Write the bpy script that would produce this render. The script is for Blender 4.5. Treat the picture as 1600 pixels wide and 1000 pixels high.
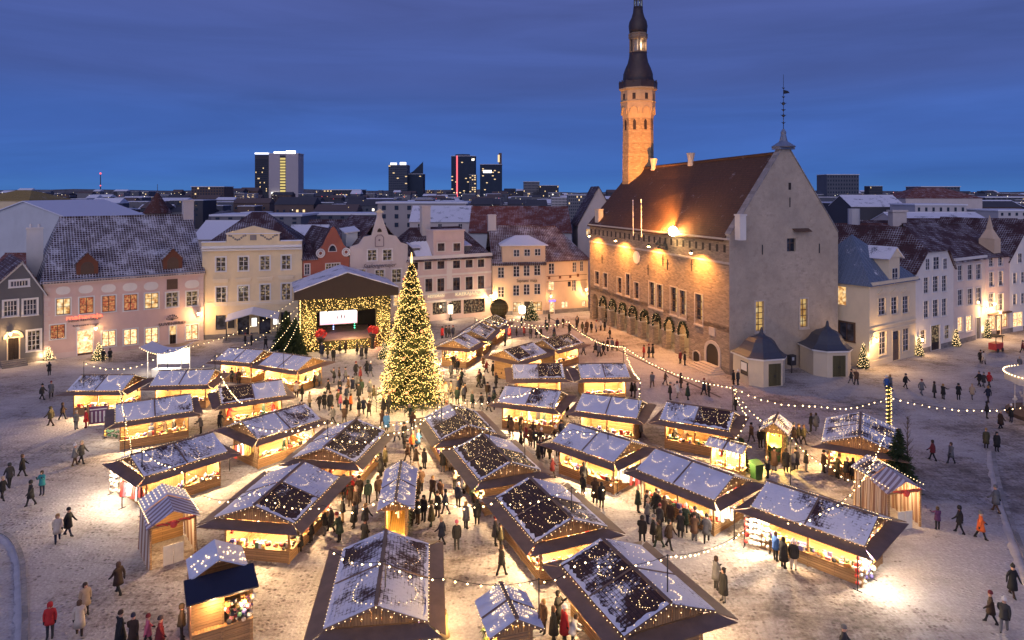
import bpy, bmesh, math, random
from mathutils import Vector, Matrix
R = math.radians
RNG = random.Random(7)
sc = bpy.context.scene
for _o in list(bpy.data.objects): bpy.data.objects.remove(_o)

# ------------------------------------------------------------------ camera
EYE = Vector((0.0, 0.0, 22.0)); FPX = 1050.0; HOR = 298.0     # eye height, focal length and horizon row of the 1600x1000 photograph
cam = bpy.data.cameras.new('camera'); cam_ob = bpy.data.objects.new('camera', cam)
sc.collection.objects.link(cam_ob); sc.camera = cam_ob
cam.sensor_width = 36.0; cam.lens = 36.0*FPX/1600.0
cam.shift_y = -(500.0-HOR)/1600.0
cam.clip_start = 0.5; cam.clip_end = 9000.0
cam_ob.location = EYE; cam_ob.rotation_euler = (R(90), 0, 0)

# ------------------------------------------------------------------ sky
w = bpy.data.worlds.new('World'); sc.world = w; w.use_nodes = True
nt = w.node_tree; nt.nodes.clear()
def _n(t, **k):
    n = nt.nodes.new(t)
    for a, b in k.items(): setattr(n, a, b)
    return n
_tc = _n('ShaderNodeTexCoord'); _sep = _n('ShaderNodeSeparateXYZ'); nt.links.new(_tc.outputs['Generated'], _sep.inputs[0])
_ramp = _n('ShaderNodeValToRGB'); _ramp.color_ramp.interpolation = 'EASE'
els = _ramp.color_ramp.elements
els[0].position = 0.0; els[0].color = (0.062, 0.190, 0.540, 1)
els[1].position = 1.0; els[1].color = (0.075, 0.095, 0.290, 1)
for p, c in ((0.03, (0.046, 0.140, 0.460)), (0.09, (0.047, 0.122, 0.430)), (0.17, (0.062, 0.108, 0.360)), (0.28, (0.070, 0.102, 0.325))):
    e = els.new(p); e.color = (*c, 1)
_map = _n('ShaderNodeMapping'); _map.inputs['Scale'].default_value = (1.0, 1.0, 9.0)
nt.links.new(_tc.outputs['Generated'], _map.inputs[0])
_cl = _n('ShaderNodeTexNoise'); _cl.inputs['Distortion'].default_value = 0.6; _cl.inputs['Scale'].default_value = 1.7; _cl.inputs['Detail'].default_value = 6; _cl.inputs['Roughness'].default_value = 0.55
nt.links.new(_map.outputs[0], _cl.inputs['Vector'])
_clr = _n('ShaderNodeMapRange'); _clr.inputs['From Min'].default_value = 0.35; _clr.inputs['From Max'].default_value = 0.70
_clr.inputs['To Min'].default_value = 0.84; _clr.inputs['To Max'].default_value = 1.13
nt.links.new(_cl.outputs['Fac'], _clr.inputs['Value'])
_mul = _n('ShaderNodeVectorMath', operation='SCALE')
nt.links.new(_ramp.outputs[0], _mul.inputs[0]); nt.links.new(_clr.outputs[0], _mul.inputs['Scale'])
nt.links.new(_sep.outputs['Z'], _ramp.inputs[0])
_sky = _n('ShaderNodeTexSky'); _sky.sky_type = 'NISHITA'; _sky.sun_disc = False
_sky.sun_elevation = R(1.0); _sky.sun_rotation = R(200)
_bg1 = _n('ShaderNodeBackground'); _bg1.inputs['Strength'].default_value = 1.0
_bg2 = _n('ShaderNodeBackground'); _bg2.inputs['Strength'].default_value = 0.006
_add = _n('ShaderNodeAddShader'); _out = _n('ShaderNodeOutputWorld')
nt.links.new(_mul.outputs[0], _bg1.inputs['Color']); nt.links.new(_sky.outputs[0], _bg2.inputs['Color'])
nt.links.new(_bg1.outputs[0], _add.inputs[0]); nt.links.new(_bg2.outputs[0], _add.inputs[1]); nt.links.new(_add.outputs[0], _out.inputs[0])
# twilight from the bright western sky behind the viewer: one very soft lilac sun
sun = bpy.data.lights.new('sun', 'SUN'); sun.energy = 1.02; sun.angle = R(70); sun.color = (0.93, 0.83, 0.93)
sun_ob = bpy.data.objects.new('sun', sun); sc.collection.objects.link(sun_ob)
sun_ob.rotation_euler = (R(64), 0, R(-12)); sun_ob.location = (0, -30, 60)

sc.view_settings.view_transform = 'Standard'; sc.view_settings.look = 'None'
sc.view_settings.exposure = 0.0; sc.view_settings.gamma = 1.0; sc.view_settings.use_curve_mapping = False
sc.render.engine = 'CYCLES'
cy = sc.cycles
cy.use_denoising = True
try: cy.denoiser = 'OPENIMAGEDENOISE'; cy.denoising_input_passes = 'RGB_ALBEDO_NORMAL'
except Exception: pass
cy.max_bounces = 4; cy.diffuse_bounces = 2; cy.glossy_bounces = 2; cy.transmission_bounces = 2; cy.transparent_max_bounces = 4
cy.caustics_reflective = False; cy.caustics_refractive = False
cy.sample_clamp_indirect = 3.0; cy.use_adaptive_sampling = True; cy.adaptive_threshold = 0.02

# ------------------------------------------------------------------ surveying: a sight line meets the ground (or a height, or a wall plane)
def ray(px, py): return Vector(((px-800.0)/FPX, 1.0, (HOR-py)/FPX))
def gp(px, py, z=0.0):
    d = ray(px, py); t = (z-EYE.z)/d.z
    return EYE + d*t
def at_depth(px, py, Y): return EYE + ray(px, py)*Y
def hit(px, py, P, n):
    d = ray(px, py); t = (P-EYE).dot(n)/d.dot(n)
    return EYE + d*t

# ------------------------------------------------------------------ mesh building
COL = sc.collection
class MB:
    def __init__(s): s.v = []; s.f = []; s.m = []
    def poly(s, pts, m=0):
        i = len(s.v); s.v.extend(tuple(p) for p in pts); s.f.append(tuple(range(i, i+len(pts)))); s.m.append(m); return s
    def mesh(s, vs, fs, m=0):
        i = len(s.v); s.v.extend(tuple(p) for p in vs)
        for f in fs: s.f.append(tuple(k+i for k in f)); s.m.append(m)
        return s
    def box(s, x0, x1, y0, y1, z0, z1, m=0):
        return s.mesh([(x0,y0,z0),(x1,y0,z0),(x1,y1,z0),(x0,y1,z0),(x0,y0,z1),(x1,y0,z1),(x1,y1,z1),(x0,y1,z1)],
                      [(0,3,2,1),(4,5,6,7),(0,1,5,4),(1,2,6,5),(2,3,7,6),(3,0,4,7)], m)
    def slab(s, pts, th, m=0, dirv=None):
        pts = [Vector(p) for p in pts]; n = (pts[1]-pts[0]).cross(pts[2]-pts[0]).normalized()
        if n.z < 0: pts.reverse(); n = -n
        d = (Vector(dirv) if dirv is not None else n)*th
        k = len(pts); vs = pts + [p-d for p in pts]
        fs = [tuple(range(k)), tuple(range(2*k-1, k-1, -1))] + [(i+k, (i+1)%k+k, (i+1)%k, i) for i in range(k)]
        return s.mesh(vs, fs, m)
    def prism(s, pts, d, m=0):
        pts = [Vector(p) for p in pts]; d = Vector(d); k = len(pts)
        if (pts[1]-pts[0]).cross(pts[2]-pts[0]).dot(d) > 0: pts.reverse()
        vs = pts+[p+d for p in pts]
        fs = [tuple(range(k)), tuple(range(2*k-1, k-1, -1))] + [(i+k, (i+1)%k+k, (i+1)%k, i) for i in range(k)]
        return s.mesh(vs, fs, m)
    def tube(s, p0, p1, r, n=6, m=0, r1=None):
        p0 = Vector(p0); p1 = Vector(p1); d = (p1-p0).normalized(); r1 = r if r1 is None else r1
        a = d.orthogonal().normalized(); b = d.cross(a)
        vs = [p0+(a*math.cos(2*math.pi*i/n)+b*math.sin(2*math.pi*i/n))*r for i in range(n)] + \
             [p1+(a*math.cos(2*math.pi*i/n)+b*math.sin(2*math.pi*i/n))*r1 for i in range(n)]
        return s.mesh(vs, [(i, (i+1)%n, (i+1)%n+n, i+n) for i in range(n)]+[tuple(range(n-1,-1,-1)), tuple(range(n, 2*n))], m)
    def path(s, pts, r, n=5, m=0):
        for a, b in zip(pts, pts[1:]):
            if (Vector(b)-Vector(a)).length > 1e-5: s.tube(a, b, r, n, m)
        return s
    def lathe(s, prof, n=12, c=(0,0,0), m=0, rot=0.0, sy=1.0):
        c = Vector(c); vs = []; fs = []
        for r_, z in prof:
            for i in range(n):
                a = rot+2*math.pi*i/n; vs.append(c+Vector((r_*math.cos(a), r_*math.sin(a)*sy, z)))
        for j in range(len(prof)-1):
            for i in range(n):
                fs.append((j*n+i, j*n+(i+1)%n, (j+1)*n+(i+1)%n, (j+1)*n+i))
        fs.append(tuple(range(n-1,-1,-1))); k = (len(prof)-1)*n; fs.append(tuple(range(k, k+n)))
        return s.mesh(vs, fs, m)
    def bulb(s, p, r, m=0):
        p = Vector(p)
        return s.mesh([p+Vector(v)*r for v in ((1,0,0),(0,1,0),(-1,0,0),(0,-1,0),(0,0,1),(0,0,-1))],
                      [(0,1,4),(1,2,4),(2,3,4),(3,0,4),(1,0,5),(2,1,5),(3,2,5),(0,3,5)], m)
    def ball(s, p, r, m=0, nu=8, nv=5, sq=(1,1,1)):
        p = Vector(p); vs = [p+Vector((0,0,r*sq[2]))]; fs = []
        for j in range(1, nv):
            t = math.pi*j/nv
            for i in range(nu):
                a = 2*math.pi*i/nu
                vs.append(p+Vector((r*sq[0]*math.sin(t)*math.cos(a), r*sq[1]*math.sin(t)*math.sin(a), r*sq[2]*math.cos(t))))
        vs.append(p-Vector((0,0,r*sq[2]))); L = len(vs)-1
        for i in range(nu): fs.append((0, 1+i, 1+(i+1)%nu)); fs.append((L, L-nu+(i+1)%nu, L-nu+i))
        for j in range(nv-2):
            for i in range(nu): fs.append((1+j*nu+i, 1+(j+1)*nu+i, 1+(j+1)*nu+(i+1)%nu, 1+j*nu+(i+1)%nu))
        return s.mesh(vs, fs, m)
    def data(s, name, mats, smooth=False):
        me = bpy.data.meshes.new(name); me.from_pydata(s.v, [], s.f)
        for m in (mats if isinstance(mats, (list, tuple)) else [mats]): me.materials.append(m)
        me.polygons.foreach_set('material_index', s.m)
        if smooth: me.polygons.foreach_set('use_smooth', [True]*len(s.f))
        uv = me.uv_layers.new(name='metric'); buf = []
        for f in s.f:                                  # metric coordinates: along the eave / up the slope
            p = [Vector(s.v[i]) for i in f]; n = Vector((0,0,0))
            for i in range(len(p)): n += (p[i]-p[0]).cross(p[(i+1)%len(p)]-p[0])
            n = n.normalized() if n.length > 1e-12 else Vector((0,0,1))
            t = Vector((-n.y, n.x, 0)); t = t.normalized() if t.length > 0.05 else Vector((1,0,0)); b = n.cross(t)
            for q in p: buf += [q.dot(t), q.dot(b)]
        uv.data.foreach_set('uv', buf); me.update()
        return me
    def build(s, name, mats, parent=None, smooth=False, kind=None, label=None):
        o = bpy.data.objects.new(name, s.data(name, mats, smooth)); COL.objects.link(o)
        if parent is not None: o.parent = parent
        if kind: o['kind'] = kind
        if label: o['label'] = label
        return o
def tag(o, label=None, cat=None, group=None, kind=None):
    if label: o['label'] = label
    if cat: o['category'] = cat
    if group: o['group'] = group
    if kind: o['kind'] = kind
    return o
def empty(name, loc, rz=0.0, label=None, cat=None, group=None):
    o = bpy.data.objects.new(name, None); COL.objects.link(o); o.location = loc; o.rotation_euler = (0,0,rz)
    o.empty_display_size = 0.3
    return tag(o, label, cat, group)
def link(name, me, parent=None, loc=(0,0,0), rot=(0,0,0), scale=(1,1,1)):
    o = bpy.data.objects.new(name, me); COL.objects.link(o); o.parent = parent
    o.location = loc; o.rotation_euler = rot; o.scale = scale
    return o
def point(parent, loc, watts, col, r=0.08, name='lamp_light'):
    l = bpy.data.lights.new(name, 'POINT'); l.energy = watts; l.color = col; l.shadow_soft_size = r
    o = bpy.data.objects.new(name, l); COL.objects.link(o); o.parent = parent; o.location = loc; return o
def spot(parent, loc, target, watts, col, ang, blend=0.6, r=0.1, name='spot_light'):
    l = bpy.data.lights.new(name, 'SPOT'); l.energy = watts; l.color = col; l.shadow_soft_size = r; l.spot_size = R(ang); l.spot_blend = blend
    o = bpy.data.objects.new(name, l); COL.objects.link(o); o.parent = parent; o.location = loc
    o.rotation_euler = (Vector(target)-Vector(loc)).to_track_quat('-Z', 'Y').to_euler(); return o
def text(body, parent, loc, size, mat, rz=0.0, ext=0.02, shear=0.0, name='lettering', width=None):
    c = bpy.data.curves.new(name, 'FONT'); c.body = body; c.size = size; c.extrude = ext; c.shear = shear
    c.align_x = 'CENTER'; c.align_y = 'CENTER'; c.resolution_u = 2
    c.materials.append(mat)
    o = bpy.data.objects.new(name, c); COL.objects.link(o); o.parent = parent; o.location = loc; o.rotation_euler = (R(90), 0, rz)
    bpy.context.view_layer.update()
    me = bpy.data.meshes.new_from_object(o.evaluated_get(bpy.context.evaluated_depsgraph_get())); bpy.data.objects.remove(o)
    o = bpy.data.objects.new(name, me); COL.objects.link(o); o.parent = parent; o.location = loc; o.rotation_euler = (R(90), 0, rz)
    xs = [v.co.x for v in me.vertices]
    if width and xs: o.scale.x = width/(max(xs)-min(xs))
    return o

# ------------------------------------------------------------------ materials
MATS = {}
def _mat(name):
    m = bpy.data.materials.new(name); m.use_nodes = True; t = m.node_tree; b = t.nodes['Principled BSDF']; MATS[name] = m
    return m, t, b
def nd(t, typ, ins=None, **k):
    n = t.nodes.new(typ)
    for a, v in k.items(): setattr(n, a, v)
    for a, v in (ins or {}).items():
        if hasattr(v, 'is_linked') or isinstance(v, bpy.types.NodeSocket): t.links.new(v, n.inputs[a])
        else: n.inputs[a].default_value = v
    return n
def c4(c, k=1.0): return (c[0]*k, c[1]*k, c[2]*k, 1)
def mixc(t, fac, a, b):
    n = t.nodes.new('ShaderNodeMix'); n.data_type = 'RGBA'
    for sck, v in ((n.inputs[0], fac), (n.inputs[6], a), (n.inputs[7], b)):
        if isinstance(v, bpy.types.NodeSocket): t.links.new(v, sck)
        else: sck.default_value = v
    return n.outputs[2]
def mrange(t, v, a, b, c=0.0, d=1.0):
    return nd(t, 'ShaderNodeMapRange', {'Value': v, 'From Min': a, 'From Max': b, 'To Min': c, 'To Max': d}).outputs[0]
def math2(t, op, a, b):
    n = nd(t, 'ShaderNodeMath', operation=op)
    for i, v in enumerate((a, b)):
        if isinstance(v, bpy.types.NodeSocket): t.links.new(v, n.inputs[i])
        else: n.inputs[i].default_value = v
    return n.outputs[0]
def bump(t, b, h, strength=0.3, dist=0.05):
    n = nd(t, 'ShaderNodeBump', {'Height': h, 'Strength': strength, 'Distance': dist}); t.links.new(n.outputs[0], b.inputs['Normal'])
def plain(name, col, rough=0.8, var=0.12, scale=3.0, bmp=0.15, metal=0.0):
    if name in MATS: return MATS[name]
    m, t, b = _mat(name)
    pos = nd(t, 'ShaderNodeNewGeometry').outputs['Position']
    nz = nd(t, 'ShaderNodeTexNoise', {'Vector': pos, 'Scale': scale, 'Detail': 5.0, 'Roughness': 0.6})
    t.links.new(mixc(t, nz.outputs['Fac'], c4(col, 1-var*2), c4(col, 1+var*2)), b.inputs['Base Color'])
    b.inputs['Roughness'].default_value = rough; b.inputs['Metallic'].default_value = metal
    if bmp: bump(t, b, nz.outputs['Fac'], bmp, 0.04)
    return m
def plaster(name, col, stain=0.16):
    if name in MATS: return MATS[name]
    m, t, b = _mat(name); pos = nd(t, 'ShaderNodeNewGeometry').outputs['Position']
    big = nd(t, 'ShaderNodeTexNoise', {'Vector': pos, 'Scale': 0.35, 'Detail': 6.0, 'Roughness': 0.65}).outputs['Fac']
    fine = nd(t, 'ShaderNodeTexNoise', {'Vector': pos, 'Scale': 9.0, 'Detail': 4.0}).outputs['Fac']
    st = nd(t, 'ShaderNodeMapping', {'Vector': pos, 'Scale': (0.8, 0.8, 0.3)})
    drip = nd(t, 'ShaderNodeTexNoise', {'Vector': st.outputs[0], 'Scale': 1.5, 'Detail': 5.0}).outputs['Fac']
    f = math2(t, 'MULTIPLY', mrange(t, drip, 0.45, 0.8), stain)
    base = mixc(t, big, c4(col, 0.84), c4(col, 1.14))
    base = mixc(t, mrange(t, fine, 0.3, 0.7, 0.0, 0.16), base, c4(col, 0.7))
    base = mixc(t, f, base, (col[0]*0.5, col[1]*0.48, col[2]*0.46, 1))
    t.links.new(base, b.inputs['Base Color']); b.inputs['Roughness'].default_value = 0.92
    bump(t, b, fine, 0.25, 0.03); return m
def emit(name, col, strength, sample=False):
    if name in MATS: return MATS[name]
    m, t, b = _mat(name); t.nodes.remove(b)
    e = nd(t, 'ShaderNodeEmission', {'Color': c4(col), 'Strength': strength}); t.links.new(e.outputs[0], t.nodes['Material Output'].inputs[0])
    try: m.cycles.emission_sampling = 'AUTO' if sample else 'NONE'
    except Exception: pass
    return m
def lit_pane(name, a, b_, c_, strength, scale=2.2, sample=True):
    """a lit room seen through a pane: lamp glow broken by curtains, shelves and figures"""
    if name in MATS: return MATS[name]
    m, t, b = _mat(name); t.nodes.remove(b); pos = nd(t, 'ShaderNodeNewGeometry').outputs['Position']
    v = nd(t, 'ShaderNodeTexVoronoi', {'Vector': pos, 'Scale': scale}); n = nd(t, 'ShaderNodeTexNoise', {'Vector': pos, 'Scale': scale*1.3, 'Detail': 3.0})
    col = mixc(t, mrange(t, n.outputs['Fac'], 0.38, 0.62), c4(a), c4(b_))
    col = mixc(t, mrange(t, v.outputs['Distance'], 0.15, 0.55), c4(c_), col)
    e = nd(t, 'ShaderNodeEmission', {'Color': col, 'Strength': strength})
    g = nd(t, 'ShaderNodeBsdfGlossy', {'Color': (0.5,0.5,0.55,1), 'Roughness': 0.1}); mx = nd(t, 'ShaderNodeMixShader', {'Fac': 0.08})
    t.links.new(e.outputs[0], mx.inputs[1]); t.links.new(g.outputs[0], mx.inputs[2]); t.links.new(mx.outputs[0], t.nodes['Material Output'].inputs[0])
    try: m.cycles.emission_sampling = 'AUTO' if sample else 'NONE'
    except Exception: pass
    return m
def tiles(name, col, snow, tw=0.26, th=0.34, rel=0.5):
    """clay tiles in courses; loose snow lies in the laps (the joints) and in drifts"""
    if name in MATS: return MATS[name]
    m, t, b = _mat(name); uv = nd(t, 'ShaderNodeTexCoord').outputs['UV']; pos = nd(t, 'ShaderNodeNewGeometry').outputs['Position']
    br = nd(t, 'ShaderNodeTexBrick', {'Vector': uv, 'Color1': c4(col, 0.75), 'Color2': c4(col, 1.35), 'Mortar': (0.02,0.02,0.02,1), 'Scale': 1.0,
            'Mortar Size': 0.04, 'Mortar Smooth': 0.4, 'Brick Width': tw, 'Row Height': th}); br.offset = 0.0
    nz = nd(t, 'ShaderNodeTexNoise', {'Vector': pos, 'Scale': 0.5, 'Detail': 6.0, 'Roughness': 0.7}).outputs['Fac']
    n2 = nd(t, 'ShaderNodeTexNoise', {'Vector': pos, 'Scale': 5.0, 'Detail': 4.0}).outputs['Fac']
    lap = math2(t, 'MULTIPLY', br.outputs['Fac'], mrange(t, nz, 0.62-snow*0.5, 0.8-snow*0.35))
    drift = math2(t, 'MULTIPLY', mrange(t, math2(t, 'ADD', nz, math2(t, 'MULTIPLY', n2, 0.45)), 1.02-snow*0.36, 1.14-snow*0.30), 0.8)
    mask = math2(t, 'MAXIMUM', lap, drift)
    base = mixc(t, n2, br.outputs['Color'], c4(col, 0.8))
    t.links.new(mixc(t, mask, base, (0.62,0.62,0.68,1)), b.inputs['Base Color']); b.inputs['Roughness'].default_value = 0.8
    h = math2(t, 'ADD', math2(t, 'MULTIPLY', br.outputs['Fac'], -0.6), math2(t, 'MULTIPLY', mask, 0.8))
    bump(t, b, h, 0.6, 0.05*rel*2); return m
def snowy(name, col, snow, streak=True):
    """sheet roof with wind-scoured snow"""
    if name in MATS: return MATS[name]
    m, t, b = _mat(name); uv = nd(t, 'ShaderNodeTexCoord').outputs['UV']; pos = nd(t, 'ShaderNodeNewGeometry').outputs['Position']
    big = nd(t, 'ShaderNodeTexNoise', {'Vector': pos, 'Scale': 0.55, 'Detail': 3.0, 'Roughness': 0.5}).outputs['Fac']
    mp = nd(t, 'ShaderNodeMapping', {'Vector': uv, 'Scale': (9.0, 2.2, 1.0)}); st = nd(t, 'ShaderNodeTexNoise', {'Vector': mp.outputs[0], 'Scale': 1.0, 'Detail': 3.0}).outputs['Fac']
    fine = nd(t, 'ShaderNodeTexNoise', {'Vector': pos, 'Scale': 7.0, 'Detail': 5.0}).outputs['Fac']
    br = nd(t, 'ShaderNodeTexBrick', {'Vector': uv, 'Scale': 1.0, 'Mortar Size': 0.022, 'Mortar Smooth': 0.4, 'Brick Width': 0.55, 'Row Height': 0.19}); br.offset = 0.5
    v = math2(t, 'ADD', math2(t, 'MULTIPLY', big, 1.0), math2(t, 'MULTIPLY', st, 0.36))
    v = math2(t, 'ADD', v, math2(t, 'MULTIPLY', fine, 0.30)); v = math2(t, 'ADD', v, math2(t, 'MULTIPLY', br.outputs['Fac'], -0.08))
    thr = 1.30-0.85*snow
    mask = mrange(t, v, thr-0.05, thr+0.09)
    snowc = mixc(t, fine, (0.62,0.62,0.68,1), (0.80,0.79,0.85,1))
    darkc = mixc(t, br.outputs['Fac'], mixc(t, fine, c4(col, 0.7), c4(col, 1.3)), c4(col, 0.4))
    t.links.new(mixc(t, mask, darkc, snowc), b.inputs['Base Color']); b.inputs['Roughness'].default_value = 0.75
    bump(t, b, math2(t, 'ADD', mask, math2(t, 'MULTIPLY', fine, 0.4)), 0.5, 0.04); return m
def boards(name, col, wdt=0.14, vertical=False, rough=0.7):
    if name in MATS: return MATS[name]
    m, t, b = _mat(name); uv = nd(t, 'ShaderNodeTexCoord').outputs['UV']
    mp = nd(t, 'ShaderNodeMapping', {'Vector': uv, 'Rotation': (0,0,R(90) if vertical else 0)})
    br = nd(t, 'ShaderNodeTexBrick', {'Vector': mp.outputs[0], 'Color1': c4(col, 0.75), 'Color2': c4(col, 1.2), 'Mortar': c4(col, 0.25), 'Scale': 1.0,
            'Mortar Size': 0.008, 'Brick Width': 3.0, 'Row Height': wdt})
    mg = nd(t, 'ShaderNodeMapping', {'Vector': mp.outputs[0], 'Scale': (1.5, 30, 1)}); g = nd(t, 'ShaderNodeTexNoise', {'Vector': mg.outputs[0], 'Scale': 1.5, 'Detail': 4.0}).outputs['Fac']
    t.links.new(mixc(t, mrange(t, g, 0.35, 0.7, 0.0, 0.5), br.outputs['Color'], c4(col, 0.5)), b.inputs['Base Color']); b.inputs['Roughness'].default_value = rough
    bump(t, b, math2(t, 'SUBTRACT', math2(t, 'MULTIPLY', g, 0.3), br.outputs['Fac']), 0.4, 0.02); return m
def stone(name, col, bw=0.55, rh=0.2, mort=0.03):
    if name in MATS: return MATS[name]
    m, t, b = _mat(name); uv = nd(t, 'ShaderNodeTexCoord').outputs['UV']; pos = nd(t, 'ShaderNodeNewGeometry').outputs['Position']
    dis = nd(t, 'ShaderNodeTexNoise', {'Vector': pos, 'Scale': 1.8, 'Detail': 3.0})
    ad = nd(t, 'ShaderNodeVectorMath', operation='MULTIPLY_ADD'); t.links.new(dis.outputs['Color'], ad.inputs[0]); ad.inputs[1].default_value = (0.14,0.10,0); t.links.new(uv, ad.inputs[2])
    br = nd(t, 'ShaderNodeTexBrick', {'Vector': ad.outputs[0], 'Color1': c4(col, 0.58), 'Color2': c4(col, 1.3), 'Mortar': c4(col, 0.8), 'Scale': 1.0,
            'Mortar Size': mort, 'Mortar Smooth': 0.4, 'Brick Width': bw, 'Row Height': rh, 'Bias': 0.0})
    big = nd(t, 'ShaderNodeTexNoise', {'Vector': pos, 'Scale': 0.4, 'Detail': 6.0, 'Roughness': 0.7}).outputs['Fac']
    fine = nd(t, 'ShaderNodeTexNoise', {'Vector': pos, 'Scale': 8.0, 'Detail': 5.0}).outputs['Fac']
    base = mixc(t, mrange(t, big, 0.3, 0.7, 0.0, 0.3), br.outputs['Color'], c4(col, 1.1))
    base = mixc(t, mrange(t, fine, 0.4, 0.75, 0.0, 0.4), base, c4(col, 0.5))
    t.links.new(base, b.inputs['Base Color']); b.inputs['Roughness'].default_value = 0.95
    bump(t, b, math2(t, 'ADD', fine, math2(t, 'MULTIPLY', br.outputs['Fac'], -0.8)), 0.7, 0.05); return m
def stripes(name, a, b_, period=0.3, rough=0.85):
    if name in MATS: return MATS[name]
    m, t, b = _mat(name); uv = nd(t, 'ShaderNodeTexCoord').outputs['UV']; sp = nd(t, 'ShaderNodeSeparateXYZ', {'Vector': uv})
    fr = math2(t, 'FRACT', math2(t, 'DIVIDE', sp.outputs[0], period), 0.0); k = mrange(t, fr, 0.47, 0.53)
    t.links.new(mixc(t, k, c4(a), c4(b_)), b.inputs['Base Color']); b.inputs['Roughness'].default_value = rough; return m
def glass(name, col=(0.02,0.022,0.03)):
    if name in MATS: return MATS[name]
    m, t, b = _mat(name); b.inputs['Base Color'].default_value = c4(col); b.inputs['Roughness'].default_value = 0.08
    pos = nd(t, 'ShaderNodeNewGeometry').outputs['Position']; n = nd(t, 'ShaderNodeTexNoise', {'Vector': pos, 'Scale': 1.1, 'Detail': 2.0}).outputs['Fac']
    t.links.new(mixc(t, mrange(t, n, 0.4, 0.65), c4(col), c4(col, 4.0)), b.inputs['Base Color']); bump(t, b, n, 0.05, 0.1); return m

WARM = (1.0, 0.58, 0.23); WARMW = (1.0, 0.65, 0.31); ORANGE = (1.0, 0.41, 0.08)
m_glass = glass('window_glass')
m_lit = lit_pane('lit_room', (1.0,0.62,0.24), (0.42,0.17,0.05), (1.0,0.82,0.5), 1.25, 1.7)
m_shop = lit_pane('lit_shop', (1.0,0.80,0.46), (0.7,0.28,0.09), (0.9,0.5,0.2), 1.9, 2.6)
m_red = lit_pane('red_room', (0.55,0.10,0.05), (0.85,0.42,0.16), (0.25,0.04,0.03), 0.8, 3.0)
m_dim = lit_pane('dim_room', (0.03,0.022,0.022), (0.10,0.07,0.05), (0.75,0.52,0.3), 0.5, 2.6, sample=False)
m_hall = lit_pane('hall_room', (0.95,0.60,0.20), (0.5,0.25,0.07), (1.0,0.78,0.4), 0.75, 1.0)
m_bulb = emit('bulb_glow', (1.0, 0.70, 0.34), 9.0)
m_fairy = emit('fairy_glow', (1.0, 0.68, 0.33), 5.5)
m_gold = emit('tree_glow', (1.0, 0.60, 0.17), 5.0)
m_lamp = emit('lamp_glow', (1.0, 0.74, 0.42), 14.0)
m_lampo = emit('flood_glow', (1.0, 0.62, 0.22), 40.0)
m_screen = emit('screen_glow', (1.0, 0.93, 0.95), 2.6)
m_white = plain('white_paint', (0.72,0.70,0.68), 0.7, 0.05, 2.0, 0.05)
m_wframe = plain('frame_paint', (0.62,0.58,0.56), 0.6, 0.05, 2.0, 0.05)
m_bframe = plain('brown_frame', (0.10,0.055,0.035), 0.6)
m_dark = plain('dark_metal', (0.025,0.025,0.03), 0.5, 0.1, 4.0, 0.05)
m_black = plain('black_cloth', (0.010,0.010,0.011), 0.9)
m_snow = plain('snow', (0.74,0.74,0.80), 0.7, 0.05, 2.5, 0.3)
m_wire = plain('cable_rubber', (0.012,0.012,0.013), 0.7, 0.05, 2.0, 0)
m_pine = boards('pine_boards', (0.50,0.29,0.13))
m_pinev = boards('pine_uprights', (0.46,0.25,0.10), 0.14, True)
m_flap = plain('brown_shutter', (0.20,0.125,0.085), 0.6, 0.25, 1.2, 0.1)
m_cop = plain('grey_metal_roof', (0.16,0.19,0.27), 0.45, 0.15, 1.2, 0.1)
m_door = plain('dark_door', (0.03,0.018,0.012), 0.6)
m_fir = plain('fir_needles', (0.028,0.050,0.018), 0.85, 0.35, 1.2, 0)
m_bark = plain('bark', (0.06,0.04,0.028), 0.95, 0.25, 6.0, 0.5)

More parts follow.
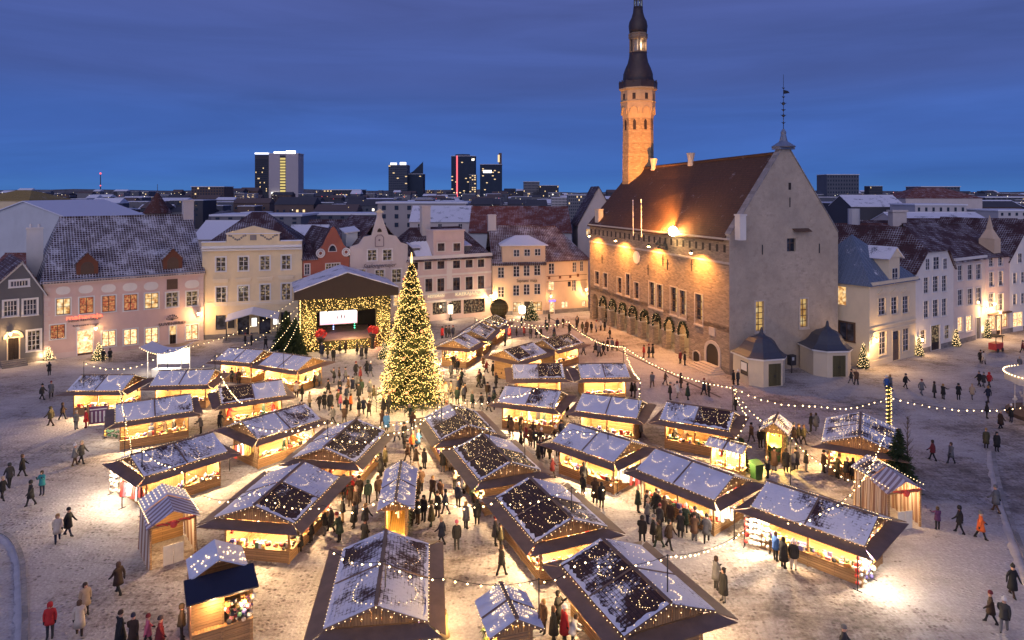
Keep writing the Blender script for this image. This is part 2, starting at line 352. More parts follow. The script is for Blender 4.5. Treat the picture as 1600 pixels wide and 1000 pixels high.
# ================================================================== the ground
def ground_mat():
    m, t, b = _mat('trampled_snow'); pos = nd(t, 'ShaderNodeNewGeometry').outputs['Position']
    vo = nd(t, 'ShaderNodeTexVoronoi', {'Vector': pos, 'Scale': 3.4, 'Randomness': 0.8}); edge = nd(t, 'ShaderNodeTexVoronoi', {'Vector': pos, 'Scale': 3.4, 'Randomness': 0.8}, feature='DISTANCE_TO_EDGE')
    big = nd(t, 'ShaderNodeTexNoise', {'Vector': pos, 'Scale': 0.09, 'Detail': 7.0, 'Roughness': 0.62}).outputs['Fac']
    mid = nd(t, 'ShaderNodeTexNoise', {'Vector': pos, 'Scale': 0.8, 'Detail': 6.0, 'Roughness': 0.65}).outputs['Fac']
    mp = nd(t, 'ShaderNodeMapping', {'Vector': pos, 'Scale': (0.5, 1.6, 1.0), 'Rotation': (0,0,R(28))}); trk = nd(t, 'ShaderNodeTexNoise', {'Vector': mp.outputs[0], 'Scale': 1.1, 'Detail': 5.0, 'Roughness': 0.6}).outputs['Fac']
    fine = nd(t, 'ShaderNodeTexNoise', {'Vector': pos, 'Scale': 6.0, 'Detail': 5.0, 'Roughness': 0.7}).outputs['Fac']
    # snow trodden into the joints, stone heads showing where feet have worn it thin
    wear = math2(t, 'ADD', math2(t, 'MULTIPLY', big, 2.2), math2(t, 'MULTIPLY', mid, 0.9)); wear = math2(t, 'ADD', wear, math2(t, 'MULTIPLY', trk, 0.8))
    head = mrange(t, vo.outputs['Distance'], 0.42, 0.12); 
    show = mrange(t, math2(t, 'ADD', math2(t, 'ADD', wear, math2(t, 'MULTIPLY', head, 0.34)), math2(t, 'MULTIPLY', fine, 0.7)), 2.36, 2.72)
    snowc = mixc(t, mid, (0.41,0.385,0.385,1), (0.68,0.65,0.645,1)); snowc = mixc(t, mrange(t, math2(t,'ADD',big,math2(t,'MULTIPLY',trk,.4)), 0.58, 0.85, 0.0, 0.75), snowc, (0.27,0.225,0.205,1))
    wv = nd(t, 'ShaderNodeTexWave', {'Vector': pos, 'Scale': 0.55, 'Distortion': 9.0, 'Detail': 3.0, 'Detail Scale': 0.35}).outputs['Fac']
    rut = math2(t, 'MULTIPLY', mrange(t, wv, 0.78, 0.97), mrange(t, big, 0.42, 0.6, 0.0, 0.5)); snowc = mixc(t, rut, snowc, (0.24,0.20,0.185,1))
    cobble = math2(t, 'MULTIPLY', mrange(t, vo.outputs['Distance'], 0.15, 0.5), mrange(t, fine, 0.35, 0.65)); snowc = mixc(t, math2(t, 'MULTIPLY', cobble, 0.5), snowc, (0.20,0.165,0.155,1))
    stonec = mixc(t, vo.outputs['Color'], (0.10,0.08,0.075,1), (0.20,0.165,0.15,1))
    t.links.new(mixc(t, show, snowc, stonec), b.inputs['Base Color']); b.inputs['Roughness'].default_value = 0.8
    h = math2(t, 'ADD', math2(t, 'MULTIPLY', head, 0.5), math2(t, 'MULTIPLY', fine, 0.7)); h = math2(t, 'ADD', h, math2(t, 'MULTIPLY', edge.outputs['Distance'], 0.4))
    bump(t, b, h, 0.9, 0.09); return m
m_ground = ground_mat()
g = MB(); g.poly([(-3500,-60,0),(3500,-60,0),(3500,7000,0),(-3500,7000,0)])
tag(g.build('ground', m_ground), kind='structure')
m_kerb = stone('kerb_granite', (0.30,0.28,0.28), 1.1, 0.5, 0.02)
def kerb(px_list, wdt, hgt, label):
    pts = [gp(*p) for p in px_list]; out = []
    for i in range(len(pts)-1):                       # smooth the surveyed points
        p0 = pts[max(i-1,0)]; p1 = pts[i]; p2 = pts[i+1]; p3 = pts[min(i+2,len(pts)-1)]
        for k in range(6):
            s = k/6; out.append(0.5*((2*p1)+(p2-p0)*s+(2*p0-5*p1+4*p2-p3)*s*s+(3*p1-p0-3*p2+p3)*s**3))
    out.append(pts[-1]); root = None
    for a, b in zip(out, out[1:]):
        d = (b-a).normalized(); n = Vector((-d.y, d.x, 0))*wdt; q = MB(); e = d*0.012
        q.prism([a+e-n, b-e-n, b-e+n, a+e+n], (0,0,hgt))
        if root is None: root = tag(q.build('kerb', m_kerb), kind='structure')
        else: q.build('kerb_stone', m_kerb, root)
kerb([(-40,829),(0,833),(20,845),(33,872),(37,915),(39,960),(38,1010),(34,1060)], 0.14, 0.11, 'kerb')
kerb([(1552,706),(1556,735),(1566,775),(1580,815),(1598,862),(1625,930)], 0.14, 0.11, 'kerb')
mb_ = MB()
for px_list, sg in (([(-30,834),(0,838),(17,851),(28,877),(32,917),(33,960),(32,1010),(28,1050)], 1), ([(1548,706),(1551,740),(1560,780),(1573,820),(1590,868),(1612,930)], -1)):
    pts = [gp(*p) for p in px_list]; fine = []
    for a, b in zip(pts, pts[1:]): fine += [a.lerp(b, k/8) for k in range(8)]
    vs = []; fs = []; prof = (-.5,-.3,-.1,.1,.3,.5)
    for i, c in enumerate(fine):
        d = (fine[min(i+1,len(fine)-1)]-fine[max(i-1,0)]).normalized(); n = Vector((-d.y,d.x,0)); wd = RNG.uniform(.4,.75); hg = RNG.uniform(.04,.08)
        for t in prof: vs.append(c+n*(t*wd+RNG.uniform(-.025,.025))+Vector((0,0,.006+hg*max(0,1-(2*t)**2))))
    k = len(prof)
    for i in range(len(fine)-1):
        for j in range(k-1): fs.append((i*k+j,i*k+j+1,(i+1)*k+j+1,(i+1)*k+j))
    mb_.mesh(vs,fs)
tag(mb_.build('snow_bank', plain('dirty_snow',(.46,.43,.425),.8,.2,1.5,.5), smooth=True), kind='stuff')

# ================================================================== houses around the square
class Wall:
    """a vertical plane standing on the ground line A-B (A at the left as seen from the square); u runs along it, z up, y inward"""
    def __init__(s, A, B):
        s.A = Vector((A[0], A[1], 0)); s.B = Vector((B[0], B[1], 0)); d = s.B-s.A; s.W = d.length; s.u = d/s.W
        s.n = Vector((s.u.y, -s.u.x, 0)); s.rz = math.atan2(s.u.y, s.u.x)
    def uz(s, px, py):
        p = hit(px, py, s.A, s.n); return (p-s.A).dot(s.u), p.z
    def rect(s, cx, cy, wpx, hpx):
        u, z = s.uz(cx, cy); u0, _ = s.uz(cx-wpx/2, cy); u1, _ = s.uz(cx+wpx/2, cy); _, z0 = s.uz(cx, cy+hpx/2); _, z1 = s.uz(cx, cy-hpx/2)
        return u0, u1, z0, z1
PANE = {}
def pane_mesh(mat):
    if mat.name not in PANE:
        q = MB(); q.box(-.5,.5,-.012,.012,-.5,.5); PANE[mat.name] = q.data('pane', mat)
    return PANE[mat.name]
def window(par, u0, u1, z0, z1, nx=2, ny=3, glassm=None, frame=None, casing=None, depth=0.14, case_w=0.16, sill=True, proud=False, pane_choice=None):
    """casing round the opening, sash bars, and every pane a piece of its own"""
    frame = frame or m_wframe; glassm = glassm or m_glass; yo = -0.02 if proud else depth
    q = MB(); b = 0.07; f0, f1 = yo-0.05, yo+0.03
    q.box(u0, u0+b, f0, f1, z0, z1); q.box(u1-b, u1, f0, f1, z0, z1); q.box(u0+b, u1-b, f0, f1, z0, z0+b); q.box(u0+b, u1-b, f0, f1, z1-b, z1)
    xs = [u0+b+(u1-u0-2*b)*i/nx for i in range(nx+1)]; zs = [z0+b+(z1-z0-2*b)*i/ny for i in range(ny+1)]; k = 0.035
    for x in xs[1:-1]: q.box(x-k*1.3, x+k*1.3, f0+.01, f1-.01, z0+b, z1-b)
    for z in zs[1:-1]: q.box(u0+b, u1-b, f0+.014, f1-.014, z-k*.8, z+k*.8)
    if casing is not None:
        c = case_w; y0 = -0.05 if not proud else -0.075; y1 = -0.004
        q.box(u0-c, u0, y0, y1, z0-c*.3, z1+c, 1); q.box(u1, u1+c, y0, y1, z0-c*.3, z1+c, 1); q.box(u0, u1, y0, y1, z1, z1+c, 1)
        if sill: q.box(u0-c-.04, u1+c+.04, y0-.06, y1, z0-c*.75, z0-c*.3-.003, 1); q.box(u0, u1, y0, y1, z0-c*.3, z0, 1)
    o = q.build('window', [frame, casing or frame], par)
    for i in range(nx):
        for j in range(ny):
            gm = glassm if pane_choice is None else pane_choice(i, j)
            link('pane', pane_mesh(gm), o, ((xs[i]+xs[i+1])/2, yo, (zs[j]+zs[j+1])/2), (0,0,0), (xs[i+1]-xs[i]-.02, 1, zs[j+1]-zs[j]-.02))
    return o
def holed_front(q, W, H, holes, y=0.0, reveal=0.2, m=0):
    xs = sorted({0.0, W, *[h[0] for h in holes], *[h[1] for h in holes]}); zs = sorted({0.0, H, *[h[2] for h in holes], *[h[3] for h in holes]})
    xs = [x for x in xs if -1e-6 <= x <= W+1e-6]; zs = [z for z in zs if -1e-6 <= z <= H+1e-6]
    for i in range(len(xs)-1):
        for j in range(len(zs)-1):
            cx = (xs[i]+xs[i+1])/2; cz = (zs[j]+zs[j+1])/2
            if any(h[0] < cx < h[1] and h[2] < cz < h[3] for h in holes): continue
            q.poly([(xs[i],y,zs[j]),(xs[i+1],y,zs[j]),(xs[i+1],y,zs[j+1]),(xs[i],y,zs[j+1])], m)
    for a, b, c, d in holes:
        q.poly([(a,y,c),(a,y,d),(a,y+reveal,d),(a,y+reveal,c)], m); q.poly([(b,y,d),(b,y,c),(b,y+reveal,c),(b,y+reveal,d)], m)
        q.poly([(a,y,d),(b,y,d),(b,y+reveal,d),(a,y+reveal,d)], m); q.poly([(b,y,c),(a,y,c),(a,y+reveal,c),(b,y+reveal,c)], m)
def roof_par(q, W, D, ze, zr, over=0.35, hl=0.0, hr=0.0, th=0.14, m=0, ry=None):
    """ridge parallel to the street; hl / hr hip the ends"""
    ry = D/2 if ry is None else ry; sl = (zr-ze)/ry; sb = (zr-ze)/(D-ry); zo = ze-over*sl; zb = ze-over*sb; o = over
    xl, xr = (-o*0.4 if hl == 0 else -o), (W+o*0.4 if hr == 0 else W+o); rl = hl if hl else xl; rr = W-hr if hr else xr
    up = Vector((0,0,1))
    q.slab([(xl,-o,zo),(xr,-o,zo),(rr,ry,zr),(rl,ry,zr)], th, m, up); q.slab([(xr,D+o,zb),(xl,D+o,zb),(rl,ry,zr-.003),(rr,ry,zr-.003)], th, m, up)
    if hl: q.slab([(xl,D+o,zb),(xl,-o,zo),(rl,ry,zr-.002)], th, m, up)
    if hr: q.slab([(xr,-o,zo),(xr,D+o,zb),(rr,ry,zr-.002)], th, m, up)
    if not (hl and hr): q.tube((rl,ry,zr+.02),(rr,ry,zr+.02),0.13,6,m)
def gutter(q, W, ze, over, m): q.box(-.1, W+.1, -over-.12, -over-.01, ze-.22, ze-.10, m)

class House:
    def __init__(s, name, label, A, B, depth, eave, wallm, cat='house', group='houses around the square'):
        s.w = Wall(A, B); s.D = depth; s.ze = eave; s.wm = wallm; s.holes = []; s.wins = []
        s.o = empty(name, s.w.A, s.w.rz, label, cat, group)
    def win(s, lst, nx=2, ny=3, glassm=None, frame=None, casing=None, case_w=0.16, proud=False, choice=None, sill=True):
        for it in lst:
            cx, cy, wp, hp = it[:4]; gm = it[4] if len(it) > 4 else glassm
            r = s.w.rect(cx, cy, wp, hp)
            if not proud: s.holes.append(r)
            window(s.o, *r, nx, ny, gm, frame, casing, case_w=case_w, proud=proud, sill=sill, pane_choice=choice)
    def door(s, cx, cy, wp, hp, mat, frame=None, glassm=None, glass_from=0.55):
        u0, u1, z0, z1 = s.w.rect(cx, cy, wp, hp); z0 = 0.02 if z0 < 1.2 else z0
        s.holes.append((u0, u1, z0, z1)); q = MB(); c = 0.13
        q.box(u0-c, u0, -.06, -.004, z0, z1+c, 1); q.box(u1, u1+c, -.06, -.004, z0, z1+c, 1); q.box(u0, u1, -.06, -.004, z1, z1+c, 1)
        um = (u0+u1)/2
        for a, b in ((u0, um-.015), (um+.015, u1)):
            q.box(a, b, .12, .17, z0, z1 if glassm is None else z0+(z1-z0)*glass_from)
            zz = z0+.15
            while zz < (z1 if glassm is None else z0+(z1-z0)*glass_from)-.5:
                q.box(a+.08, b-.08, .09, .118, zz, zz+.38); zz += .55
        d = q.build('door', [mat, frame or m_wframe], s.o)
        h = MB(); h.ball((um+.08,.08,z0+1.0), .05, 0, 6, 4); h.build('handle', m_dark, d)
        if glassm is not None:
            link('pane', pane_mesh(glassm), d, (um, .14, z0+(z1-z0)*(1+glass_from)/2), (0,0,0), (u1-u0-.04, 1, (z1-z0)*(1-glass_from)-.04))
    def shell(s, gable=None, plinth=0.7, plinthm=None, W=None, sides=True):
        W = s.w.W; D = s.D; ze = s.ze; q = MB(); s.holes = [h for h in s.holes if h[3] <= ze+.01 or gable is None]
        holed_front(q, W, ze, [(max(a,.02), min(b,W-.02), max(c,.01), min(d,ze-.02)) for a,b,c,d in s.holes if b > 0.05 and a < W-.05])
        q.poly([(0,D,0),(0,0,0),(0,0,ze),(0,D,ze)]); q.poly([(W,0,0),(W,D,0),(W,D,ze),(W,0,ze)]); q.poly([(W,D,0),(0,D,0),(0,D,ze),(W,D,ze)])
        if gable: q.prism([(x,0.0,z) for x, z in gable], (0,0.3,0))
        q.build('wall', s.wm, s.o)
        if plinth:
            p = MB(); segs = [0.0]+[v for h in sorted(h for h in s.holes if h[2] < plinth) for v in (h[0]-.14, h[1]+.14)]+[W]
            for a, b in zip(segs[::2], segs[1::2]):
                if b > a: p.box(a, b, -.045, -.003, 0, plinth)
            p.build('plinth', plinthm or m_plinth, s.o)
    def band(s, py0, py1, px, out=0.08, mat=None, u0=0.0, u1=None, name='cornice'):
        z0 = s.w.uz(px, py1)[1]; z1 = s.w.uz(px, py0)[1]; q = MB(); q.box(u0, s.w.W if u1 is None else u1, -out, -.003, z0, z1); return q.build(name, mat or m_white, s.o)
    def lamp(s, px, py, watts, col=WARM, out=0.55, r=0.16, name='wall_lantern', label=None):
        u, z = s.w.uz(px, py); q = MB(); q.path([(u,-.003,z+.25),(u,-out*.6,z+.45),(u,-out,z+.3)], .025, 5); q.lathe([(.05,.32),(.16,.2),(.17,.17)], 6, (u,-out,z)); q.lathe([(.06,-.24),(.1,-.2)], 6, (u,-out,z))
        o = q.build(name, m_dark, s.o); l = MB(); l.lathe([(.09,-.2),(r,.16)], 6, (u,-out,z)); l.build('lamp_glass', m_lamp, o)
        point(o, (u,-out-.25,z-.05), watts*4.5, col, .12)
m_plinth = stone('plinth_stone', (0.25,0.23,0.22), 0.8, 0.35)
m_pink = plaster('pink_plaster', (0.68,0.48,0.42)); m_cream = plaster('cream_plaster', (0.76,0.61,0.38)); m_greyw = plaster('grey_render', (0.15,0.145,0.15))
m_redw = plaster('red_plaster', (0.36,0.115,0.075)); m_palew = plaster('pale_plaster', (0.60,0.53,0.50)); m_rose = plaster('rose_plaster', (0.68,0.53,0.48))
m_tan = plaster('tan_plaster', (0.68,0.50,0.34)); m_ivory = plaster('ivory_plaster', (0.76,0.64,0.45)); m_whitew = plaster('white_plaster', (0.76,0.71,0.65)); m_lilac = plaster('lilac_plaster', (0.66,0.57,0.52))
m_bluew = plaster('bluish_plaster', (0.55,0.57,0.60))
t_dark = tiles('dark_tiles', (0.055,0.030,0.032), 0.80, .34, .38); t_red = tiles('red_tiles', (0.20,0.055,0.035), 0.30, .34, .38); t_brown = tiles('brown_tiles', (0.12,0.035,0.025), 0.2)
t_plum = tiles('plum_tiles', (0.07,0.024,0.026), 0.34, .34, .38); t_hall = tiles('hall_tiles', (0.115,0.05,0.027), 0.0)
m_tin = snowy('tin_roof', (0.10,0.12,0.17), 0.80); m_tins = snowy('snow_roof', (0.12,0.13,0.17), 1.0)

def chimney(par, x, y, z0, z1, wx=0.9, wy=0.7, mat=None, name='chimney', pots=0):
    q = MB(); q.box(x-wx/2, x+wx/2, y-wy/2, y+wy/2, z0, z1-.25); q.box(x-wx/2-.1, x+wx/2+.1, y-wy/2-.1, y+wy/2+.1, z1-.25, z1-.1); q.box(x-wx/2, x+wx/2, y-wy/2, y+wy/2, z1-.1, z1)
    for i in range(pots): q.tube((x-wx/4+i*wx/2, y, z1), (x-wx/4+i*wx/2, y, z1+.45), .16, 8)
    return q.build(name, mat or m_palew, par)
def dormer(par, u, z0, wd, hg, dep, mat, roofm, name='dormer'):
    q = MB(); h = wd*0.55
    q.box(u-wd/2, u+wd/2, 0.35, dep, z0, z0+hg); q.prism([(u-wd/2,0.35,z0+hg),(u+wd/2,0.35,z0+hg),(u,0.35,z0+hg+h)], (0,dep,0))
    o = q.build(name, mat, par); r = MB(); e = .18
    for s in (-1, 1): r.slab([(u+s*(wd/2+e),0.2,z0+hg-e*.9),(u,0.2,z0+hg+h+.05),(u,dep+1,z0+hg+h+.05),(u+s*(wd/2+e),dep+1,z0+hg-e*.9)], .08)
    r.build('dormer_roof', roofm, o)
    a = MB(); n = 9; pts = [(u-wd*.3,.33,z0+.2)]+[(u-wd*.3*math.cos(math.pi*i/n),.33,z0+hg*.62+wd*.3*math.sin(math.pi*i/n)) for i in range(n+1)]+[(u+wd*.3,.33,z0+.2)]
    a.prism(pts, (0,-.04,0)); a.build('shutter', m_bframe, o); return o

# ---- grey house at the left edge
H = House('grey_house', 'grey rendered gabled house with white trim and arched door at the left edge', gp(-24,576.5), gp(67,563.5), 12, 8.6, m_greyw)
W_ = H.w.W
H.win([(16.5,482,21,24), (47,480,21,24)], 4, 3, m_glass, m_wframe, m_white, .2); H.win([(53,532,20,31)], 3, 4, m_lit if 0 else m_dim, m_wframe, m_white, .2)
H.door(21,545,17,34, m_door, m_ivory); H.lamp(15.4,521,90)
up_, zp_ = H.w.uz(35,408); ue_, ze_ = H.w.uz(66,458); H.ze = ze_
H.shell([(0.0,ze_),(W_,ze_),(W_-.1,ze_+.3),(up_+.15,zp_-.2),(up_-.15,zp_-.2),(0.0,ze_+.3)])
H.win([(30,443,28,9)], 6, 1, m_glass, m_wframe, m_white, .2, proud=True)
q = MB(); q.prism([(up_,-.08,zp_+.1),(W_+.4,-.08,ze_-.1),(W_+.4,-.08,ze_-.5),(up_,-.08,zp_-.4)], (0,.07,0)); q.prism([(up_,-.08,zp_+.1),(-.6,-.08,ze_-.1),(-.6,-.08,ze_-.5),(up_,-.08,zp_-.4)], (0,.07,0)); q.build('bargeboard', m_white, H.o)
q = MB()
for s, ux in ((-1,-.7),(1,W_+.5)): q.slab([(ux,-.3,ze_-.25),(up_,-.3,zp_+.12),(up_,12,zp_+.12),(ux,12,ze_-.25)], .14, 0, (0,0,1))
q.build('roof', t_plum, H.o)
ud_, zd_ = H.w.uz(21,526); q = MB(); n_ = 10
arc = [(ud_+1.05*math.cos(math.pi*i/n_), zd_-.2+1.0*math.sin(math.pi*i/n_)) for i in range(n_+1)]; arc2 = [(ud_+.72*math.cos(math.pi*i/n_), zd_-.2+.68*math.sin(math.pi*i/n_)) for i in range(n_+1)]
for i in range(n_): q.prism([(arc[i][0],-.12,arc[i][1]),(arc[i+1][0],-.12,arc[i+1][1]),(arc2[i+1][0],-.12,arc2[i+1][1]),(arc2[i][0],-.12,arc2[i][1])], (0,.115,0))
q.build('door_arch', m_ivory, H.o)
q = MB()
for i in range(4): q.box(ud_-1.3, ud_+1.3, -1.6+i*.38, -.05, i*.17, (i+1)*.17)
q.build('step', m_plinth, H.o)

# ---- pink house
H = House('pink_house', 'long pink plastered house with two brown dormers and souvenir shop', gp(68,563), gp(318,531.5), 17, 10.6, m_pink)
H.ze = H.w.uz(190,429)[1]
ch = lambda a: (lambda i, j: RNG.choice(a))
H.win([(99,479,22,25,m_lit)], 2, 2, None, m_bframe, m_white); H.win([(135,477,22,25), (204,472.5,21,25)], 2, 2, m_red, m_bframe, m_white); H.win([(170,474.6,21,25,m_red),(237,470,21,24,m_lit)], 2, 3, None, m_bframe, m_white)
H.win([(269,468.3,19,23),(300,466.5,18,23)], 2, 3, m_dim, m_wframe, m_white); H.win([(90,518.4,23,22)], 2, 2, m_red, m_bframe, m_white)
H.win([(170,529,21,24),(204,526.5,21,24),(237,524.4,20,24)], 2, 2, m_shop, m_bframe, m_white); H.win([(300,519,19,23,m_shop)], 2, 2, None, m_bframe, m_white)
H.door(133,535,24,38, m_bframe, m_white, m_shop, 0.08); H.door(270,522.5,10,26, m_door, m_white, m_lit, 0.5)
H.shell(plinthm=m_rose)
q = MB(); roof_par(q, H.w.W, 17, H.ze, 18.2, .45, 2.2, 0.0); q.build('roof', t_dark, H.o)
q = MB(); gutter(q, H.w.W, H.ze, .45, 0); q.build('gutter', m_cop, H.o); q = MB(); q.box(-.1, H.w.W+.1, -.42, -.004, H.ze-.55, H.ze-.3); q.box(-.1,H.w.W+.1,-.2,-.004,H.ze-.8,H.ze-.56); q.build('cornice', m_rose, H.o)
for cx, cy in ((98.5,454),(134,452),(169.5,450.6),(203,448.5),(236,447),(300,444)):
    a, b, c, d = H.w.rect(cx, cy, 23, 13); um = (a+b)/2; zm = (c+d)/2; q = MB(); q.prism([(um+(b-a)/2*math.cos(t)*1.0*(abs(math.cos(t))**-.3 if abs(math.cos(t))>.2 else 1), -.004, zm+(d-c)/2*math.sin(t)) for t in [2*math.pi*i/16 for i in range(16)]], (0,-.05,0)); q.build('plaster_oval', m_whitew, H.o)
a, b, c, d = H.w.rect(269,444,17,16); q = MB(); q.box(a,b,-.06,-.004,c,d); q.build('hatch', m_bframe, H.o)
m_brick = plain('dormer_wood', (0.16,0.055,0.03), 0.8)
for px in (137,271):
    u, z = H.w.uz(px, 428 if px < 200 else 421); dormer(H.o, u, H.ze+.15, 2.5, 1.75, 3.2, m_brick, t_dark)
q = MB()
for i in range(15): q.box(.0, .75 if i % 2 else .5, -.05, -.004, .75+i*.62, .75+i*.62+.55)
q.build('quoins', m_rose, H.o); q = MB()
for i in range(15): q.box(H.w.W-(.75 if i % 2 else .5), H.w.W, -.05, -.004, .75+i*.62, .75+i*.62+.55)
q.build('quoins', m_rose, H.o)
m_neon = emit('neon_red', (1.0,0.16,0.08), 3.0, True); m_letter = plain('dark_lettering', (0.03,0.022,0.02), 0.6, 0.02, 2.0, 0)
u, z = H.w.uz(132,494.5); text('maharaja', H.o, (u,-.12,z), .75, m_neon, width=4.1, name='neon_sign'); u, z = H.w.uz(132,500); text('INDIA RESTORAN', H.o, (u,-.06,z), .36, m_letter, width=3.6)
u, z = H.w.uz(134,507.5); text('Restaurant & Lounge', H.o, (u,-.06,z), .3, m_letter, width=2.9)
u, z = H.w.uz(269,505.5); text('SUVENIIRID', H.o, (u,-.06,z), .62, m_letter, width=3.5)
u, z = H.w.uz(269,497); q = MB()
for k in range(7):
    a = -1.2+k*.4; q.tube((u,-.07,z-.3),(u+math.sin(a)*.75,-.07,z-.3+math.cos(a)*.75),.025,4); q.ball((u+math.sin(a)*.75,-.07,z-.3+math.cos(a)*.75),.09,0,6,4)
q.build('flower_emblem', m_letter, H.o)
H.lamp(308,489,190, WARM, .8, .2); u, z = H.w.uz(129,511); H.lamp(149,512,25)
q = MB(); u, z = H.w.uz(122,513)                       # paper star over the door
for k in range(8): q.tube((u,-.2,z),(u+math.cos(k*math.pi/4)*.5,-.2,z+math.sin(k*math.pi/4)*.5),.09,4,0,.01)
q.build('paper_star', m_white, H.o)
PINK = H
chimney(H.o, H.w.W-.4, 8.3, 15, 20.6, 1.5, 1.1, m_palew); chimney(H.o, -.6, 9, 10, 16.9, 1.9, 1.2, m_whitew, pots=2)
# porch stall by the pink house door, a lit wooden front
P = gp(97,556); o = empty('shop_booth', P, H.w.rz, 'small lit wooden booth with round wreath beside the pink house door', 'booth')
q = MB(); q.box(-1.7,1.7,0,1.1,2.5,2.9); q.build('canopy', plain('cream_cloth',(0.65,0.52,0.30),.8), o); q = MB()
for x in (-1.6,-.2,1.6): q.box(x-.07,x+.07,.05,.2,0,2.5)
q.box(-1.6,1.6,.1,.9,.85,.95); q.box(-.2,1.6,.2,.26,0,.85); q.build('frame', m_pine, o); q = MB(); q.box(-1.6,1.6,.95,1.0,0,2.5); q.build('back_panel', m_pinev, o)
q = MB(); q.box(-1.5,1.5,.3,.4,2.35,2.42); q.build('lamp', m_lamp, o); point(o,(0,-.15,2.1),260,WARM); q = MB()
pts = [(1.75+.55*math.cos(a),-.1,1.7+.55*math.sin(a)) for a in [2*math.pi*i/18 for i in range(18)]]
for i in range(18): q.tube(pts[i], pts[(i+1)%18], .12, 5)
w_ = q.build('wreath', m_fir, o); q = MB()
for p in pts: q.bulb((p[0],p[1]-.13,p[2]),.06)
q.build('wreath_lights', m_fairy, w_, kind='stuff')

# ---- cream house with pediment
H = House('cream_house', 'cream classical house with snowy parapet and entrance canopy beside the stage', gp(316,531), gp(472,523), 16, 13.7, m_cream)
H.ze = H.w.uz(390,387)[1]
fr = dict(frame=m_wframe, casing=m_white)
H.win([(345,413,15,22),(380.4,412,15,22),(414,411,15,22),(447,410,14,22)], 2, 3, m_dim, **fr); H.win([(345.6,462,16,27),(380.4,460,16,27),(414.3,458,15,27),(447,456,14,26)], 2, 3, m_dim, **fr)
H.win([(345,504,16,23),(446,496.5,15,18)], 1, 1, m_glass, frame=m_bframe); H.door(380.4,508,18,30, m_dark, m_cream, m_glass, .1); H.door(414,506,18,30, m_dark, m_cream, m_glass, .1)
H.shell()
for px in (397.5,431): 
    a, b, c, d = H.w.rect(px, 503 if px < 400 else 500, 9, 14); q = MB(); q.box(a,b,-.16,-.004,c,d); lb = q.build('notice_case', m_dark, H.o); q = MB(); q.box(a+.06,b-.06,-.18,-.161,c+.06,d-.06); q.build('light_panel', emit('notice_glow',(1,.95,.88),2.6,True), lb)
a, b, c, d = H.w.rect(361,506,10,13); q = MB(); q.box(a,b,-.1,-.004,c,d); q.build('notice_board', m_dark, H.o)
for y0, y1, o_ in ((383,387,.7),(388,391,.4),(470,477,.08)): H.band(y0, y1, 390, o_, m_white if o_ > .1 else m_ivory)
for cx, cy in ((345,437),(380.4,435.5),(414,434),(447,432)):
    a, b, c, d = H.w.rect(cx, cy, 25, 3); q = MB(); q.box(a,b,-.22,-.004,c,d); q.box(a+.1,b-.1,-.15,-.004,c-.3,c-.002); q.build('window_hood', m_ivory, H.o)
W_ = H.w.W; q = MB(); q.box(0,W_,-.45,.4,H.ze+.35,H.ze+.9); a = H.w.uz(355,365)[0]; b = H.w.uz(437,365)[0]; zt = H.w.uz(395,364)[1]; q.box(a,b,-.5,.4,H.ze+.902,zt); q.prism([(a-.3,-.5,zt+.003),(b+.3,-.5,zt+.003),((a+b)/2,-.5,zt+1.1)],(0,.9,0)); q.build('parapet', m_cream, H.o)
q = MB(); q.box(a-.1,b+.1,-.62,.45,zt-.12,zt); 
for u0,u1 in ((-.05,a-.15),(b+.15,W_+.05)): q.box(u0,u1,-.6,.45,H.ze+.903,H.ze+1.05)
q.build('snow_cap', m_snow, H.o)
q = MB(); um = (a+b)/2; zc = (H.ze+.9+zt)/2; q.box(um-.45,um+.45,-.58,-.503,zc-.4,zc+.4)
for s in (-1,1):
    for k in range(9): q.ball((um+s*(1.1+k*.28),-.52,zc+.32*math.cos(k*.8)),.16,0,6,4,(1,.4,1))
q.build('relief_ornament', plain('relief_grey',(0.22,0.20,0.19)), H.o)
q = MB(); roof_par(q, W_, 16, H.ze+.35, 18.6, .2, 6.0, 6.0); q.build('roof', t_plum, H.o)
u0,z0 = H.w.uz(356,495); u1,_ = H.w.uz(437,488); um,zp = H.w.uz(396,480); q = MB(); q.slab([(u0,-2.6,z0-.2),(um,-2.6,zp-.5),(um,-.05,zp+.1),(u0,-.05,z0+.4)],.12); q.slab([(um,-2.6,zp-.5),(u1,-2.6,z0-.2),(u1,-.05,z0+.4),(um,-.05,zp+.1)],.12); cano = q.build('entrance_canopy', m_tins, H.o)
q = MB()
for u in (u0+.15,u1-.15): q.tube((u,-2.45,0),(u,-2.45,z0-.3),.07,6)
q.build('canopy_post', m_dark, cano); q = MB()
for i in range(3): q.box(u0-.3,u1+.3,-2.9+i*.4,-.05,i*.16,(i+1)*.16)
q.build('step', m_plinth, H.o)

# ---- red gable, pale gable with script sign, rose house
LP, LQ = (472,523), (768,492)
def fl(x): return gp(x, LP[1]+(LQ[1]-LP[1])*(x-LP[0])/(LQ[0]-LP[0]))
H = House('red_gable_house', 'brick red gabled house behind the stage roof', fl(473), fl(546), 14, 12.3, m_redw)
H.ze = H.w.uz(505,403)[1]
H.win([(480,421,8,17)], 2, 3, m_glass, frame=m_wframe, casing=m_whitew, case_w=.1); H.win([(520,416,22,9)], 5, 2, m_dim, frame=m_wframe, casing=m_whitew, case_w=.1)
up, zp = H.w.uz(521,354); ul, zl = H.w.uz(497,398); ur, zr_ = H.w.uz(544,398); ze = H.ze
H.shell([(ul,ze),(ur,ze),(ur,ze+1.2),(ur-.7,ze+1.9),(ur-1.3,ze+3.2),(up+.3,zp-.25),(up,zp),(up-.3,zp-.25),(ul+1.3,ze+3.2),(ul+.7,ze+1.9),(ul,ze+1.2)])
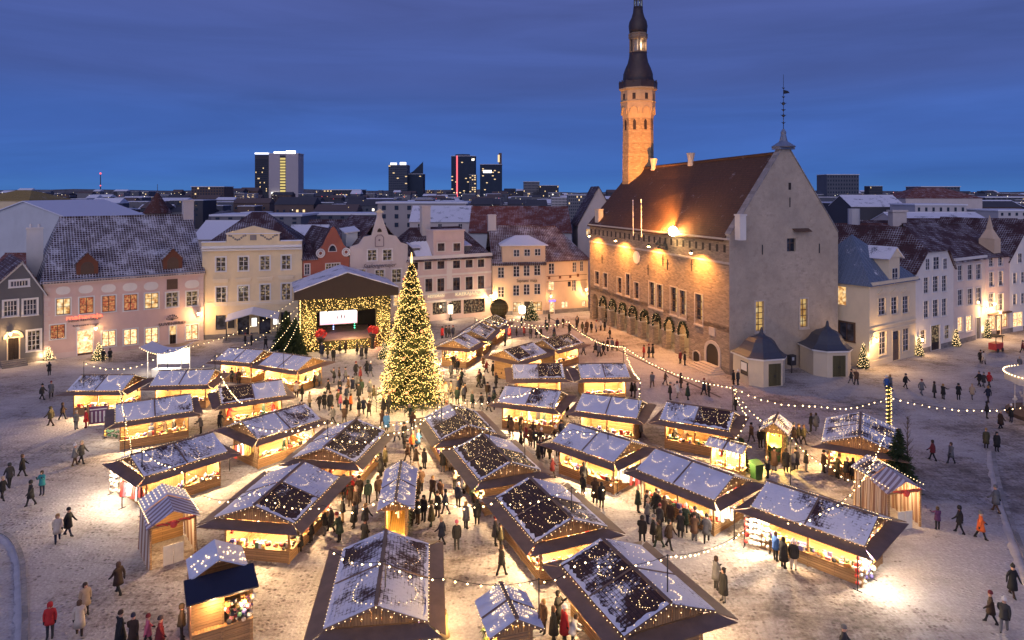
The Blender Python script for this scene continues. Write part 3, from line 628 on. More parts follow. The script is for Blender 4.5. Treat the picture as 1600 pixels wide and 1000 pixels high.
q = MB()
for s, ux in ((1,ul),(-1,ur)): q.lathe([(.02,-.2),(.62,-.19),(.62,.1),(.02,.11)], 10, (0,0,0)); 
q = MB()
for ux in (ul+.35, ur-.35):
    for rr in (.62,.36): 
        pts = [(ux+rr*math.cos(t),-.14,ze+.75+rr*math.sin(t)) for t in [2*math.pi*i/12 for i in range(13)]]; q.path(pts,.12,5)
q.build('volute', m_whitew, H.o)
a, b, c, d = H.w.rect(519.5,388,11,9); q = MB(); um=(a+b)/2; q.prism([(um+(b-a)/2*math.cos(t),-.05,c+(d-c)*math.sin(t)) for t in [math.pi*i/8 for i in range(9)]],(0,.045,0)); q.build('lunette', m_glass, H.o)
q = MB(); q.prism([(um+(b-a)*.65*math.cos(t),-.035,c-.1+(d-c)*1.35*math.sin(t)) for t in [math.pi*i/8 for i in range(9)]],(0,.03,0)); q.build('lunette_surround', m_palew, H.o)
q = MB()
for s, ux in ((-1,ul-.2),(1,ur+.2)): q.slab([(ux,.25,ze+.6),(up,.25,zp-.35),(up,14,zp-.35),(ux,14,ze+.6)],.14,0,(0,0,1))
q.slab([(-.2,-.3,ze-.1),(ul,-.3,ze-.1),(ul,6,ze+2.5),(-.2,6,ze+2.5)],.14); q.build('roof', t_plum, H.o)

H = House('pale_gable_house', 'pale grey gabled house with script sign between red gable and fir tree', fl(547), fl(637), 16, 12.6, m_palew)
ul, ze = H.w.uz(561,386); ur, _ = H.w.uz(626,386); up, zp = H.w.uz(593,337); H.ze = ze-.4; ze = H.ze; W_ = H.w.W
kw = dict(frame=m_wframe, casing=m_white)
H.win([(581.6,398.8,14,17),(605.4,398.4,14,17)], 2, 3, m_dim, **kw); H.win([(564.5,430,14,18),(593.5,430.5,14,18),(619.8,431,14.5,21)], 2, 3, m_dim, **kw); H.win([(600,470,14,20),(622,468,14,20)], 2, 3, m_lit, **kw)
H.shell([(0,ze),(W_,ze),(W_,ze+.5),(ur,ze+.9),(ur-.8,ze+2.0),(ur-2.1,zp-1.9-1.2),(up+.42,zp-.2),(up+.42,zp+.5),(up-.42,zp+.5),(up-.42,zp-.2),(ul+2.1,zp-1.9-1.2),(ul+.8,ze+2.0),(ul,ze+.9),(0,ze+.5)])
q = MB(); q.box(up-.7,up+.7,-.12,.4,zp+.5,zp+.62); q.prism([(up-.6,-.1,zp+.62),(up+.6,-.1,zp+.62),(up,-.1,zp+1.15)],(0,.45,0)); q.build('finial', m_ivory, H.o)
a, b, c, d = H.w.rect(592.8,376,13,18); q = MB(); um=(a+b)/2
for p0,p1 in (((a,c),(b,c)),((b,c),(b,d-.4)),((b,d-.4),(um+.3,d)),((um+.3,d),(um-.3,d)),((um-.3,d),(a,d-.4)),((a,d-.4),(a,c))): q.tube((p0[0],-.04,p0[1]),(p1[0],-.04,p1[1]),.09,4)
q.ball((um,-.03,(c+d)/2+.1),.18,0,8,4); q.build('niche_frame', plain('niche_grey',(0.25,0.2,0.22)), H.o)
a, b, c, d = H.w.rect(593,359.6,7,6); q = MB(); q.prism([((a+b)/2+(b-a)/2*math.cos(t),-.03,c+(d-c)*math.sin(t)) for t in [math.pi*i/8 for i in range(9)]],(0,.027,0)); q.build('lunette', m_door, H.o)
u, z = H.w.uz(592.5,415); text('Saalongemajer', H.o, (u,-.06,z), 1.0, plain('script_paint',(0.11,0.09,0.10),.8), shear=.35, width=5.6)
q = MB()
for ux in (ul-.9, ur+.9): q.slab([(ux,.28,ze-.1),(up,.28,zp-.3),(up,16,zp-.3),(ux,16,ze-.1)],.14,0,(0,0,1))
q.build('roof', t_plum, H.o)
q = MB(); q.box(.1,2.0,2.6,5,ze+.3,ze+2.6); dm = q.build('dormer', m_bluew, H.o); q = MB(); q.slab([(-.2,2.3,ze+2.6),(2.3,2.3,ze+2.9),(2.3,5.4,ze+3.5),(-.2,5.4,ze+3.2)],.15); q.build('dormer_roof', m_tins, dm)

H = House('rose_house', 'rose plastered three storey restaurant house with raised attic right of the tree', fl(638), fl(768), 14, 10.6, m_rose)
H.ze = H.w.uz(745,400)[1]
kw = dict(frame=m_bframe, casing=m_whitew)
H.win([(668.8,415,11,12),(689,414,11,12),(713.3,413,11,12),(733,412,11,12),(751.6,411.2,10,12)], 2, 2, m_glass, **kw); H.win([(648,416,11,12),(649,447,11,20),(670,445.5,11,20),(688.8,445,11,20),(713.3,443.7,11,20),(733,442.5,11,20),(751.6,441,10,20)], 2, 3, m_glass, **kw)
H.win([(651,482,26,22),(687,480,22,22),(713,479,15,22),(741,477.5,33,23)], 4, 2, m_dim, frame=m_bframe)
H.shell(plinthm=m_rose)
a, z0 = H.w.uz(677,400); b, _ = H.w.uz(725,400); zt = H.w.uz(701,359)[1]; zm = H.w.uz(701,375)[1]; q = MB(); q.box(a,b,-.06,3,H.ze+.02,zt-.3); q.box(a-.15,b+.15,-.25,3.1,zt-.3,zt); q.box(a-.12,b+.12,-.2,-.062,zm-.15,zm); q.build('attic', m_rose, H.o)
for cx in (688.8,713.3):
    r = H.w.rect(cx,386,10.5,12); wo = window(H.o,*r,2,2,m_glass,m_bframe,m_whitew,proud=True); wo.location.y = -.065
for y0, y1, o_ in ((396,401,.35),(425,428,.07),(452,455,.1),(463.5,467,.16)): H.band(y0, y1, 740, o_, m_whitew, 0.0)
u, _ = H.w.uz(702,430); q = MB(); q.box(u-.5,u+.5,-.055,-.004,H.w.uz(702,452)[1],H.ze-.5); q.build('pilaster', m_whitew, H.o)
m_sign = emit('sign_glow', (1.0,0.80,0.48), 1.1); u, z = H.w.uz(731,458.5); text('KAERAJAAN', H.o, (u,-.14,z), .8, m_sign, width=4.8, name='sign_lettering'); u, z = H.w.uz(681,462.5); text('RESTORAN', H.o, (u,-.14,z), .62, m_sign, width=3.0, name='sign_lettering')
H.lamp(764,461.5,330, WARM, .9, .26)
q = MB(); roof_par(q, H.w.W, 14, H.ze, 15.5, .4, 3.0, 3.0); q.build('roof', t_plum, H.o)
chimney(H.o, H.w.uz(684,380)[0], 5.5, 13, 19.4, 1.6, 1.0, m_palew)
q = MB()
for k in range(4):
    u = H.w.uz(650+k*6,390)[0]; q.slab([(u,-.2,H.ze+.25),(u+.8,-.2,H.ze+.3),(u+1.2,3,H.ze+2.8),(u+.2,3,H.ze+2.6)],.06)
q.build('snow_patch', m_snow, H.o)
for px in (655,735):
    u = H.w.uz(px,395)[0]; q = MB(); q.box(u-.6,u+.6,1.2,3.4,H.ze+.8,H.ze+1.9); d = q.build('dormer', m_plum if 0 else m_greyw, H.o); q = MB(); q.slab([(u-.8,1.0,H.ze+1.85),(u+.8,1.0,H.ze+1.85),(u+.8,4,H.ze+2.6),(u-.8,4,H.ze+2.6)],.1); q.build('dormer_roof', m_tins, d)

# ---- tan house and its bent wing
H = House('tan_house', 'tan plastered house with lettered front, wide dormer and snowy roof', gp(769.5,493), gp(852.5,491), 13, 10.2, m_tan)
H.ze = H.w.uz(790,411)[1]; kw = dict(frame=m_wframe, casing=None)
H.win([(783,426,10,17),(807,424,10,17),(823,423,10,17),(839.6,422,10,17),(783,456.5,10,17),(806.7,454,10,17),(823,452.5,10,17),(839.6,451.7,10,17)], 2, 3, m_glass, **kw); H.win([(808,480,12,15),(840,478.5,14,14)], 2, 2, m_lit, frame=m_bframe)
H.door(823.5,481,9,20, m_door, m_tan); H.shell()
a, _ = H.w.uz(785,400); b, _ = H.w.uz(852,400); zt = H.w.uz(820,383)[1]; q = MB(); q.box(a,b,-.04,4,H.ze+.16,zt); q.build('wide_dormer', m_tan, H.o)
for cx, cy in ((807,395.5),(823.6,394.7),(840,394)): wo = window(H.o,*H.w.rect(cx,cy,9.5,11),2,2,m_glass,m_wframe,None,proud=True); wo.location.y = -.05
um = (a+b)/2; q = MB(); q.slab([(a-.5,-.4,zt),(b+.5,-.4,zt),(um+1.2,2.6,zt+1.6),(um-1.2,2.6,zt+1.6)],.12,0,(0,0,1)); q.slab([(a-.5,-.4,zt),(um-1.2,2.6,zt+1.6),(a-.2,5,zt+.2)],.12,0,(0,0,1)); q.slab([(b+.5,-.4,zt),(um+1.2,2.6,zt+1.6),(b+.2,5,zt+.2)],.12,0,(0,0,1)); q.build('dormer_roof', m_tins, H.o)
q = MB(); roof_par(q, H.w.W, 13, H.ze, 15.4, .35, 0.0, 0.0); q.build('roof', t_plum if 0 else tiles('frosted_tiles',(0.09,0.035,0.038),0.5,.34,.38), H.o); chimney(H.o, H.w.uz(774,380)[0], 6.3, 14.5, 17.6, 1.5, 1.2, m_palew)
q = MB(); gutter(q, H.w.W, H.ze, .35, 0); q.build('gutter', m_dark, H.o)
u, z = H.w.uz(823,438.5); text('Sapnaeti', H.o, (u-.75,-.06,z), .85, plain('brown_lettering',(0.05,0.02,0.01),.7,.02,2,0), width=2.1); text('maja', H.o, (u+1.25,-.06,z+.03), .85, MATS['brown_lettering'], width=1.2)
u, z = H.w.uz(814.5,482); q = MB(); q.lathe([(.1,-.75),(.55,-.6),(.62,.5),(.1,.75)],8,(u,-1.1,z)); q.build('lantern_globe', emit('globe_glow',(1,.86,.6),6.0), H.o); point(H.o,(u,-1.9,z),500,WARMW)
H2 = House('tan_corner_house', 'tan wing with painted frieze next to the town hall arcade', gp(852.8,491), gp(919,486), 13, 10.0, m_tan)
H2.ze = H2.w.uz(885,404)[1]
H2.win([(862,420,9,17),(897.7,417.6,6,16),(909,416,5,16),(897,446.4,6,17)], 2, 3, m_glass, **kw); H2.win([(861.6,446.4,9,15),(882.5,476,10,10),(912,474,5,9)], 2, 2, m_shop, frame=m_wframe); H2.win([(889.6,444,5,8)],1,1,m_glass,frame=m_bframe)
H2.door(862.5,480,6,18, m_door, m_white, m_shop, .1); H2.shell()
for y in (431,439.5): 
    a, z = H2.w.uz(854,y+1.5); b, z2 = H2.w.uz(917,y-7); q = MB(); q.prism([(a,-.03,z),(b,-.03,z),(b,-.03,z+.09),(a,-.03,z+.09)],(0,.027,0)); q.build('frieze_line', m_bframe, H2.o)
for px,py in ((858,434),(875,433),(891,432),(903,430)):
    a,b,c,d = H2.w.rect(px,py,3.4,4.6); q = MB(); q.box(a,b,-.032,-.003,c,d); q.build('frieze_panel', m_brick, H2.o)
u, z = H2.w.uz(862.5,470); q = MB(); q.box(u-.6,u+.6,-.3,-.004,z-.12,z+.16); q.build('shop_sign', emit('violet_sign',(.35,.22,1.0),1.6), H2.o)
q = MB(); roof_par(q, H2.w.W, 13, H2.ze, 15.2, .35, 0.0, 3.5); q.build('roof', MATS['frosted_tiles'], H2.o)
H2.lamp(913,452,240, WARM, .8, .22); H2.lamp(859,462,20)

# ---- right-hand row
A1, B1 = gp(1358.6,574.5), gp(1430.5,555)
H = House('ivory_house', 'ivory corner house with blue-grey pyramid roof and pedimented dormer', A1, B1, 9.5, 10.5, m_ivory)
H.ze = H.w.uz(1395,439.5)[1]; kw = dict(frame=m_wframe, casing=m_ivory, case_w=.14)
H.win([(1378,479,11,27),(1397.3,477.6,10,27),(1415,476,10,27),(1379,536,11,36),(1415.6,531,10,36)], 2, 4, m_glass, **kw); H.door(1400,541,11,48, plain('taupe_door',(0.16,0.11,0.08)), m_ivory, m_glass, .7); H.shell(plinthm=m_ivory)
for cx, cy in ((1378,455),(1397.3,453.5),(1415,452)):
    a,b,c,d = H.w.rect(cx,cy,15,6); q = MB(); q.prism([(a,-.2,c),(b,-.2,c),((a+b)/2,-.2,d)],(0,.196,0)); q.build('window_pediment', m_ivory, H.o)
for y0,y1,o_ in ((436.5,441,.4),(505,507,.12),(512,514,.1)): H.band(y0,y1,1395,o_,m_ivory)
# its side wall towards the town hall
sw = Wall(A1+Vector((-H.w.u.y*9.5,H.w.u.x*9.5,0)), A1)
so = empty('side_fittings', (0,0,0)); so.parent = H.o; so.matrix_parent_inverse = Matrix.Identity(4); so.location = (0,9.5,0); so.rotation_euler = (0,0,R(-90))
r = sw.rect(1323.5,518,23,28); window(so,*r,2,1,m_glass,m_bframe,m_bframe,proud=True); r = sw.rect(1316,462,14,30); window(so,*r,1,1,m_lit,m_ivory,None,proud=True)
q = MB(); W_ = H.w.W
for pts in ([(-.4,-.4),(W_+.4,-.4)],[(W_+.4,-.4),(W_+.4,9.9)],[(W_+.4,9.9),(-.4,9.9)],[(-.4,9.9),(-.4,-.4)]): q.slab([(pts[0][0],pts[0][1],H.ze-.1),(pts[1][0],pts[1][1],H.ze-.1),(W_*.36,4.6,16.2)],.14,0,(0,0,1))
q.build('roof', snowy('blue_tin',(0.13,0.17,0.25),0.34), H.o)
q = MB(); ap_ = Vector((W_*.36,4.6,16.23))
for a_, b_ in (((-.4,-.4),(W_+.4,-.4)),((-.4,9.9),(-.4,-.4))):
    a_ = Vector((*a_,H.ze-.07)); b_ = Vector((*b_,H.ze-.07)); s0 = (ap_-a_).dot(b_-a_)/(b_-a_).length_squared
    for k_ in range(1,18):
        s_ = k_/18; h_ = s_/s0 if s_ < s0 else (1-s_)/(1-s0); e_ = a_.lerp(b_,s_); q.tube(e_, e_+(ap_-a_.lerp(b_,s0))*h_*.99, .035, 4)
q.build('standing_seams', m_cop, H.o)
u, _ = H.w.uz(1397,430); q = MB(); q.box(u-1.3,u+1.3,-.05,3.5,H.ze+.05,H.ze+3.1); q.prism([(u-1.7,-.25,H.ze+3.1),(u+1.7,-.25,H.ze+3.1),(u,-.25,H.ze+4.3)],(0,.3,0)); dd = q.build('dormer', m_ivory, H.o)
window(H.o,*H.w.rect(1397,430.5,9,24),2,3,m_glass,m_wframe,m_ivory,proud=True).location.y = -.055
q = MB()
for s in (-1,1): q.slab([(u+s*1.9,-.4,H.ze+2.95),(u,-.4,H.ze+4.45),(u,5,H.ze+4.45),(u+s*1.9,5,H.ze+2.95)],.1)
q.build('dormer_roof', MATS['tin_roof'], dd); H.lamp(1361,530,230, WARM, .7, .22)
IV = H
H = House('white_gable_house', 'white half-hipped gabled house with three rows of windows', gp(1430.6,555), gp(1490,540), 17, 10.8, m_whitew)
H.ze = H.w.uz(1461,421)[1]; kw = dict(frame=m_wframe, casing=m_white, case_w=.1)
H.win([(1447,446,8,25),(1461.8,444,9,25),(1475.3,443,8,25),(1447,483.6,8,27),(1461.8,481.8,9,27),(1475.3,480,8,27)], 2, 4, m_glass, **kw); H.win([(1442,526.5,8,22,m_dim),(1479.5,519,8,22)], 2, 3, m_dim, **kw); H.door(1461.5,528,14,40, m_door, m_white, m_dim, .3)
W_ = H.w.W; ul, zt = H.w.uz(1447,394); ur, _ = H.w.uz(1480,394); H.shell([(0,H.ze),(W_,H.ze),(ur,zt),(ul,zt)]); H.win([(1448.5,413,6,18),(1462,411,9,20),(1476,412,6,17)], 2, 3, m_glass, proud=True, **kw)
um = W_/2; zr = zt+3.2; q = MB(); q.slab([(-.4,-.3,H.ze-.2),(ul,-.3,zt+.1),(um,4,zr),(um,17,zr),(-.4,17,H.ze-.2)],.14,0,(0,0,1)); q.slab([(W_+.4,-.3,H.ze-.2),(ur,-.3,zt+.1),(um,4,zr),(um,17,zr),(W_+.4,17,H.ze-.2)],.14,0,(0,0,1)); q.slab([(ul,-.3,zt+.1),(ur,-.3,zt+.1),(um,4,zr)],.14,0,(0,0,1)); q.build('roof', t_plum, H.o)
H.lamp(1434.5,530,60)
H = House('lilac_house', 'pale lilac three storey house in the right-hand row with lit ground floor', gp(1490.2,540), gp(1539.5,527), 14, 11.9, m_lilac)
H.ze = H.w.uz(1515,403.5)[1]; H.win([(1500,426.6,8,24),(1515.5,425.4,8,24),(1529,424.5,8,24),(1500,465,8,25),(1515.5,463.5,8,25),(1529,462,8,25)], 2, 3, m_glass, **kw); H.win([(1500,507,8,23),(1514,505.5,10,24)], 2, 2, m_shop, **kw); H.door(1528.5,510,7,28, m_greyw, m_white); H.shell()
q = MB(); roof_par(q, H.w.W, 14, H.ze, 17.0, .4); q.build('roof', t_plum, H.o); H.lamp(1533,482,150,WARM,.7,.2); H.band(401,405,1515,.3,m_whitew)
H = House('narrow_house', 'narrow lilac house with turret dormer and glowing shop front', gp(1539.7,527), gp(1577.5,519.5), 13, 12.2, m_rose)
H.ze = H.w.uz(1558,398)[1]; H.win([(1548.5,409.5,7,14),(1563,408.6,7,14),(1549,436.5,7,23),(1563.5,435,7,23),(1549.4,469.5,8,22),(1563.5,471.6,8,26)], 2, 3, m_glass, **kw); H.win([(1551,504,10,22),(1570,500,8,22)], 2, 2, m_shop, frame=m_bframe); H.door(1560.5,507,7,28, m_door, m_bframe, m_shop, .2); H.shell()
q = MB(); roof_par(q, H.w.W, 13, H.ze, 16.6, .4); q.build('roof', t_plum, H.o); u,_ = H.w.uz(1561,390); q = MB(); q.box(u-.9,u+.9,.2,2.4,H.ze+.2,H.ze+2.4); q.lathe([(1.35,0),(.5,1.4),(.03,3.6)],4,(u,1.3,H.ze+2.4),0,R(45)); q.build('turret', m_tan, H.o); H.lamp(1546,474,200,WARM,.7,.22); H.lamp(1557,487,90)
q = MB(); a = H.w.uz(1543,492)[0]; b = H.w.uz(1576,488)[0]; z = H.w.uz(1560,489)[1]; q.box(a,b,-.5,-.004,z-.1,z+.1); q.build('shop_fascia', m_bframe, H.o)
H = House('gabled_edge_house', 'white gabled house at the right edge with bright shop window', gp(1577.7,519.5), gp(1640,509), 14, 12.4, m_whitew)
H.ze = H.w.uz(1600,405)[1]; H.win([(1585.5,435,6,17),(1598,433.5,6,17),(1585.5,468,6,17),(1598,466.5,6,17),(1614,433,6,17),(1614,466,6,17)], 2, 3, m_glass, **kw); H.win([(1590.5,499,15,23),(1612,497,12,23)], 2, 2, m_shop, frame=m_white); W_ = H.w.W; H.shell([(0,H.ze),(W_,H.ze),(W_/2,17.3)]); H.win([(1593,403,6,15)],2,2,m_glass,proud=True,**kw)
q = MB()
for ux in (-.4,W_+.4): q.slab([(ux,-.2,H.ze-.25),(W_/2,-.2,17.4),(W_/2,14,17.4),(ux,14,H.ze-.25)],.14,0,(0,0,1))
q.build('roof', t_plum, H.o)

# ================================================================== the town hall
TB = gp(1139.5,586); TA = gp(921.5,497.5); ef = (TA-TB); TL = ef.length; ef = ef/TL; er = Vector((ef.y,-ef.x,0)); TW = 16.6; TE = 16.1
# the hall's own frame: x along the end gable, y along the arcade side away from the viewer
th_rz = math.atan2(er.y, er.x)
TH = empty('town_hall', TB, th_rz, 'medieval limestone town hall with arcade and steep tiled roof', 'town hall')
TM = Matrix.Translation(TB) @ Matrix.Rotation(th_rz, 4, 'Z'); TMI = TM.inverted()
def onface(px, py, off=0.0): return TMI @ hit(px, py, TB+er*off, er)        # on the arcade side (local x = off)
def ongab(px, py, off=0.0): return TMI @ hit(px, py, TB+ef*off, ef)         # on the end gable (local y = off)
def old_render(name, col):
    m, t, b = _mat(name); uv = nd(t,'ShaderNodeTexCoord').outputs['UV']; pos = nd(t,'ShaderNodeNewGeometry').outputs['Position']
    dis = nd(t,'ShaderNodeTexNoise',{'Vector':pos,'Scale':1.4,'Detail':3.0}); ad = nd(t,'ShaderNodeVectorMath',operation='MULTIPLY_ADD'); t.links.new(dis.outputs['Color'],ad.inputs[0]); ad.inputs[1].default_value=(.3,.2,0); t.links.new(uv,ad.inputs[2])
    br = nd(t,'ShaderNodeTexBrick',{'Vector':ad.outputs[0],'Color1':c4(col,.72),'Color2':c4(col,1.18),'Mortar':c4(col,.95),'Scale':1.0,'Mortar Size':.03,'Mortar Smooth':.5,'Brick Width':.7,'Row Height':.26})
    big = nd(t,'ShaderNodeTexNoise',{'Vector':pos,'Scale':.22,'Detail':8.0,'Roughness':.7}).outputs['Fac']; mid = nd(t,'ShaderNodeTexNoise',{'Vector':pos,'Scale':1.3,'Detail':7.0,'Roughness':.7}).outputs['Fac']; fine = nd(t,'ShaderNodeTexNoise',{'Vector':pos,'Scale':9.0,'Detail':4.0}).outputs['Fac']
    base = mixc(t, mrange(t,big,.35,.65), c4(col,.78), c4(col,1.12)); bare = mrange(t,math2(t,'ADD',big,math2(t,'MULTIPLY',mid,.6)),.80,.98,0.0,.75); base = mixc(t,bare,base,br.outputs['Color'])
    base = mixc(t, mrange(t,mid,.52,.72,0.0,.45), base, (col[0]*.55,col[1]*.52,col[2]*.5,1)); base = mixc(t, mrange(t,fine,.45,.75,0,.25), base, c4(col,.6))
    t.links.new(base,b.inputs['Base Color']); b.inputs['Roughness'].default_value=.95; bump(t,b,math2(t,'ADD',mid,math2(t,'MULTIPLY',fine,.6)),.6,.08); return m
m_lime = stone('limestone', (0.37,0.28,0.20)); m_gab = old_render('grey_lime_render', (0.47,0.39,0.305)); m_trim = plain('pale_stone', (0.52,0.45,0.38), .9, .12, 2.5, .3)
m_arc = plaster('arcade_plaster', (0.52,0.44,0.34))
# arcade: 8 pointed bays open to a vaulted passage
y_near = onface(1080,572).y; y_far = TL-0.4; NB = 9; bw = (y_far-y_near)/NB; zA = 5.6; zs = 2.75; pier = 0.55; GD = 3.4
q = MB(); q.poly([(0,0,0),(0,0,zA),(0,y_near,zA),(0,y_near,0)])
def arch_pts(ya, yb, z_spring, rise, n=7):
    w2 = (yb-ya)/2; c = (ya+yb)/2; L = []; 
    for i in range(n+1):
        t = i/n; L.append((ya+w2*(1-math.cos(t*math.pi/2)), z_spring+rise*math.sin(t*math.pi/2)**.85))
    return L+[(2*c-y, z) for y, z in reversed(L[:-1])]
arcs = []
for k in range(NB):
    y0 = y_near+k*bw; y1 = y0+bw; pa = arch_pts(y0+pier, y1-pier, zs, 1.75); arcs.append(pa)
    q.poly([(0,y0,0),(0,y0,zA),(0,y0+pier,zA),(0,y0+pier,0)]); q.poly([(0,y1-pier,0),(0,y1-pier,zA),(0,y1,zA),(0,y1,0)])
    for (ya,za),(yb,zb) in zip(pa, pa[1:]):
        q.poly([(0,ya,za),(0,ya,zA),(0,yb,zA),(0,yb,zb)]); q.poly([(0,ya,za),(0,yb,zb),(.8,yb,zb),(.8,ya,za)])
    q.poly([(0,y0+pier,0),(0,y0+pier,zs),(.8,y0+pier,zs),(.8,y0+pier,0)]); q.poly([(0,y1-pier,zs),(0,y1-pier,0),(.8,y1-pier,0),(.8,y1-pier,zs)])
q.poly([(0,y_far,0),(0,y_far,zA),(0,TL,zA),(0,TL,0)])
# upper wall with window openings
WN = [(933,434,6,20),(946,438,6,22),(968,446,7,24),(981,445,6,34),(994.6,454,7,25),(1018.8,460,9,38),(1030.7,464,9,38),(1052.7,470,10,42),(1066.7,475,10,42),(1092,483,11.5,46)]
hw_ = []
for cx, cy, wp, hp in WN:
    a = onface(cx-wp/2,cy); b = onface(cx+wp/2,cy); z0 = onface(cx,cy+hp/2).z; z1 = onface(cx,cy-hp/2).z; hw_.append((min(a.y,b.y),max(a.y,b.y),z0,z1))
ys = sorted({0.0,TL,*[v for h in hw_ for v in h[:2]]}); zz = sorted({zA,TE,*[v for h in hw_ for v in h[2:]]})
for i in range(len(ys)-1):
    for j in range(len(zz)-1):
        cy_, cz_ = (ys[i]+ys[i+1])/2, (zz[j]+zz[j+1])/2
        if any(h[0]<cy_<h[1] and h[2]<cz_<h[3] for h in hw_): continue
        q.poly([(0,ys[i],zz[j]),(0,ys[i],zz[j+1]),(0,ys[i+1],zz[j+1]),(0,ys[i+1],zz[j])])
for a,b,c,d in hw_:
    q.poly([(0,a,c),(0,a,d),(.5,a,d),(.5,a,c)]); q.poly([(0,b,d),(0,b,c),(.5,b,c),(.5,b,d)]); q.poly([(0,a,d),(0,b,d),(.5,b,d),(.5,a,d)]); q.poly([(0,b,c),(0,a,c),(.5,a,c),(.5,b,c)])
q.poly([(TW,0,0),(TW,TL,0),(TW,TL,TE),(TW,0,TE)]); q.poly([(TW,TL,0),(0,TL,0),(0,TL,TE),(TW,TL,TE)])
q.build('wall', m_lime, TH)
q = MB(); q.poly([(GD,y_near,0),(GD,y_near,zA),(GD,TL,zA),(GD,TL,0)]); q.poly([(.8,y_near,4.9),(GD,y_near,4.9),(GD,TL,4.9),(.8,TL,4.9)]); q.poly([(.001,y_near,0),(.001,y_near,zA),(GD,y_near,zA),(GD,y_near,0)]); q.build('arcade_passage', m_arc, TH)
q = MB()
for k in range(NB-1):
    y = y_near+(k+1)*bw; q.box(-.06,.9,y-pier-.05,y+pier+.05,zs-.22,zs)
q.build('pier_capital', m_trim, TH)
# garlands with small lamps over the arches
for k, pa in enumerate(arcs[:8]):
    gq = MB(); lq = MB(); L = [Vector((-.16,y,z)) for y,z in pa]; rr = random.Random(k)
    for a, b in zip(L, L[1:]):
        for s in range(3):
            c = a.lerp(b,(s+.5)/3); gq.ball(c+Vector((rr.uniform(-.08,.05),rr.uniform(-.1,.1),rr.uniform(-.1,.1))), rr.uniform(.13,.2), 0, 6, 4)
            
            if s==1 and rr.random()<.6: lq.bulb(c+Vector((-.26,rr.uniform(-.15,.15),rr.uniform(-.15,.15))), .026)
    if k > 1:
        for _ in range(34):
            y = rr.uniform(pa[3][0], pa[-4][0]); zt_ = zs+1.5*math.sin(math.pi*max(0,min(1,(y-pa[0][0])/(pa[-1][0]-pa[0][0]))))
            gq.ball((.1,y,rr.uniform(zs+.7,max(zs+.75,zt_))), rr.uniform(.09,.16), 0, 5, 4)
            if rr.random()<.15: lq.bulb((-.3,y,rr.uniform(zs+.3,max(zs+.35,zt_))), .03)
    go = gq.build('garland', plain('garland_fir',(.012,.018,.008),.9,.3,3,0), TH); lq.build('garland_lights', m_fairy, go, kind='stuff')
for k in (0,1,3,5,7): point(TH, (1.9,y_near+(k+.5)*bw,4.3), 330 if k < 2 else 170, (1,.58,.22), .15, 'passage_light')
# windows
for k, (a,b,c,d) in enumerate(hw_):
    fq = MB(); e = .16
    fq.box(-.05,-.003,a-e,a,c-.1,d+e,1); fq.box(-.05,-.003,b,b+e,c-.1,d+e,1); fq.box(-.05,-.003,a,b,d,d+e,1); fq.box(-.14,-.003,a-e-.05,b+e+.05,c-.28,c-.1,1); fq.box(-.05,-.003,a,b,c-.1,c,1)
    ny = 4 if d-c > 2.2 else 3; nx = 2 if b-a > .9 else 1
    for j in range(1,ny): fq.box(.26,.32,a,b,c+(d-c)*j/ny-.05,c+(d-c)*j/ny+.05)
    if nx == 2: fq.box(.255,.325,(a+b)/2-.06,(a+b)/2+.06,c,d)
    wo = fq.build('window', [m_bframe, m_trim], TH); gm = m_hall if k >= 5 else m_glass
    for i in range(nx):
        for j in range(ny): link('pane', pane_mesh(gm if (i == 0 or nx == 1) else m_glass), wo, (.3,a+(b-a)*(i+.5)/nx,c+(d-c)*(j+.5)/ny), (0,0,R(90)), ((b-a)/nx-.06,1,(d-c)/ny-.06))
# doors, plaques, string course, parapet frieze
for px, py, wp, hp, fr_ in ((1089,566,10,34,.15),(1114,563,19,52,.4)):
    a = onface(px-wp/2,py+hp/2); b = onface(px+wp/2,py+hp/2); ya, yb = sorted((a.y,b.y)); zt_ = onface(px,py-hp/2).z; zp_ = arch_pts(ya,yb,zt_*.62,zt_*.38,6)
    dq = MB(); dq.prism([(-.03,ya,0.02)]+[(-.03,y,z) for y,z in zp_]+[(-.03,yb,0.02)], (.025,0,0)); do = dq.build('door', m_door, TH); sq = MB()
    out = arch_pts(ya-fr_,yb+fr_,zt_*.62,zt_*.38+fr_,6); full_o = [(ya-fr_,0.0)]+out+[(yb+fr_,0.0)]; full_i = [(ya,0.0)]+zp_+[(yb,0.0)]
    for (o0,o1,i0,i1) in zip(full_o,full_o[1:],full_i,full_i[1:]): sq.prism([(-.14,*o0),(-.14,*o1),(-.14,*i1),(-.14,*i0)], (.137,0,0))
    sq.build('door_surround', m_trim, do)
p = onface(1114,588); sq = MB()
for i in range(4): sq.box(-2.4+i*.5,-.15,p.y-2.6+i*.3,p.y+2.6-i*.3,i*.15,(i+1)*.15)
sq.build('step', m_trim, TH)
for px,py,wp,hp in ((1113,518,9,13),):
    a = onface(px-wp/2,py); b = onface(px+wp/2,py); q = MB(); q.box(-.1,-.003,min(a.y,b.y),max(a.y,b.y),onface(px,py+hp/2).z,onface(px,py-hp/2).z); q.build('relief_plaque', m_trim, TH)
c_ = onface(995,402); q = MB(); q.prism([(-.12,c_.y+.95*math.cos(t),c_.z+.95*math.sin(t)) for t in [2*math.pi*i/16 for i in range(16)]],(.115,0,0)); q.build('round_plaque', m_whitew, TH)
zc = onface(1138,411.6).z; q = MB(); q.box(-.16,-.003,-.05,TL,zc-.12,zc+.12); q.build('string_course', m_trim, TH)
zmid = (zc+TE)/2; q = MB(); n_ = 26
for k in range(n_):
    y = .9+k*(TL-1.6)/(n_-1); q.box(-.012,.12,y-.22,y+.22,zmid-.15,zmid+.75)
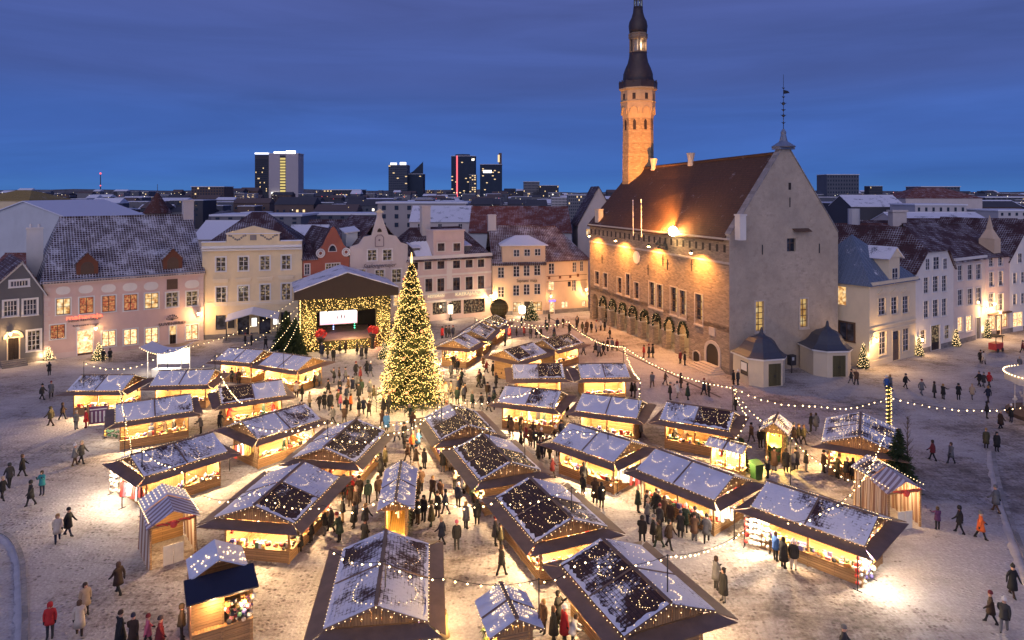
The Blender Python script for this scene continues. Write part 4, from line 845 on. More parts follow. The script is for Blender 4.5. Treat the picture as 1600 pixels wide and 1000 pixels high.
q.build('frieze_openings', m_door, TH, kind='stuff'); q = MB(); q.box(-.42,.02,-.02,TL,TE,TE+.22); q.build('eaves_course', m_trim, TH)
for k, (px,py) in enumerate(((941,403),(1081,413),(1013,420),(1036,405),(1043,412))):
    p = onface(px,py); q = MB(); q.box(-.09,-.003,p.y-.05,p.y+.05,p.z-.9,p.z+.6); q.box(-.09,-.003,p.y-.3,p.y+.3,p.z-.02,p.z+.06); q.build('wall_anchor', m_dark, TH)
# dragon-head water spouts
for py_ in (384,390):
    p = onface(1041 if py_ == 384 else 1044,py_); q = MB(); q.tube((-.1,p.y,p.z),(-1.3,p.y,p.z+.25),.12,6,0,.08); q.ball((-1.45,p.y,p.z+.35),.22,0,7,5,(1.4,.8,.9)); q.prism([(-1.5,p.y-.04,p.z+.5),(-1.25,p.y-.04,p.z+.95),(-1.2,p.y-.04,p.z+.45)],(0,.08,0)); q.prism([(-.5,p.y-.04,p.z+.2),(-.2,p.y-.04,p.z+.9),(-.05,p.y-.04,p.z+.1)],(0,.08,0)); q.build('water_spout', m_dark, TH)
# wall lamps washing the arcade side
for px, py, wt in ((935,369,3000),(977,376,3600),(1030,385,3000),(1097.5,395,3400)):
    p = onface(px,py); q = MB(); q.box(-1.75,-.003,p.y-.05,p.y+.05,p.z+.35,p.z+.42); q.lathe([(.3,.1),(.12,.36)],8,(-1.7,p.y,p.z)); lo = q.build('wall_lamp', m_dark, TH); lq = MB(); lq.ball((-1.7,p.y,p.z+.02),.2,0,8,5,(1,1,.6)); lq.build('lamp_glass', m_lampo, lo)
    spot(lo, (-1.7,p.y,p.z-.1), (-.1,p.y,p.z-6), wt*2.2, (1.0,.40,.075), 155, .7, .15)
# gable end
z_ap = 27.1; q = MB(); rr0, rr1 = 27.0, 25.7
GW = [(1187,494,13,46),(1256,489,11.5,44),(1236.6,380,14,26),(1234,291,4,11)]; gh = []
for cx, cy, wp, hp in GW: gh.append((ongab(cx-wp/2,cy).x, ongab(cx+wp/2,cy).x, ongab(cx,cy+hp/2).z, ongab(cx,cy-hp/2).z))
xs_ = sorted({0.0,TW,*[v for h in gh[:3] for v in h[:2]]}); zs_ = sorted({0.0,TE,*[v for h in gh[:2] for v in h[2:]], gh[2][2], min(gh[2][3],TE)})
for i in range(len(xs_)-1):
    for j in range(len(zs_)-1):
        cx_, cz_ = (xs_[i]+xs_[i+1])/2, (zs_[j]+zs_[j+1])/2
        if any(h[0]<cx_<h[1] and h[2]<cz_<h[3] for h in gh[:3]): continue
        q.poly([(xs_[i],-.001,zs_[j]),(xs_[i+1],-.001,zs_[j]),(xs_[i+1],-.001,zs_[j+1]),(xs_[i],-.001,zs_[j+1])])
for a,b,c,d in gh[:3]:
    q.poly([(a,0,c),(a,0,d),(a,.5,d),(a,.5,c)]); q.poly([(b,0,d),(b,0,c),(b,.5,c),(b,.5,d)]); q.poly([(a,0,d),(b,0,d),(b,.5,d),(a,.5,d)]); q.poly([(b,0,c),(a,0,c),(a,.5,c),(b,.5,c)])
q.prism([(0,-.001,TE),(TW,-.001,TE),(TW,-.001,TE+.7),(TW/2+.7,-.001,z_ap),(TW/2-.7,-.001,z_ap),(0,-.001,TE+.7)],(0,.75,0)); q.build('gable_wall', m_gab, TH)
q = MB(); 
for s in (0,1):
    x0 = TW if s else 0.0; xm = TW/2+(.7 if s else -.7); q.prism([(x0-(0 if s else .12),-.1,TE+.62),(x0+(.12 if s else 0),-.1,TE+.62),(xm+(.1 if s else -.1),-.1,z_ap+.05),(xm-(.1 if s else -.1),-.1,z_ap+.05)],(0,.9,0)) if 0 else None
q.box(TW/2-1.15,TW/2+1.15,-.35,1.1,z_ap+.002,z_ap+.25); q.lathe([(1.3,0),(1.45,.12),(.5,.75),(.3,1.6),(.34,1.9),(.12,2.3)],8,(TW/2,.35,z_ap+.25)); q.build('gable_cap', m_cop, TH)
q = MB(); z_ = z_ap+2.3; q.tube((TW/2,.35,z_),(TW/2,.35,z_+7.0),.05,6,0,.025)
for k, (dz, r_) in enumerate(((1.0,.2),(1.9,.3),(2.6,.24),(3.4,.34),(4.2,.16),(5.3,.14))):
    q.ball((TW/2,.35,z_+dz),r_*.6,0,7,5); q.path([(TW/2-r_*1.4,.35,z_+dz+.1),(TW/2,.35,z_+dz-.1),(TW/2+r_*1.4,.35,z_+dz+.1)],.035,4)
q.prism([(TW/2+.05,.33,z_+4.6),(TW/2+.95,.33,z_+4.75),(TW/2+.7,.33,z_+5.0),(TW/2+.05,.33,z_+5.1)],(0,.04,0)); q.build('weather_vane', m_dark, TH)
for k,(a,b,c,d) in enumerate(gh[:3]):
    gm = m_hall if k < 2 else m_glass; fq = MB(); e = .18
    if k < 2:
        fq.box(a-e,a,-.06,-.003,c-.1,d+e,1); fq.box(b,b+e,-.06,-.003,c-.1,d+e,1); fq.box(a,b,-.06,-.003,d,d+e,1); fq.box(a-e-.05,b+e+.05,-.14,-.003,c-.3,c-.1,1); fq.box(a,b,-.06,-.003,c-.1,c,1)
    ny = 5 if k < 2 else 2
    for j in range(1,ny): fq.box(a,b,.26,.32,c+(d-c)*j/ny-.045,c+(d-c)*j/ny+.045)
    fq.box((a+b)/2-.05,(a+b)/2+.05,.255,.325,c,d); wo = fq.build('window', [m_bframe,m_trim], TH)
    for i in range(2):
        for j in range(ny): link('pane', pane_mesh(gm), wo, (a+(b-a)*(i+.5)/2,.3,c+(d-c)*(j+.5)/ny), (0,0,0), ((b-a)/2-.07,1,(d-c)/ny-.07))
a,b,c,d = gh[2]; q = MB(); L = arch_pts(a-.02,b+.02,d-.55,.55,6); L2 = [(a-.02,d+.15),(b+.02,d+.15)]
for (x0,z0),(x1,z1) in zip(L,L[1:]): q.prism([(x0,-.02,z0),(x1,-.02,z1),(x1,-.02,d+.1),(x0,-.02,d+.1)],(0,.2,0))
q.build('window_arch', m_gab, TH)
a,b,c,d = gh[3]; q = MB(); q.box(a,b,-.02,.0-.003,c,d); q.build('slit_window', m_door, TH)
p0, p1 = ongab(1238,357), ongab(1263,361); q = MB(); q.slab([(p0.x,-.7,p0.z-.35),(p1.x,-.7,p0.z-.35),(p1.x,-.01,p0.z),(p0.x,-.01,p0.z)],.08); q.build('hatch_hood', m_bframe, TH)
for px,py in ((1234,316),(1191,390),(1280,388)):
    p = ongab(px,py); q = MB(); q.box(p.x-.06,p.x+.06,-.06,-.004,p.z-.6,p.z+.6); q.build('wall_anchor', m_dark, TH)
# roof
q = MB(); o_ = .45; sl = (rr0-TE)/(TW/2)
for s in (0,1):
    x_e = TW+o_ if s else -o_; z_e = TE+.22-o_*sl*.4
    q.slab([(x_e,.55,z_e),(TW/2,.55,rr0-.35),(TW/2,TL+.1,rr1),(x_e,TL+.1,z_e)],.2,0,(0,0,1))
q.build('roof', t_hall, TH); q = MB(); q.tube((TW/2,.75,rr0-.28),(TW/2,TL,rr1+.08),.22,6); q.build('ridge', t_hall, TH)
q = MB(); 
for s in (0,1):
    x0, xm = (TW,TW/2+.72) if s else (0.0,TW/2-.72); dx = .35*(1 if s else -1)
    q.slab([(x0,-.12,TE+.72),(xm,-.12,z_ap+.02),(xm,.9,z_ap+.02),(x0,.9,TE+.72)],.1)
q.build('gable_coping', m_kerb, TH)
for fy, hh in ((.52,1.5),(.80,1.5)):
    y = TL*fy; zr_ = rr0+(rr1-rr0)*fy; q = MB(); q.lathe([(.5,-.6),(.42,.3),(.62,1.2),(.66,1.35),(.5,1.4)],8,(TW/2-.3,y,zr_)); q.build('chimney', m_trim, TH)
for px, yb_, yt_, wd in ((936,356,328,1.3),(1157,371,337,.9)):
    p = onface(px, yb_, .5); zt_ = onface(px, yt_, .5).z; q = MB(); q.box(.05,.95,p.y-wd/2,p.y+wd/2,TE+.1,zt_); q.box(-.03,1.03,p.y-wd/2-.08,p.y+wd/2+.08,zt_,zt_+.18); q.build('chimney', m_trim if px<1000 else m_whitew, TH)
for px in (994,1007):
    p = onface(px,360); zt_ = p.z+4.4; q = MB(); q.tube((-.5,p.y,TE-.9),(-.55,p.y,zt_),.06,6); q.ball((-.55,p.y,zt_+.1),.12,0,6,4); q.tube((-.5,p.y,TE-.4),(0,p.y,TE-.4),.05,5); fo = q.build('flag_pole', m_white, TH)
    q = MB(); n_=6; vs=[]; fs=[]
    for i in range(n_):
        for j in range(2): vs.append((-.55-.12*math.sin(i*1.3)-.05*j, p.y-.06-.18*j*(1-.1*i), zt_-.3-i*.42-(.12*j)))
    for i in range(n_-1): fs.append((2*i,2*i+1,2*i+3,2*i+2))
    q.mesh(vs,fs); q.mesh([(x+.03,y,z) for x,y,z in vs],[tuple(reversed(f)) for f in fs]); q.build('flag', m_white, fo)
# floodlight on the eaves, thrown along the roof at the tower
FP = onface(1050.5,362,-.6); FL = empty('floodlight', TM @ FP, th_rz, 'blinding orange floodlight bracketed on the town hall eaves', 'floodlight')
q = MB(); q.box(-.28,.28,-.35,.2,-.3,.3); q.box(-.05,.7,.0,.1,-.5,-.4); q.tube((0,0,-.45),(0,0,-.3),.06,6); q.build('housing', m_dark, FL); q = MB(); q.ball((-.15,-.4,.1),.72,0,14,9,(.9,.6,.9)); q.build('lens', emit('flood_lens',(1.0,.72,.32),120.0), FL)
TOWX = Vector(((997-800)/FPX*117.0, 117.0, 0)); tl = TMI @ TOWX
spot(FL, (0,.3,.55), (tl.x-FP.x, tl.y-FP.y, 31-FP.z), 54000, (1.0,.35,.055), 34, .7, .2); point(FL, (-.2,-.9,.7), 1900, ORANGE, .25)
spot(FL, (-.1,.5,.6), (6.5, tl.y-FP.y-6, 21-FP.z), 38000, ORANGE, 85, .9, .2)
# roof washers along the eaves
# ---- tower
TT = empty('tower', TOWX, 0.35, 'slender octagonal town hall tower with dark baroque spire', 'tower')
yz = lambda y: 22+(HOR-y)*117.0/FPX
m_tw = stone('tower_stone', (0.44,0.31,0.17), .6, .25); m_tt = plain('tower_trim', (0.46,0.34,0.20), .9, .12, 2.5, .3)
q = MB(); a8 = R(22.5); q.lathe([(2.78,14),(2.70,yz(250)),(2.62,yz(190)),(2.66,yz(186))],8,(0,0,0),0,a8); q.build('shaft', m_tw, TT)
q = MB(); q.lathe([(2.66,yz(186)),(2.98,yz(170)),(2.98,yz(143))],8,(0,0,0),0,a8); q.build('upper_stage', m_tt, TT)
for k in range(8):
    a = k*math.pi/4; n = Vector((math.cos(a),math.sin(a),0)); t = Vector((-n.y,n.x,0)); R_ = 2.98*math.cos(a8)
    q = MB(); L = arch_pts(-.85,.85,yz(180),1.3,5); base = n*(R_+.01)
    for (x0,z0),(x1,z1) in zip(L,L[1:]): q.tube(base+t*x0*.9+Vector((0,0,z0)), base+t*x1*.9+Vector((0,0,z1)), .12, 4)
    q.build('blind_arch', m_tt, TT)
    q = MB(); c = n*(R_+.02); q.prism([c-t*.28+Vector((0,0,yz(157.5))),c+t*.28+Vector((0,0,yz(157.5))),c+t*.28+Vector((0,0,yz(148))),c-t*.28+Vector((0,0,yz(148)))],-n*.1); q.build('window', m_door, TT)
    q = MB(); c = n*(2.66*math.cos(a8)+.02); L = [(-.25,yz(204)),(.25,yz(204)),(.25,yz(191)),(0,yz(187.5)),(-.25,yz(191))]; q.prism([c+t*x+Vector((0,0,z)) for x,z in L],-n*.1); q.build('window', m_door, TT)
q = MB(); q.lathe([(3.05,yz(161)),(3.12,yz(160)),(3.05,yz(159))],8,(0,0,0),0,a8); q.lathe([(3.0,yz(143)),(3.3,yz(141)),(3.3,yz(139))],8,(0,0,0),0,a8); q.build('cornice', m_tt, TT)
m_spire = plain('spire_copper', (0.045,0.03,0.03), .55, .25, 2.0, .15)
q = MB(); q.lathe([(3.32,yz(139)),(3.36,yz(129)),(3.22,yz(129)),(3.2,yz(138))],8,(0,0,0),0,a8)
for k in range(16):
    a = k*math.pi/8+a8; q.box(*[v for v in (3.15*math.cos(a)-.08,3.15*math.cos(a)+.08,3.15*math.sin(a)-.08,3.15*math.sin(a)+.08)],yz(131),yz(127))
q.build('balcony', m_spire, TT)
q = MB(); q.lathe([(2.55,yz(139)),(2.5,yz(132)),(2.62,yz(124)),(2.55,yz(116)),(2.25,yz(108)),(1.8,yz(99)),(1.58,yz(90)),(1.5,yz(83))],16); q.build('lower_onion', m_spire, TT, smooth=True)
q = MB(); q.lathe([(1.55,yz(83)),(1.6,yz(81.5)),(1.5,yz(81))],8,(0,0,0),0,a8)
for k in range(8):
    a = k*math.pi/4+a8; q.tube((1.35*math.cos(a),1.35*math.sin(a),yz(81)),(1.35*math.cos(a),1.35*math.sin(a),yz(62)),.16,6)
q.lathe([(1.5,yz(62)),(1.68,yz(59)),(1.62,yz(56)),(1.72,yz(54.5)),(1.5,yz(52))],8,(0,0,0),0,a8); q.build('lantern', plain('lantern_trim',(0.25,0.17,0.11)), TT); q = MB(); q.lathe([(.7,yz(81)),(.7,yz(62))],8); q.build('lantern_core', m_trim, TT); point(TT,(0,-1.02,yz(72)),60,(1,.75,.45),.1); point(TT,(.75,-.75,yz(72)),60,(1,.75,.45),.1)
q = MB(); q.lathe([(1.5,yz(52)),(1.58,yz(47)),(1.65,yz(41)),(1.5,yz(34)),(1.15,yz(28)),(.9,yz(20)),(.8,yz(12))],16); q.build('upper_onion', m_spire, TT, smooth=True)
q = MB(); q.lathe([(.88,yz(12)),(.8,yz(11))],8)
for k in range(8): q.tube((.7*math.cos(k*math.pi/4),.7*math.sin(k*math.pi/4),yz(11)),(.7*math.cos(k*math.pi/4),.7*math.sin(k*math.pi/4),yz(-1)),.09,5)
q.lathe([(.85,yz(-1)),(.9,yz(-3)),(.75,yz(-8)),(.3,yz(-20)),(.1,yz(-60)),(.04,yz(-85))],10); q.ball((0,0,yz(-62)),.35,0,10,6); q.build('top_spire', m_spire, TT); point(TT,(0,-.3,yz(5)),40,(.8,1,.75),.1)

gq = MB(); a_ = TM @ Vector((-6.4,-7,0.004)); b_ = TM @ Vector((-6.4,TL+3,0.004)); n_ = er*.16; gq.poly([a_-n_,a_+n_,b_+n_,b_-n_]); tag(gq.build('pavement_gutter', plain('gutter_stone',(.10,.085,.08),.8,.2,2,.3)), kind='structure')
# ---- two bell-roofed kiosks against the gable
m_kw = plaster('kiosk_plaster', (0.62,0.53,0.40)); m_kd = boards('olive_door', (0.085,0.075,0.032), .2, True); m_kr = plain('kiosk_roof', (0.05,0.055,0.075), .5, .15, 3.0, .1)
def kiosk(c, rz, label):
    o = empty('bell_roof_kiosk', c, rz, label, 'kiosk', 'kiosks against the town hall gable'); W2, D2 = 2.35, 2.1; ch_ = 1.1
    pts = [(-W2,ch_),(-W2,-D2+ch_),(-W2+ch_,-D2),(W2-ch_,-D2),(W2,-D2+ch_),(W2,D2),(-W2,D2)]
    q = MB(); q.prism([(x,y,0) for x,y in pts],(0,0,2.95)); q.build('wall', m_kw, o); q = MB(); q.prism([(x*1.09,y*1.09,2.95) for x,y in pts],(0,0,.2)); q.build('cornice', m_white, o)
    q = MB(); vs=[]; prof = [(1.12,3.15),(.98,3.32),(.8,3.7),(.68,4.15),(.58,4.65),(.42,5.05),(.2,5.3),(.08,5.6),(.05,6.1)]
    for r_,z in prof: vs += [(x*r_,y*r_,z) for x,y in pts]
    n = len(pts); fs = [(j*n+i,j*n+(i+1)%n,(j+1)*n+(i+1)%n,(j+1)*n+i) for j in range(len(prof)-1) for i in range(n)]; q.mesh(vs,fs); q.ball((0,0,6.15),.13); q.build('bell_roof', m_kr, o)
    for s in (-1,1):
        q = MB(); x0,x1 = (-.78,-.01) if s<0 else (.01,.78); q.box(x0+.2,x1+.2,-D2-.06,-D2-.003,.08,2.55); d = q.build('door', m_kd, o); h = MB(); h.box(.2+s*.1-.03,.2+s*.1+.03,-D2-.1,-D2-.061,1.1,1.3); h.build('handle', m_dark, d)
    return o
k1 = kiosk(gp(1190,596), th_rz-.08, 'cream kiosk with bell roof and notice board, nearer the arcade corner'); q = MB(); q.box(-2.42,-2.352,-.8,.5,1.0,2.5); nb = q.build('notice_board', m_dark, k1); q = MB(); q.box(-2.44,-2.421,-.7,.4,1.5,2.4); q.build('notice_paper', m_white, nb)
k2 = kiosk(gp(1293,582), th_rz-.25, 'cream kiosk with bell roof nearer the ivory corner house')
P = gp(1237,583); o = empty('ticket_machine', P, th_rz, 'dark ticket machine on a post between the two kiosks', 'machine'); q = MB(); q.tube((0,0,0),(0,0,1.0),.07,8); q.build('post', m_dark, o); q = MB(); q.box(-.42,.42,-.3,.3,1.0,2.2); q.build('cabinet', m_dark, o); q = MB(); q.box(-.2,.1,-.32,-.301,1.6,2.0); q.build('display', plain('display_grey',(.4,.42,.45),.3), o)

# ================================================================== stage
SA, SB = gp(471,551), gp(610,540); SW = Wall(SA,SB); o = ST = empty('stage', SW.A, SW.rz, 'covered concert stage framed with golden lights beside the fir tree', 'stage'); W_ = SW.W; D_ = 9.0
zb = SW.uz(540,465)[1]; zl = SW.uz(540,485)[1]; pw = 2.0; zf = 1.55
m_sg = plain('stage_hedge', (0.05,0.045,0.015), .9, .3, 3, 0)
def lights_on(par, x0, x1, y, z0, z1, n, name, mat, rr, r=.045, th=.12):
    q = MB()
    for _ in range(n): q.bulb((rr.uniform(x0,x1), y-rr.uniform(0,th), rr.uniform(z0,z1)), r*rr.uniform(.7,1.2))
    return q.build(name, mat, par, kind='stuff')
rr = random.Random(3)
for nm, x0, x1, z0, z1, n in (('pillar',0,pw,0,zl,300),('pillar',W_-pw,W_,0,zl,300),('lintel',0,W_,zl,zb,330)):
    q = MB(); q.box(x0,x1,0,.8,z0,z1)
    for _ in range(int(n*.5)): q.ball((rr.uniform(x0,x1),rr.uniform(-.1,.02),rr.uniform(z0,z1)),rr.uniform(.1,.2),0,5,3)
    po = q.build(nm, m_sg, o); lights_on(po, x0+.03, x1-.03, -.14, z0+.1, z1, n, 'curtain_lights', m_gold, rr)
q = MB(); q.box(0,.3,.8,4,0,zb-.2); po = q.build('wing', m_sg, o); q = MB()
for _ in range(170): q.bulb((-.06,rr.uniform(.1,3.9),rr.uniform(.2,zb-.3)),.045)
q.build('curtain_lights', m_gold, po, kind='stuff')
zp = SW.uz(537,424)[1]; ov = 1.0; q = MB(); um = W_*.5; dz = 1.2
q.prism([(-ov,-.9,zb+.1),(W_+ov,-.9,zb+.1),(W_+ov,-.9,zb+.1+dz),(um,-.9,zp),(-ov,-.9,zb+.1+dz)],(0,.15,0)); q.build('fascia', plain('stage_tarp',(0.035,0.022,0.018),.8), o)
for s in (0,1):
    q = MB(); ux = W_+ov if s else -ov; q.slab([(ux,-.95,zb+.1+dz),(um,-.95,zp+.02),(um,D_,zp+.02),(ux,D_,zb+.1+dz)],.12,0,(0,0,1)); q.build('roof_panel', m_tin, o)
q = MB(); q.box(.3,W_-.3,D_-.3,D_,0,zb+.5); q.box(W_-.3,W_,.8,D_,0,zb); q.box(0,.3,4,D_,0,zb); q.build('back_curtain', m_black, o)
q = MB(); q.box(pw,W_-pw,-.3,D_-.3,zf-.2,zf); q.build('stage_floor', boards('stage_boards',(0.24,0.15,0.13),.2), o); q = MB(); q.box(pw,W_-pw,-.2,-.1,0,zf-.2); po = q.build('stage_front', m_sg, o); lights_on(po,pw+.1,W_-pw-.1,-.22,.1,zf-.25,150,'curtain_lights',m_gold,rr)
# the screen hangs inside
sA = hit(500,495,SW.A-SW.n*4.0,SW.n); sB = hit(558,495,SW.A-SW.n*4.0,SW.n); s0 = (sA-SW.A).dot(SW.u); s1 = (sB-SW.A).dot(SW.u); sz0 = hit(530,506,SW.A-SW.n*4.0,SW.n).z; sz1 = hit(530,484,SW.A-SW.n*4.0,SW.n).z
def screen_mat():
    m, t, b = _mat('concert_screen'); t.nodes.remove(b); uv = nd(t,'ShaderNodeTexCoord').outputs['UV']; sp = nd(t,'ShaderNodeSeparateXYZ',{'Vector':uv})
    n = nd(t,'ShaderNodeTexNoise',{'Vector':uv,'Scale':.55,'Detail':2.0}).outputs['Fac']; col = mixc(t, mrange(t,sp.outputs[1],sz0+.2,sz0+1.6), (1,.45,.5,1), (1,.93,.96,1)); col = mixc(t, mrange(t,n,.56,.62), col, (.75,.42,.5,1))
    e = nd(t,'ShaderNodeEmission',{'Color':col,'Strength':2.2}); t.links.new(e.outputs[0],t.nodes['Material Output'].inputs[0]); return m
q = MB(); q.box(s0-.1,s1+.1,4.02,4.2,sz0-.1,sz1+.1); scn = q.build('screen', m_dark, o); q = MB(); q.poly([(s0,4.0,sz0),(s1,4.0,sz0),(s1,4.0,sz1),(s0,4.0,sz1)]); q.build('picture', screen_mat(), scn)
q = MB(); um2 = s0+(s1-s0)*.6
for dx, sc_ in ((-.7,.45),(-.15,.62),(.3,.5)): q.lathe([(r_*sc_,z_*sc_) for r_,z_ in ((.05,0),(.12,.45),(.16,.75),(.08,.85),(.11,1.0),(.04,1.15))],6,(um2+dx,3.97,sz0+.7),0,0,.1)
q.build('figure_silhouette', m_door, scn)
for px, col, nm in ((521,(.35,.45,1.0),'blue'),(554,(.1,.9,.45),'green')):
    p = hit(px,520,SW.A-SW.n*5.0,SW.n); u = (p-SW.A).dot(SW.u); q = MB()
    for k in range(6): q.ball((u,5.0,zf+.35+k*.32),.09,0,6,4)
    q.build('light_column', emit('stage_'+nm,col,5.0), o)
point(o,(W_*.45,2.5,zb-1.0),300,(1,.6,.75),.3); point(o,(W_*.55,-1.4,2.4),900,(1,.66,.26),.6); point(o,(1.0,-1.3,4.2),500,(1,.66,.26),.6); point(o,(W_-1.0,-1.3,4.2),500,(1,.66,.26),.6); point(o,(W_*.8,-.9,.6),300,(1,.2,.1),.3)
m_bloom = emit('red_bloom_glow',(1.0,.06,.05),0.45); m_goods_red = plain('crimson_petal',(.45,.03,.03),.6,.2,6,0)  # blossoms are no lamps; their glow is added as emission
for px, py in ((501,520),(581,514)):
    p = SW.uz(px,py); c = Vector((p[0],.5,p[1])); fo = empty('flower_bouquet', (0,0,0), 0); fo.location = SW.A+SW.u*p[0]-SW.n*(-.9)+Vector((0,0,0)); fo.rotation_euler=(0,0,SW.rz); zc_ = p[1]
    tag(fo,'tall vase of red flowers with added glow at the %s side of the stage' % ('left' if px<540 else 'right'),'flowers','stage flower vases'); q = MB(); q.lathe([(.35,0),(.25,.5),(.3,zc_-1.0),(.55,zc_-.6)],10); q.build('vase', m_black, fo); q = MB()
    for _ in range(60):
        a = rr.uniform(0,6.28); b = rr.uniform(-.6,1.2); r_ = .72*rr.uniform(.8,1.05); q.ball((r_*math.cos(a)*math.cos(b),r_*math.sin(a)*math.cos(b),zc_+.7*math.sin(b)*.8),rr.uniform(.07,.2),rr.randrange(2),6,4)
    q.build('blossoms', [m_bloom, m_goods_red], fo, kind='stuff')

# ================================================================== firs
def fir_mesh(q, Hh, Rr, seed, n=380, z0=.05, trunk=True, dens=6, pw_=.92):
    r = random.Random(seed); tips = []
    for k in range(n):
        f = (k+.5)/n; f = f**1.25; z = Hh*(z0+(1-z0)*f*.985); L = Rr*(1-f)**pw_*r.uniform(.66,1.12)+.12; a = k*2.39996+r.uniform(-.3,.3); dr = Vector((math.cos(a),math.sin(a),0)); sd = Vector((-dr.y,dr.x,0))
        for j in range(dens):
            t = (j+.6)/dens; c = dr*L*t+Vector((0,0,z-.32*L*t*t*.6)); s = (.20+.42*(1-t*.45))*min(1.0,L*.55+.2)
            for k2 in range(2):
                tip = c+dr*s*.75+sd*s*r.uniform(-.9,.9)+Vector((0,0,r.uniform(-.35,.12)*s)); w_ = s*.32; up = Vector((0,0,1))
                q.mesh([c-sd*w_*.6, c+sd*w_*.6, tip],[(0,1,2)]); q.mesh([c+up*w_*.6, c-up*w_*.7, tip+sd*.04],[(0,1,2)])
        tips.append((dr*L+Vector((0,0,z-.2*L)), f, a))
    return tips
TP = gp(643,629); TPW = .80
o = TR = empty('christmas_tree', TP, 0, 'giant fir tree wrapped in golden lights beside the stage', 'tree')
Ht = 22-(408-HOR)*TP.y/FPX; Rt = 3.35
q = MB(); q.tube((0,0,0),(0,0,Ht*.96),.28,8,0,.03); q.build('trunk', m_bark, o); q = MB(); tips = fir_mesh(q,Ht,Rt,11,1000,.03,True,7,TPW); q.build('crown', plain('spruce_needles',(.06,.07,.022),.85,.35,1.2,0), o)
q = MB(); rr = random.Random(5)
def tree_r(f): return Rt*(1-f)**TPW
# swags of lamps looped round the crown, tier under tier
for tier in range(36):
    f0 = .03+.93*(tier/36)**1.0; rad = tree_r(f0)+.1; nsw = max(3,int(rad*4.2)); ph = rr.random()*6.28
    for s in range(nsw):
        nb = max(5,int(rad*6.28/nsw/.125)); sag = rr.uniform(.15,1.0)*min(1,rad*.6)
        for k in range(nb):
            a = ph+(s+k/nb)*6.28/nsw; t = k/nb; z = Ht*(.05+.95*f0)-sag*4*t*(1-t)+rr.uniform(-.14,.14); r_ = rad*(.86+.2*rr.random())
            q.bulb((r_*math.cos(a),r_*math.sin(a),z), rr.uniform(.028,.05))
for p, f, a in tips:
    if rr.random()<.5: q.bulb(p+Vector((0,0,.1)), rr.uniform(.025,.05))
q.build('fairy_lights', m_gold, o, kind='stuff')
bq = MB(); bq.ball((0,0,0),.17,0,10,6); bm = bq.data('bauble', plain('pink_bauble',(0.70,0.30,0.20),.3,.05,2,0), True)
for p, f, a in rr.sample([t_ for t_ in tips if t_[1]<.93], 36): link('bauble', bm, o, p*1.02)
q = MB(); q.lathe([(.05,-.4),(.12,0),(.03,.9)],6,(0,0,Ht)); q.build('tree_top', m_gold, o)
q = MB()
for k in range(16):
    a = k*2*math.pi/16; b = (k+1)*2*math.pi/16; p0 = (4.3*math.cos(a),4.3*math.sin(a)); p1 = (4.3*math.cos(b),4.3*math.sin(b)); q.tube((*p0,0),(*p0,1.05),.035,5); q.tube((*p0,1.0),(*p1,1.0),.025,5); q.tube((*p0,.5),(*p1,.5),.018,4)
q.build('railing', m_dark, o)
for k in range(10):
    a = k*2*math.pi/10; point(o,(4.4*math.cos(a),4.4*math.sin(a),1.6+1.2*(k%2)),330,(1,.66,.26),.5)
for k in range(5):
    a = k*2*math.pi/5-1.2; point(o,(3.2*math.cos(a),3.2*math.sin(a),7.0),520,(1,.66,.26),.5)
for k in range(5):
    a = k*2*math.pi/5-.7; point(o,(2.2*math.cos(a),2.2*math.sin(a),10.6),300,(1,.66,.26),.4); point(o,(3.9*math.cos(a),3.9*math.sin(a),4.4),420,(1,.66,.26),.5)
def small_fir(px, py, h, r, label, lights=0, seed=0, group=None, Y=None):
    P = gp(px,py); o = empty('fir_tree', P, seed, label, 'tree', group); q = MB(); q.tube((0,0,0),(0,0,h*.95),.09,6,0,.015); q.build('trunk', m_bark, o); q = MB(); tp = fir_mesh(q,h,r,seed,int(90+40*h),.06,True,5); q.build('crown', m_fir, o)
    if lights:
        q = MB(); r_ = random.Random(seed)
        for p, f, a in tp:
            for _ in range(lights): q.bulb(p*r_.uniform(.85,1.03)+Vector((0,0,r_.uniform(0,.25))), .034)
        q.build('fairy_lights', m_fairy, o, kind='stuff'); point(o,(0,-r-.3,h*.5),150,WARMW,.3)
    return o
G_ = 'small fir trees on the square'
small_fir(447,548,5.6,2.0,'dark unlit fir left of the stage, nearer the cream house',0,21,G_); small_fir(461,556,5.2,1.7,'dark unlit fir against the left stage pillar',0,22,G_)
small_fir(1404,766,4.6,1.35,'dark fir beside the right striped hut',0,23,G_); small_fir(1158,735,2.6,.6,'slim fir beside the green bin and small table stall',0,24,G_)
small_fir(155,562,2.2,.8,'small lit fir beside the pink house door',2,25,G_); small_fir(830,500,3.2,1.3,'frosted fir in front of the tan lettered house',1,26,G_)
small_fir(1349,575,3.0,.55,'brightly lit slim fir at the ivory house corner',1,27,G_); small_fir(1436,556,2.4,.45,'brightly lit slim fir between ivory and white houses',1,28,G_); small_fir(1494,541,2.4,.45,'brightly lit slim fir between white and lilac houses',1,29,G_); small_fir(1543,528,2.8,.45,'brightly lit slim fir at the narrow house shop front',1,30,G_)
small_fir(76,562,1.6,.6,'tiny lit fir left of the lit booth',3,31,G_); small_fir(600,560,2.0,.7,'small fir at the right stage pillar',1,32,G_)
for k,(px,py,h) in enumerate(((1418,770,7.0),)):
    o = empty('bare_sapling', gp(px,py), 0, 'thin leafless sapling behind the right striped hut', 'tree'); q = MB(); r_ = random.Random(9); q.tube((0,0,0),(0,0,h*.8),.05,5,0,.015); q.build('trunk', m_bark, o); q = MB()
    for _ in range(90):
        z = r_.uniform(.2,.78)*h; a = r_.uniform(0,6.28); L = r_.uniform(.5,1.0)*(1-z/h); q.tube((0,0,z),(L*math.cos(a),L*math.sin(a),z+L*1.6),.014,3,0,.004)
    q.build('crown', m_bark, o)
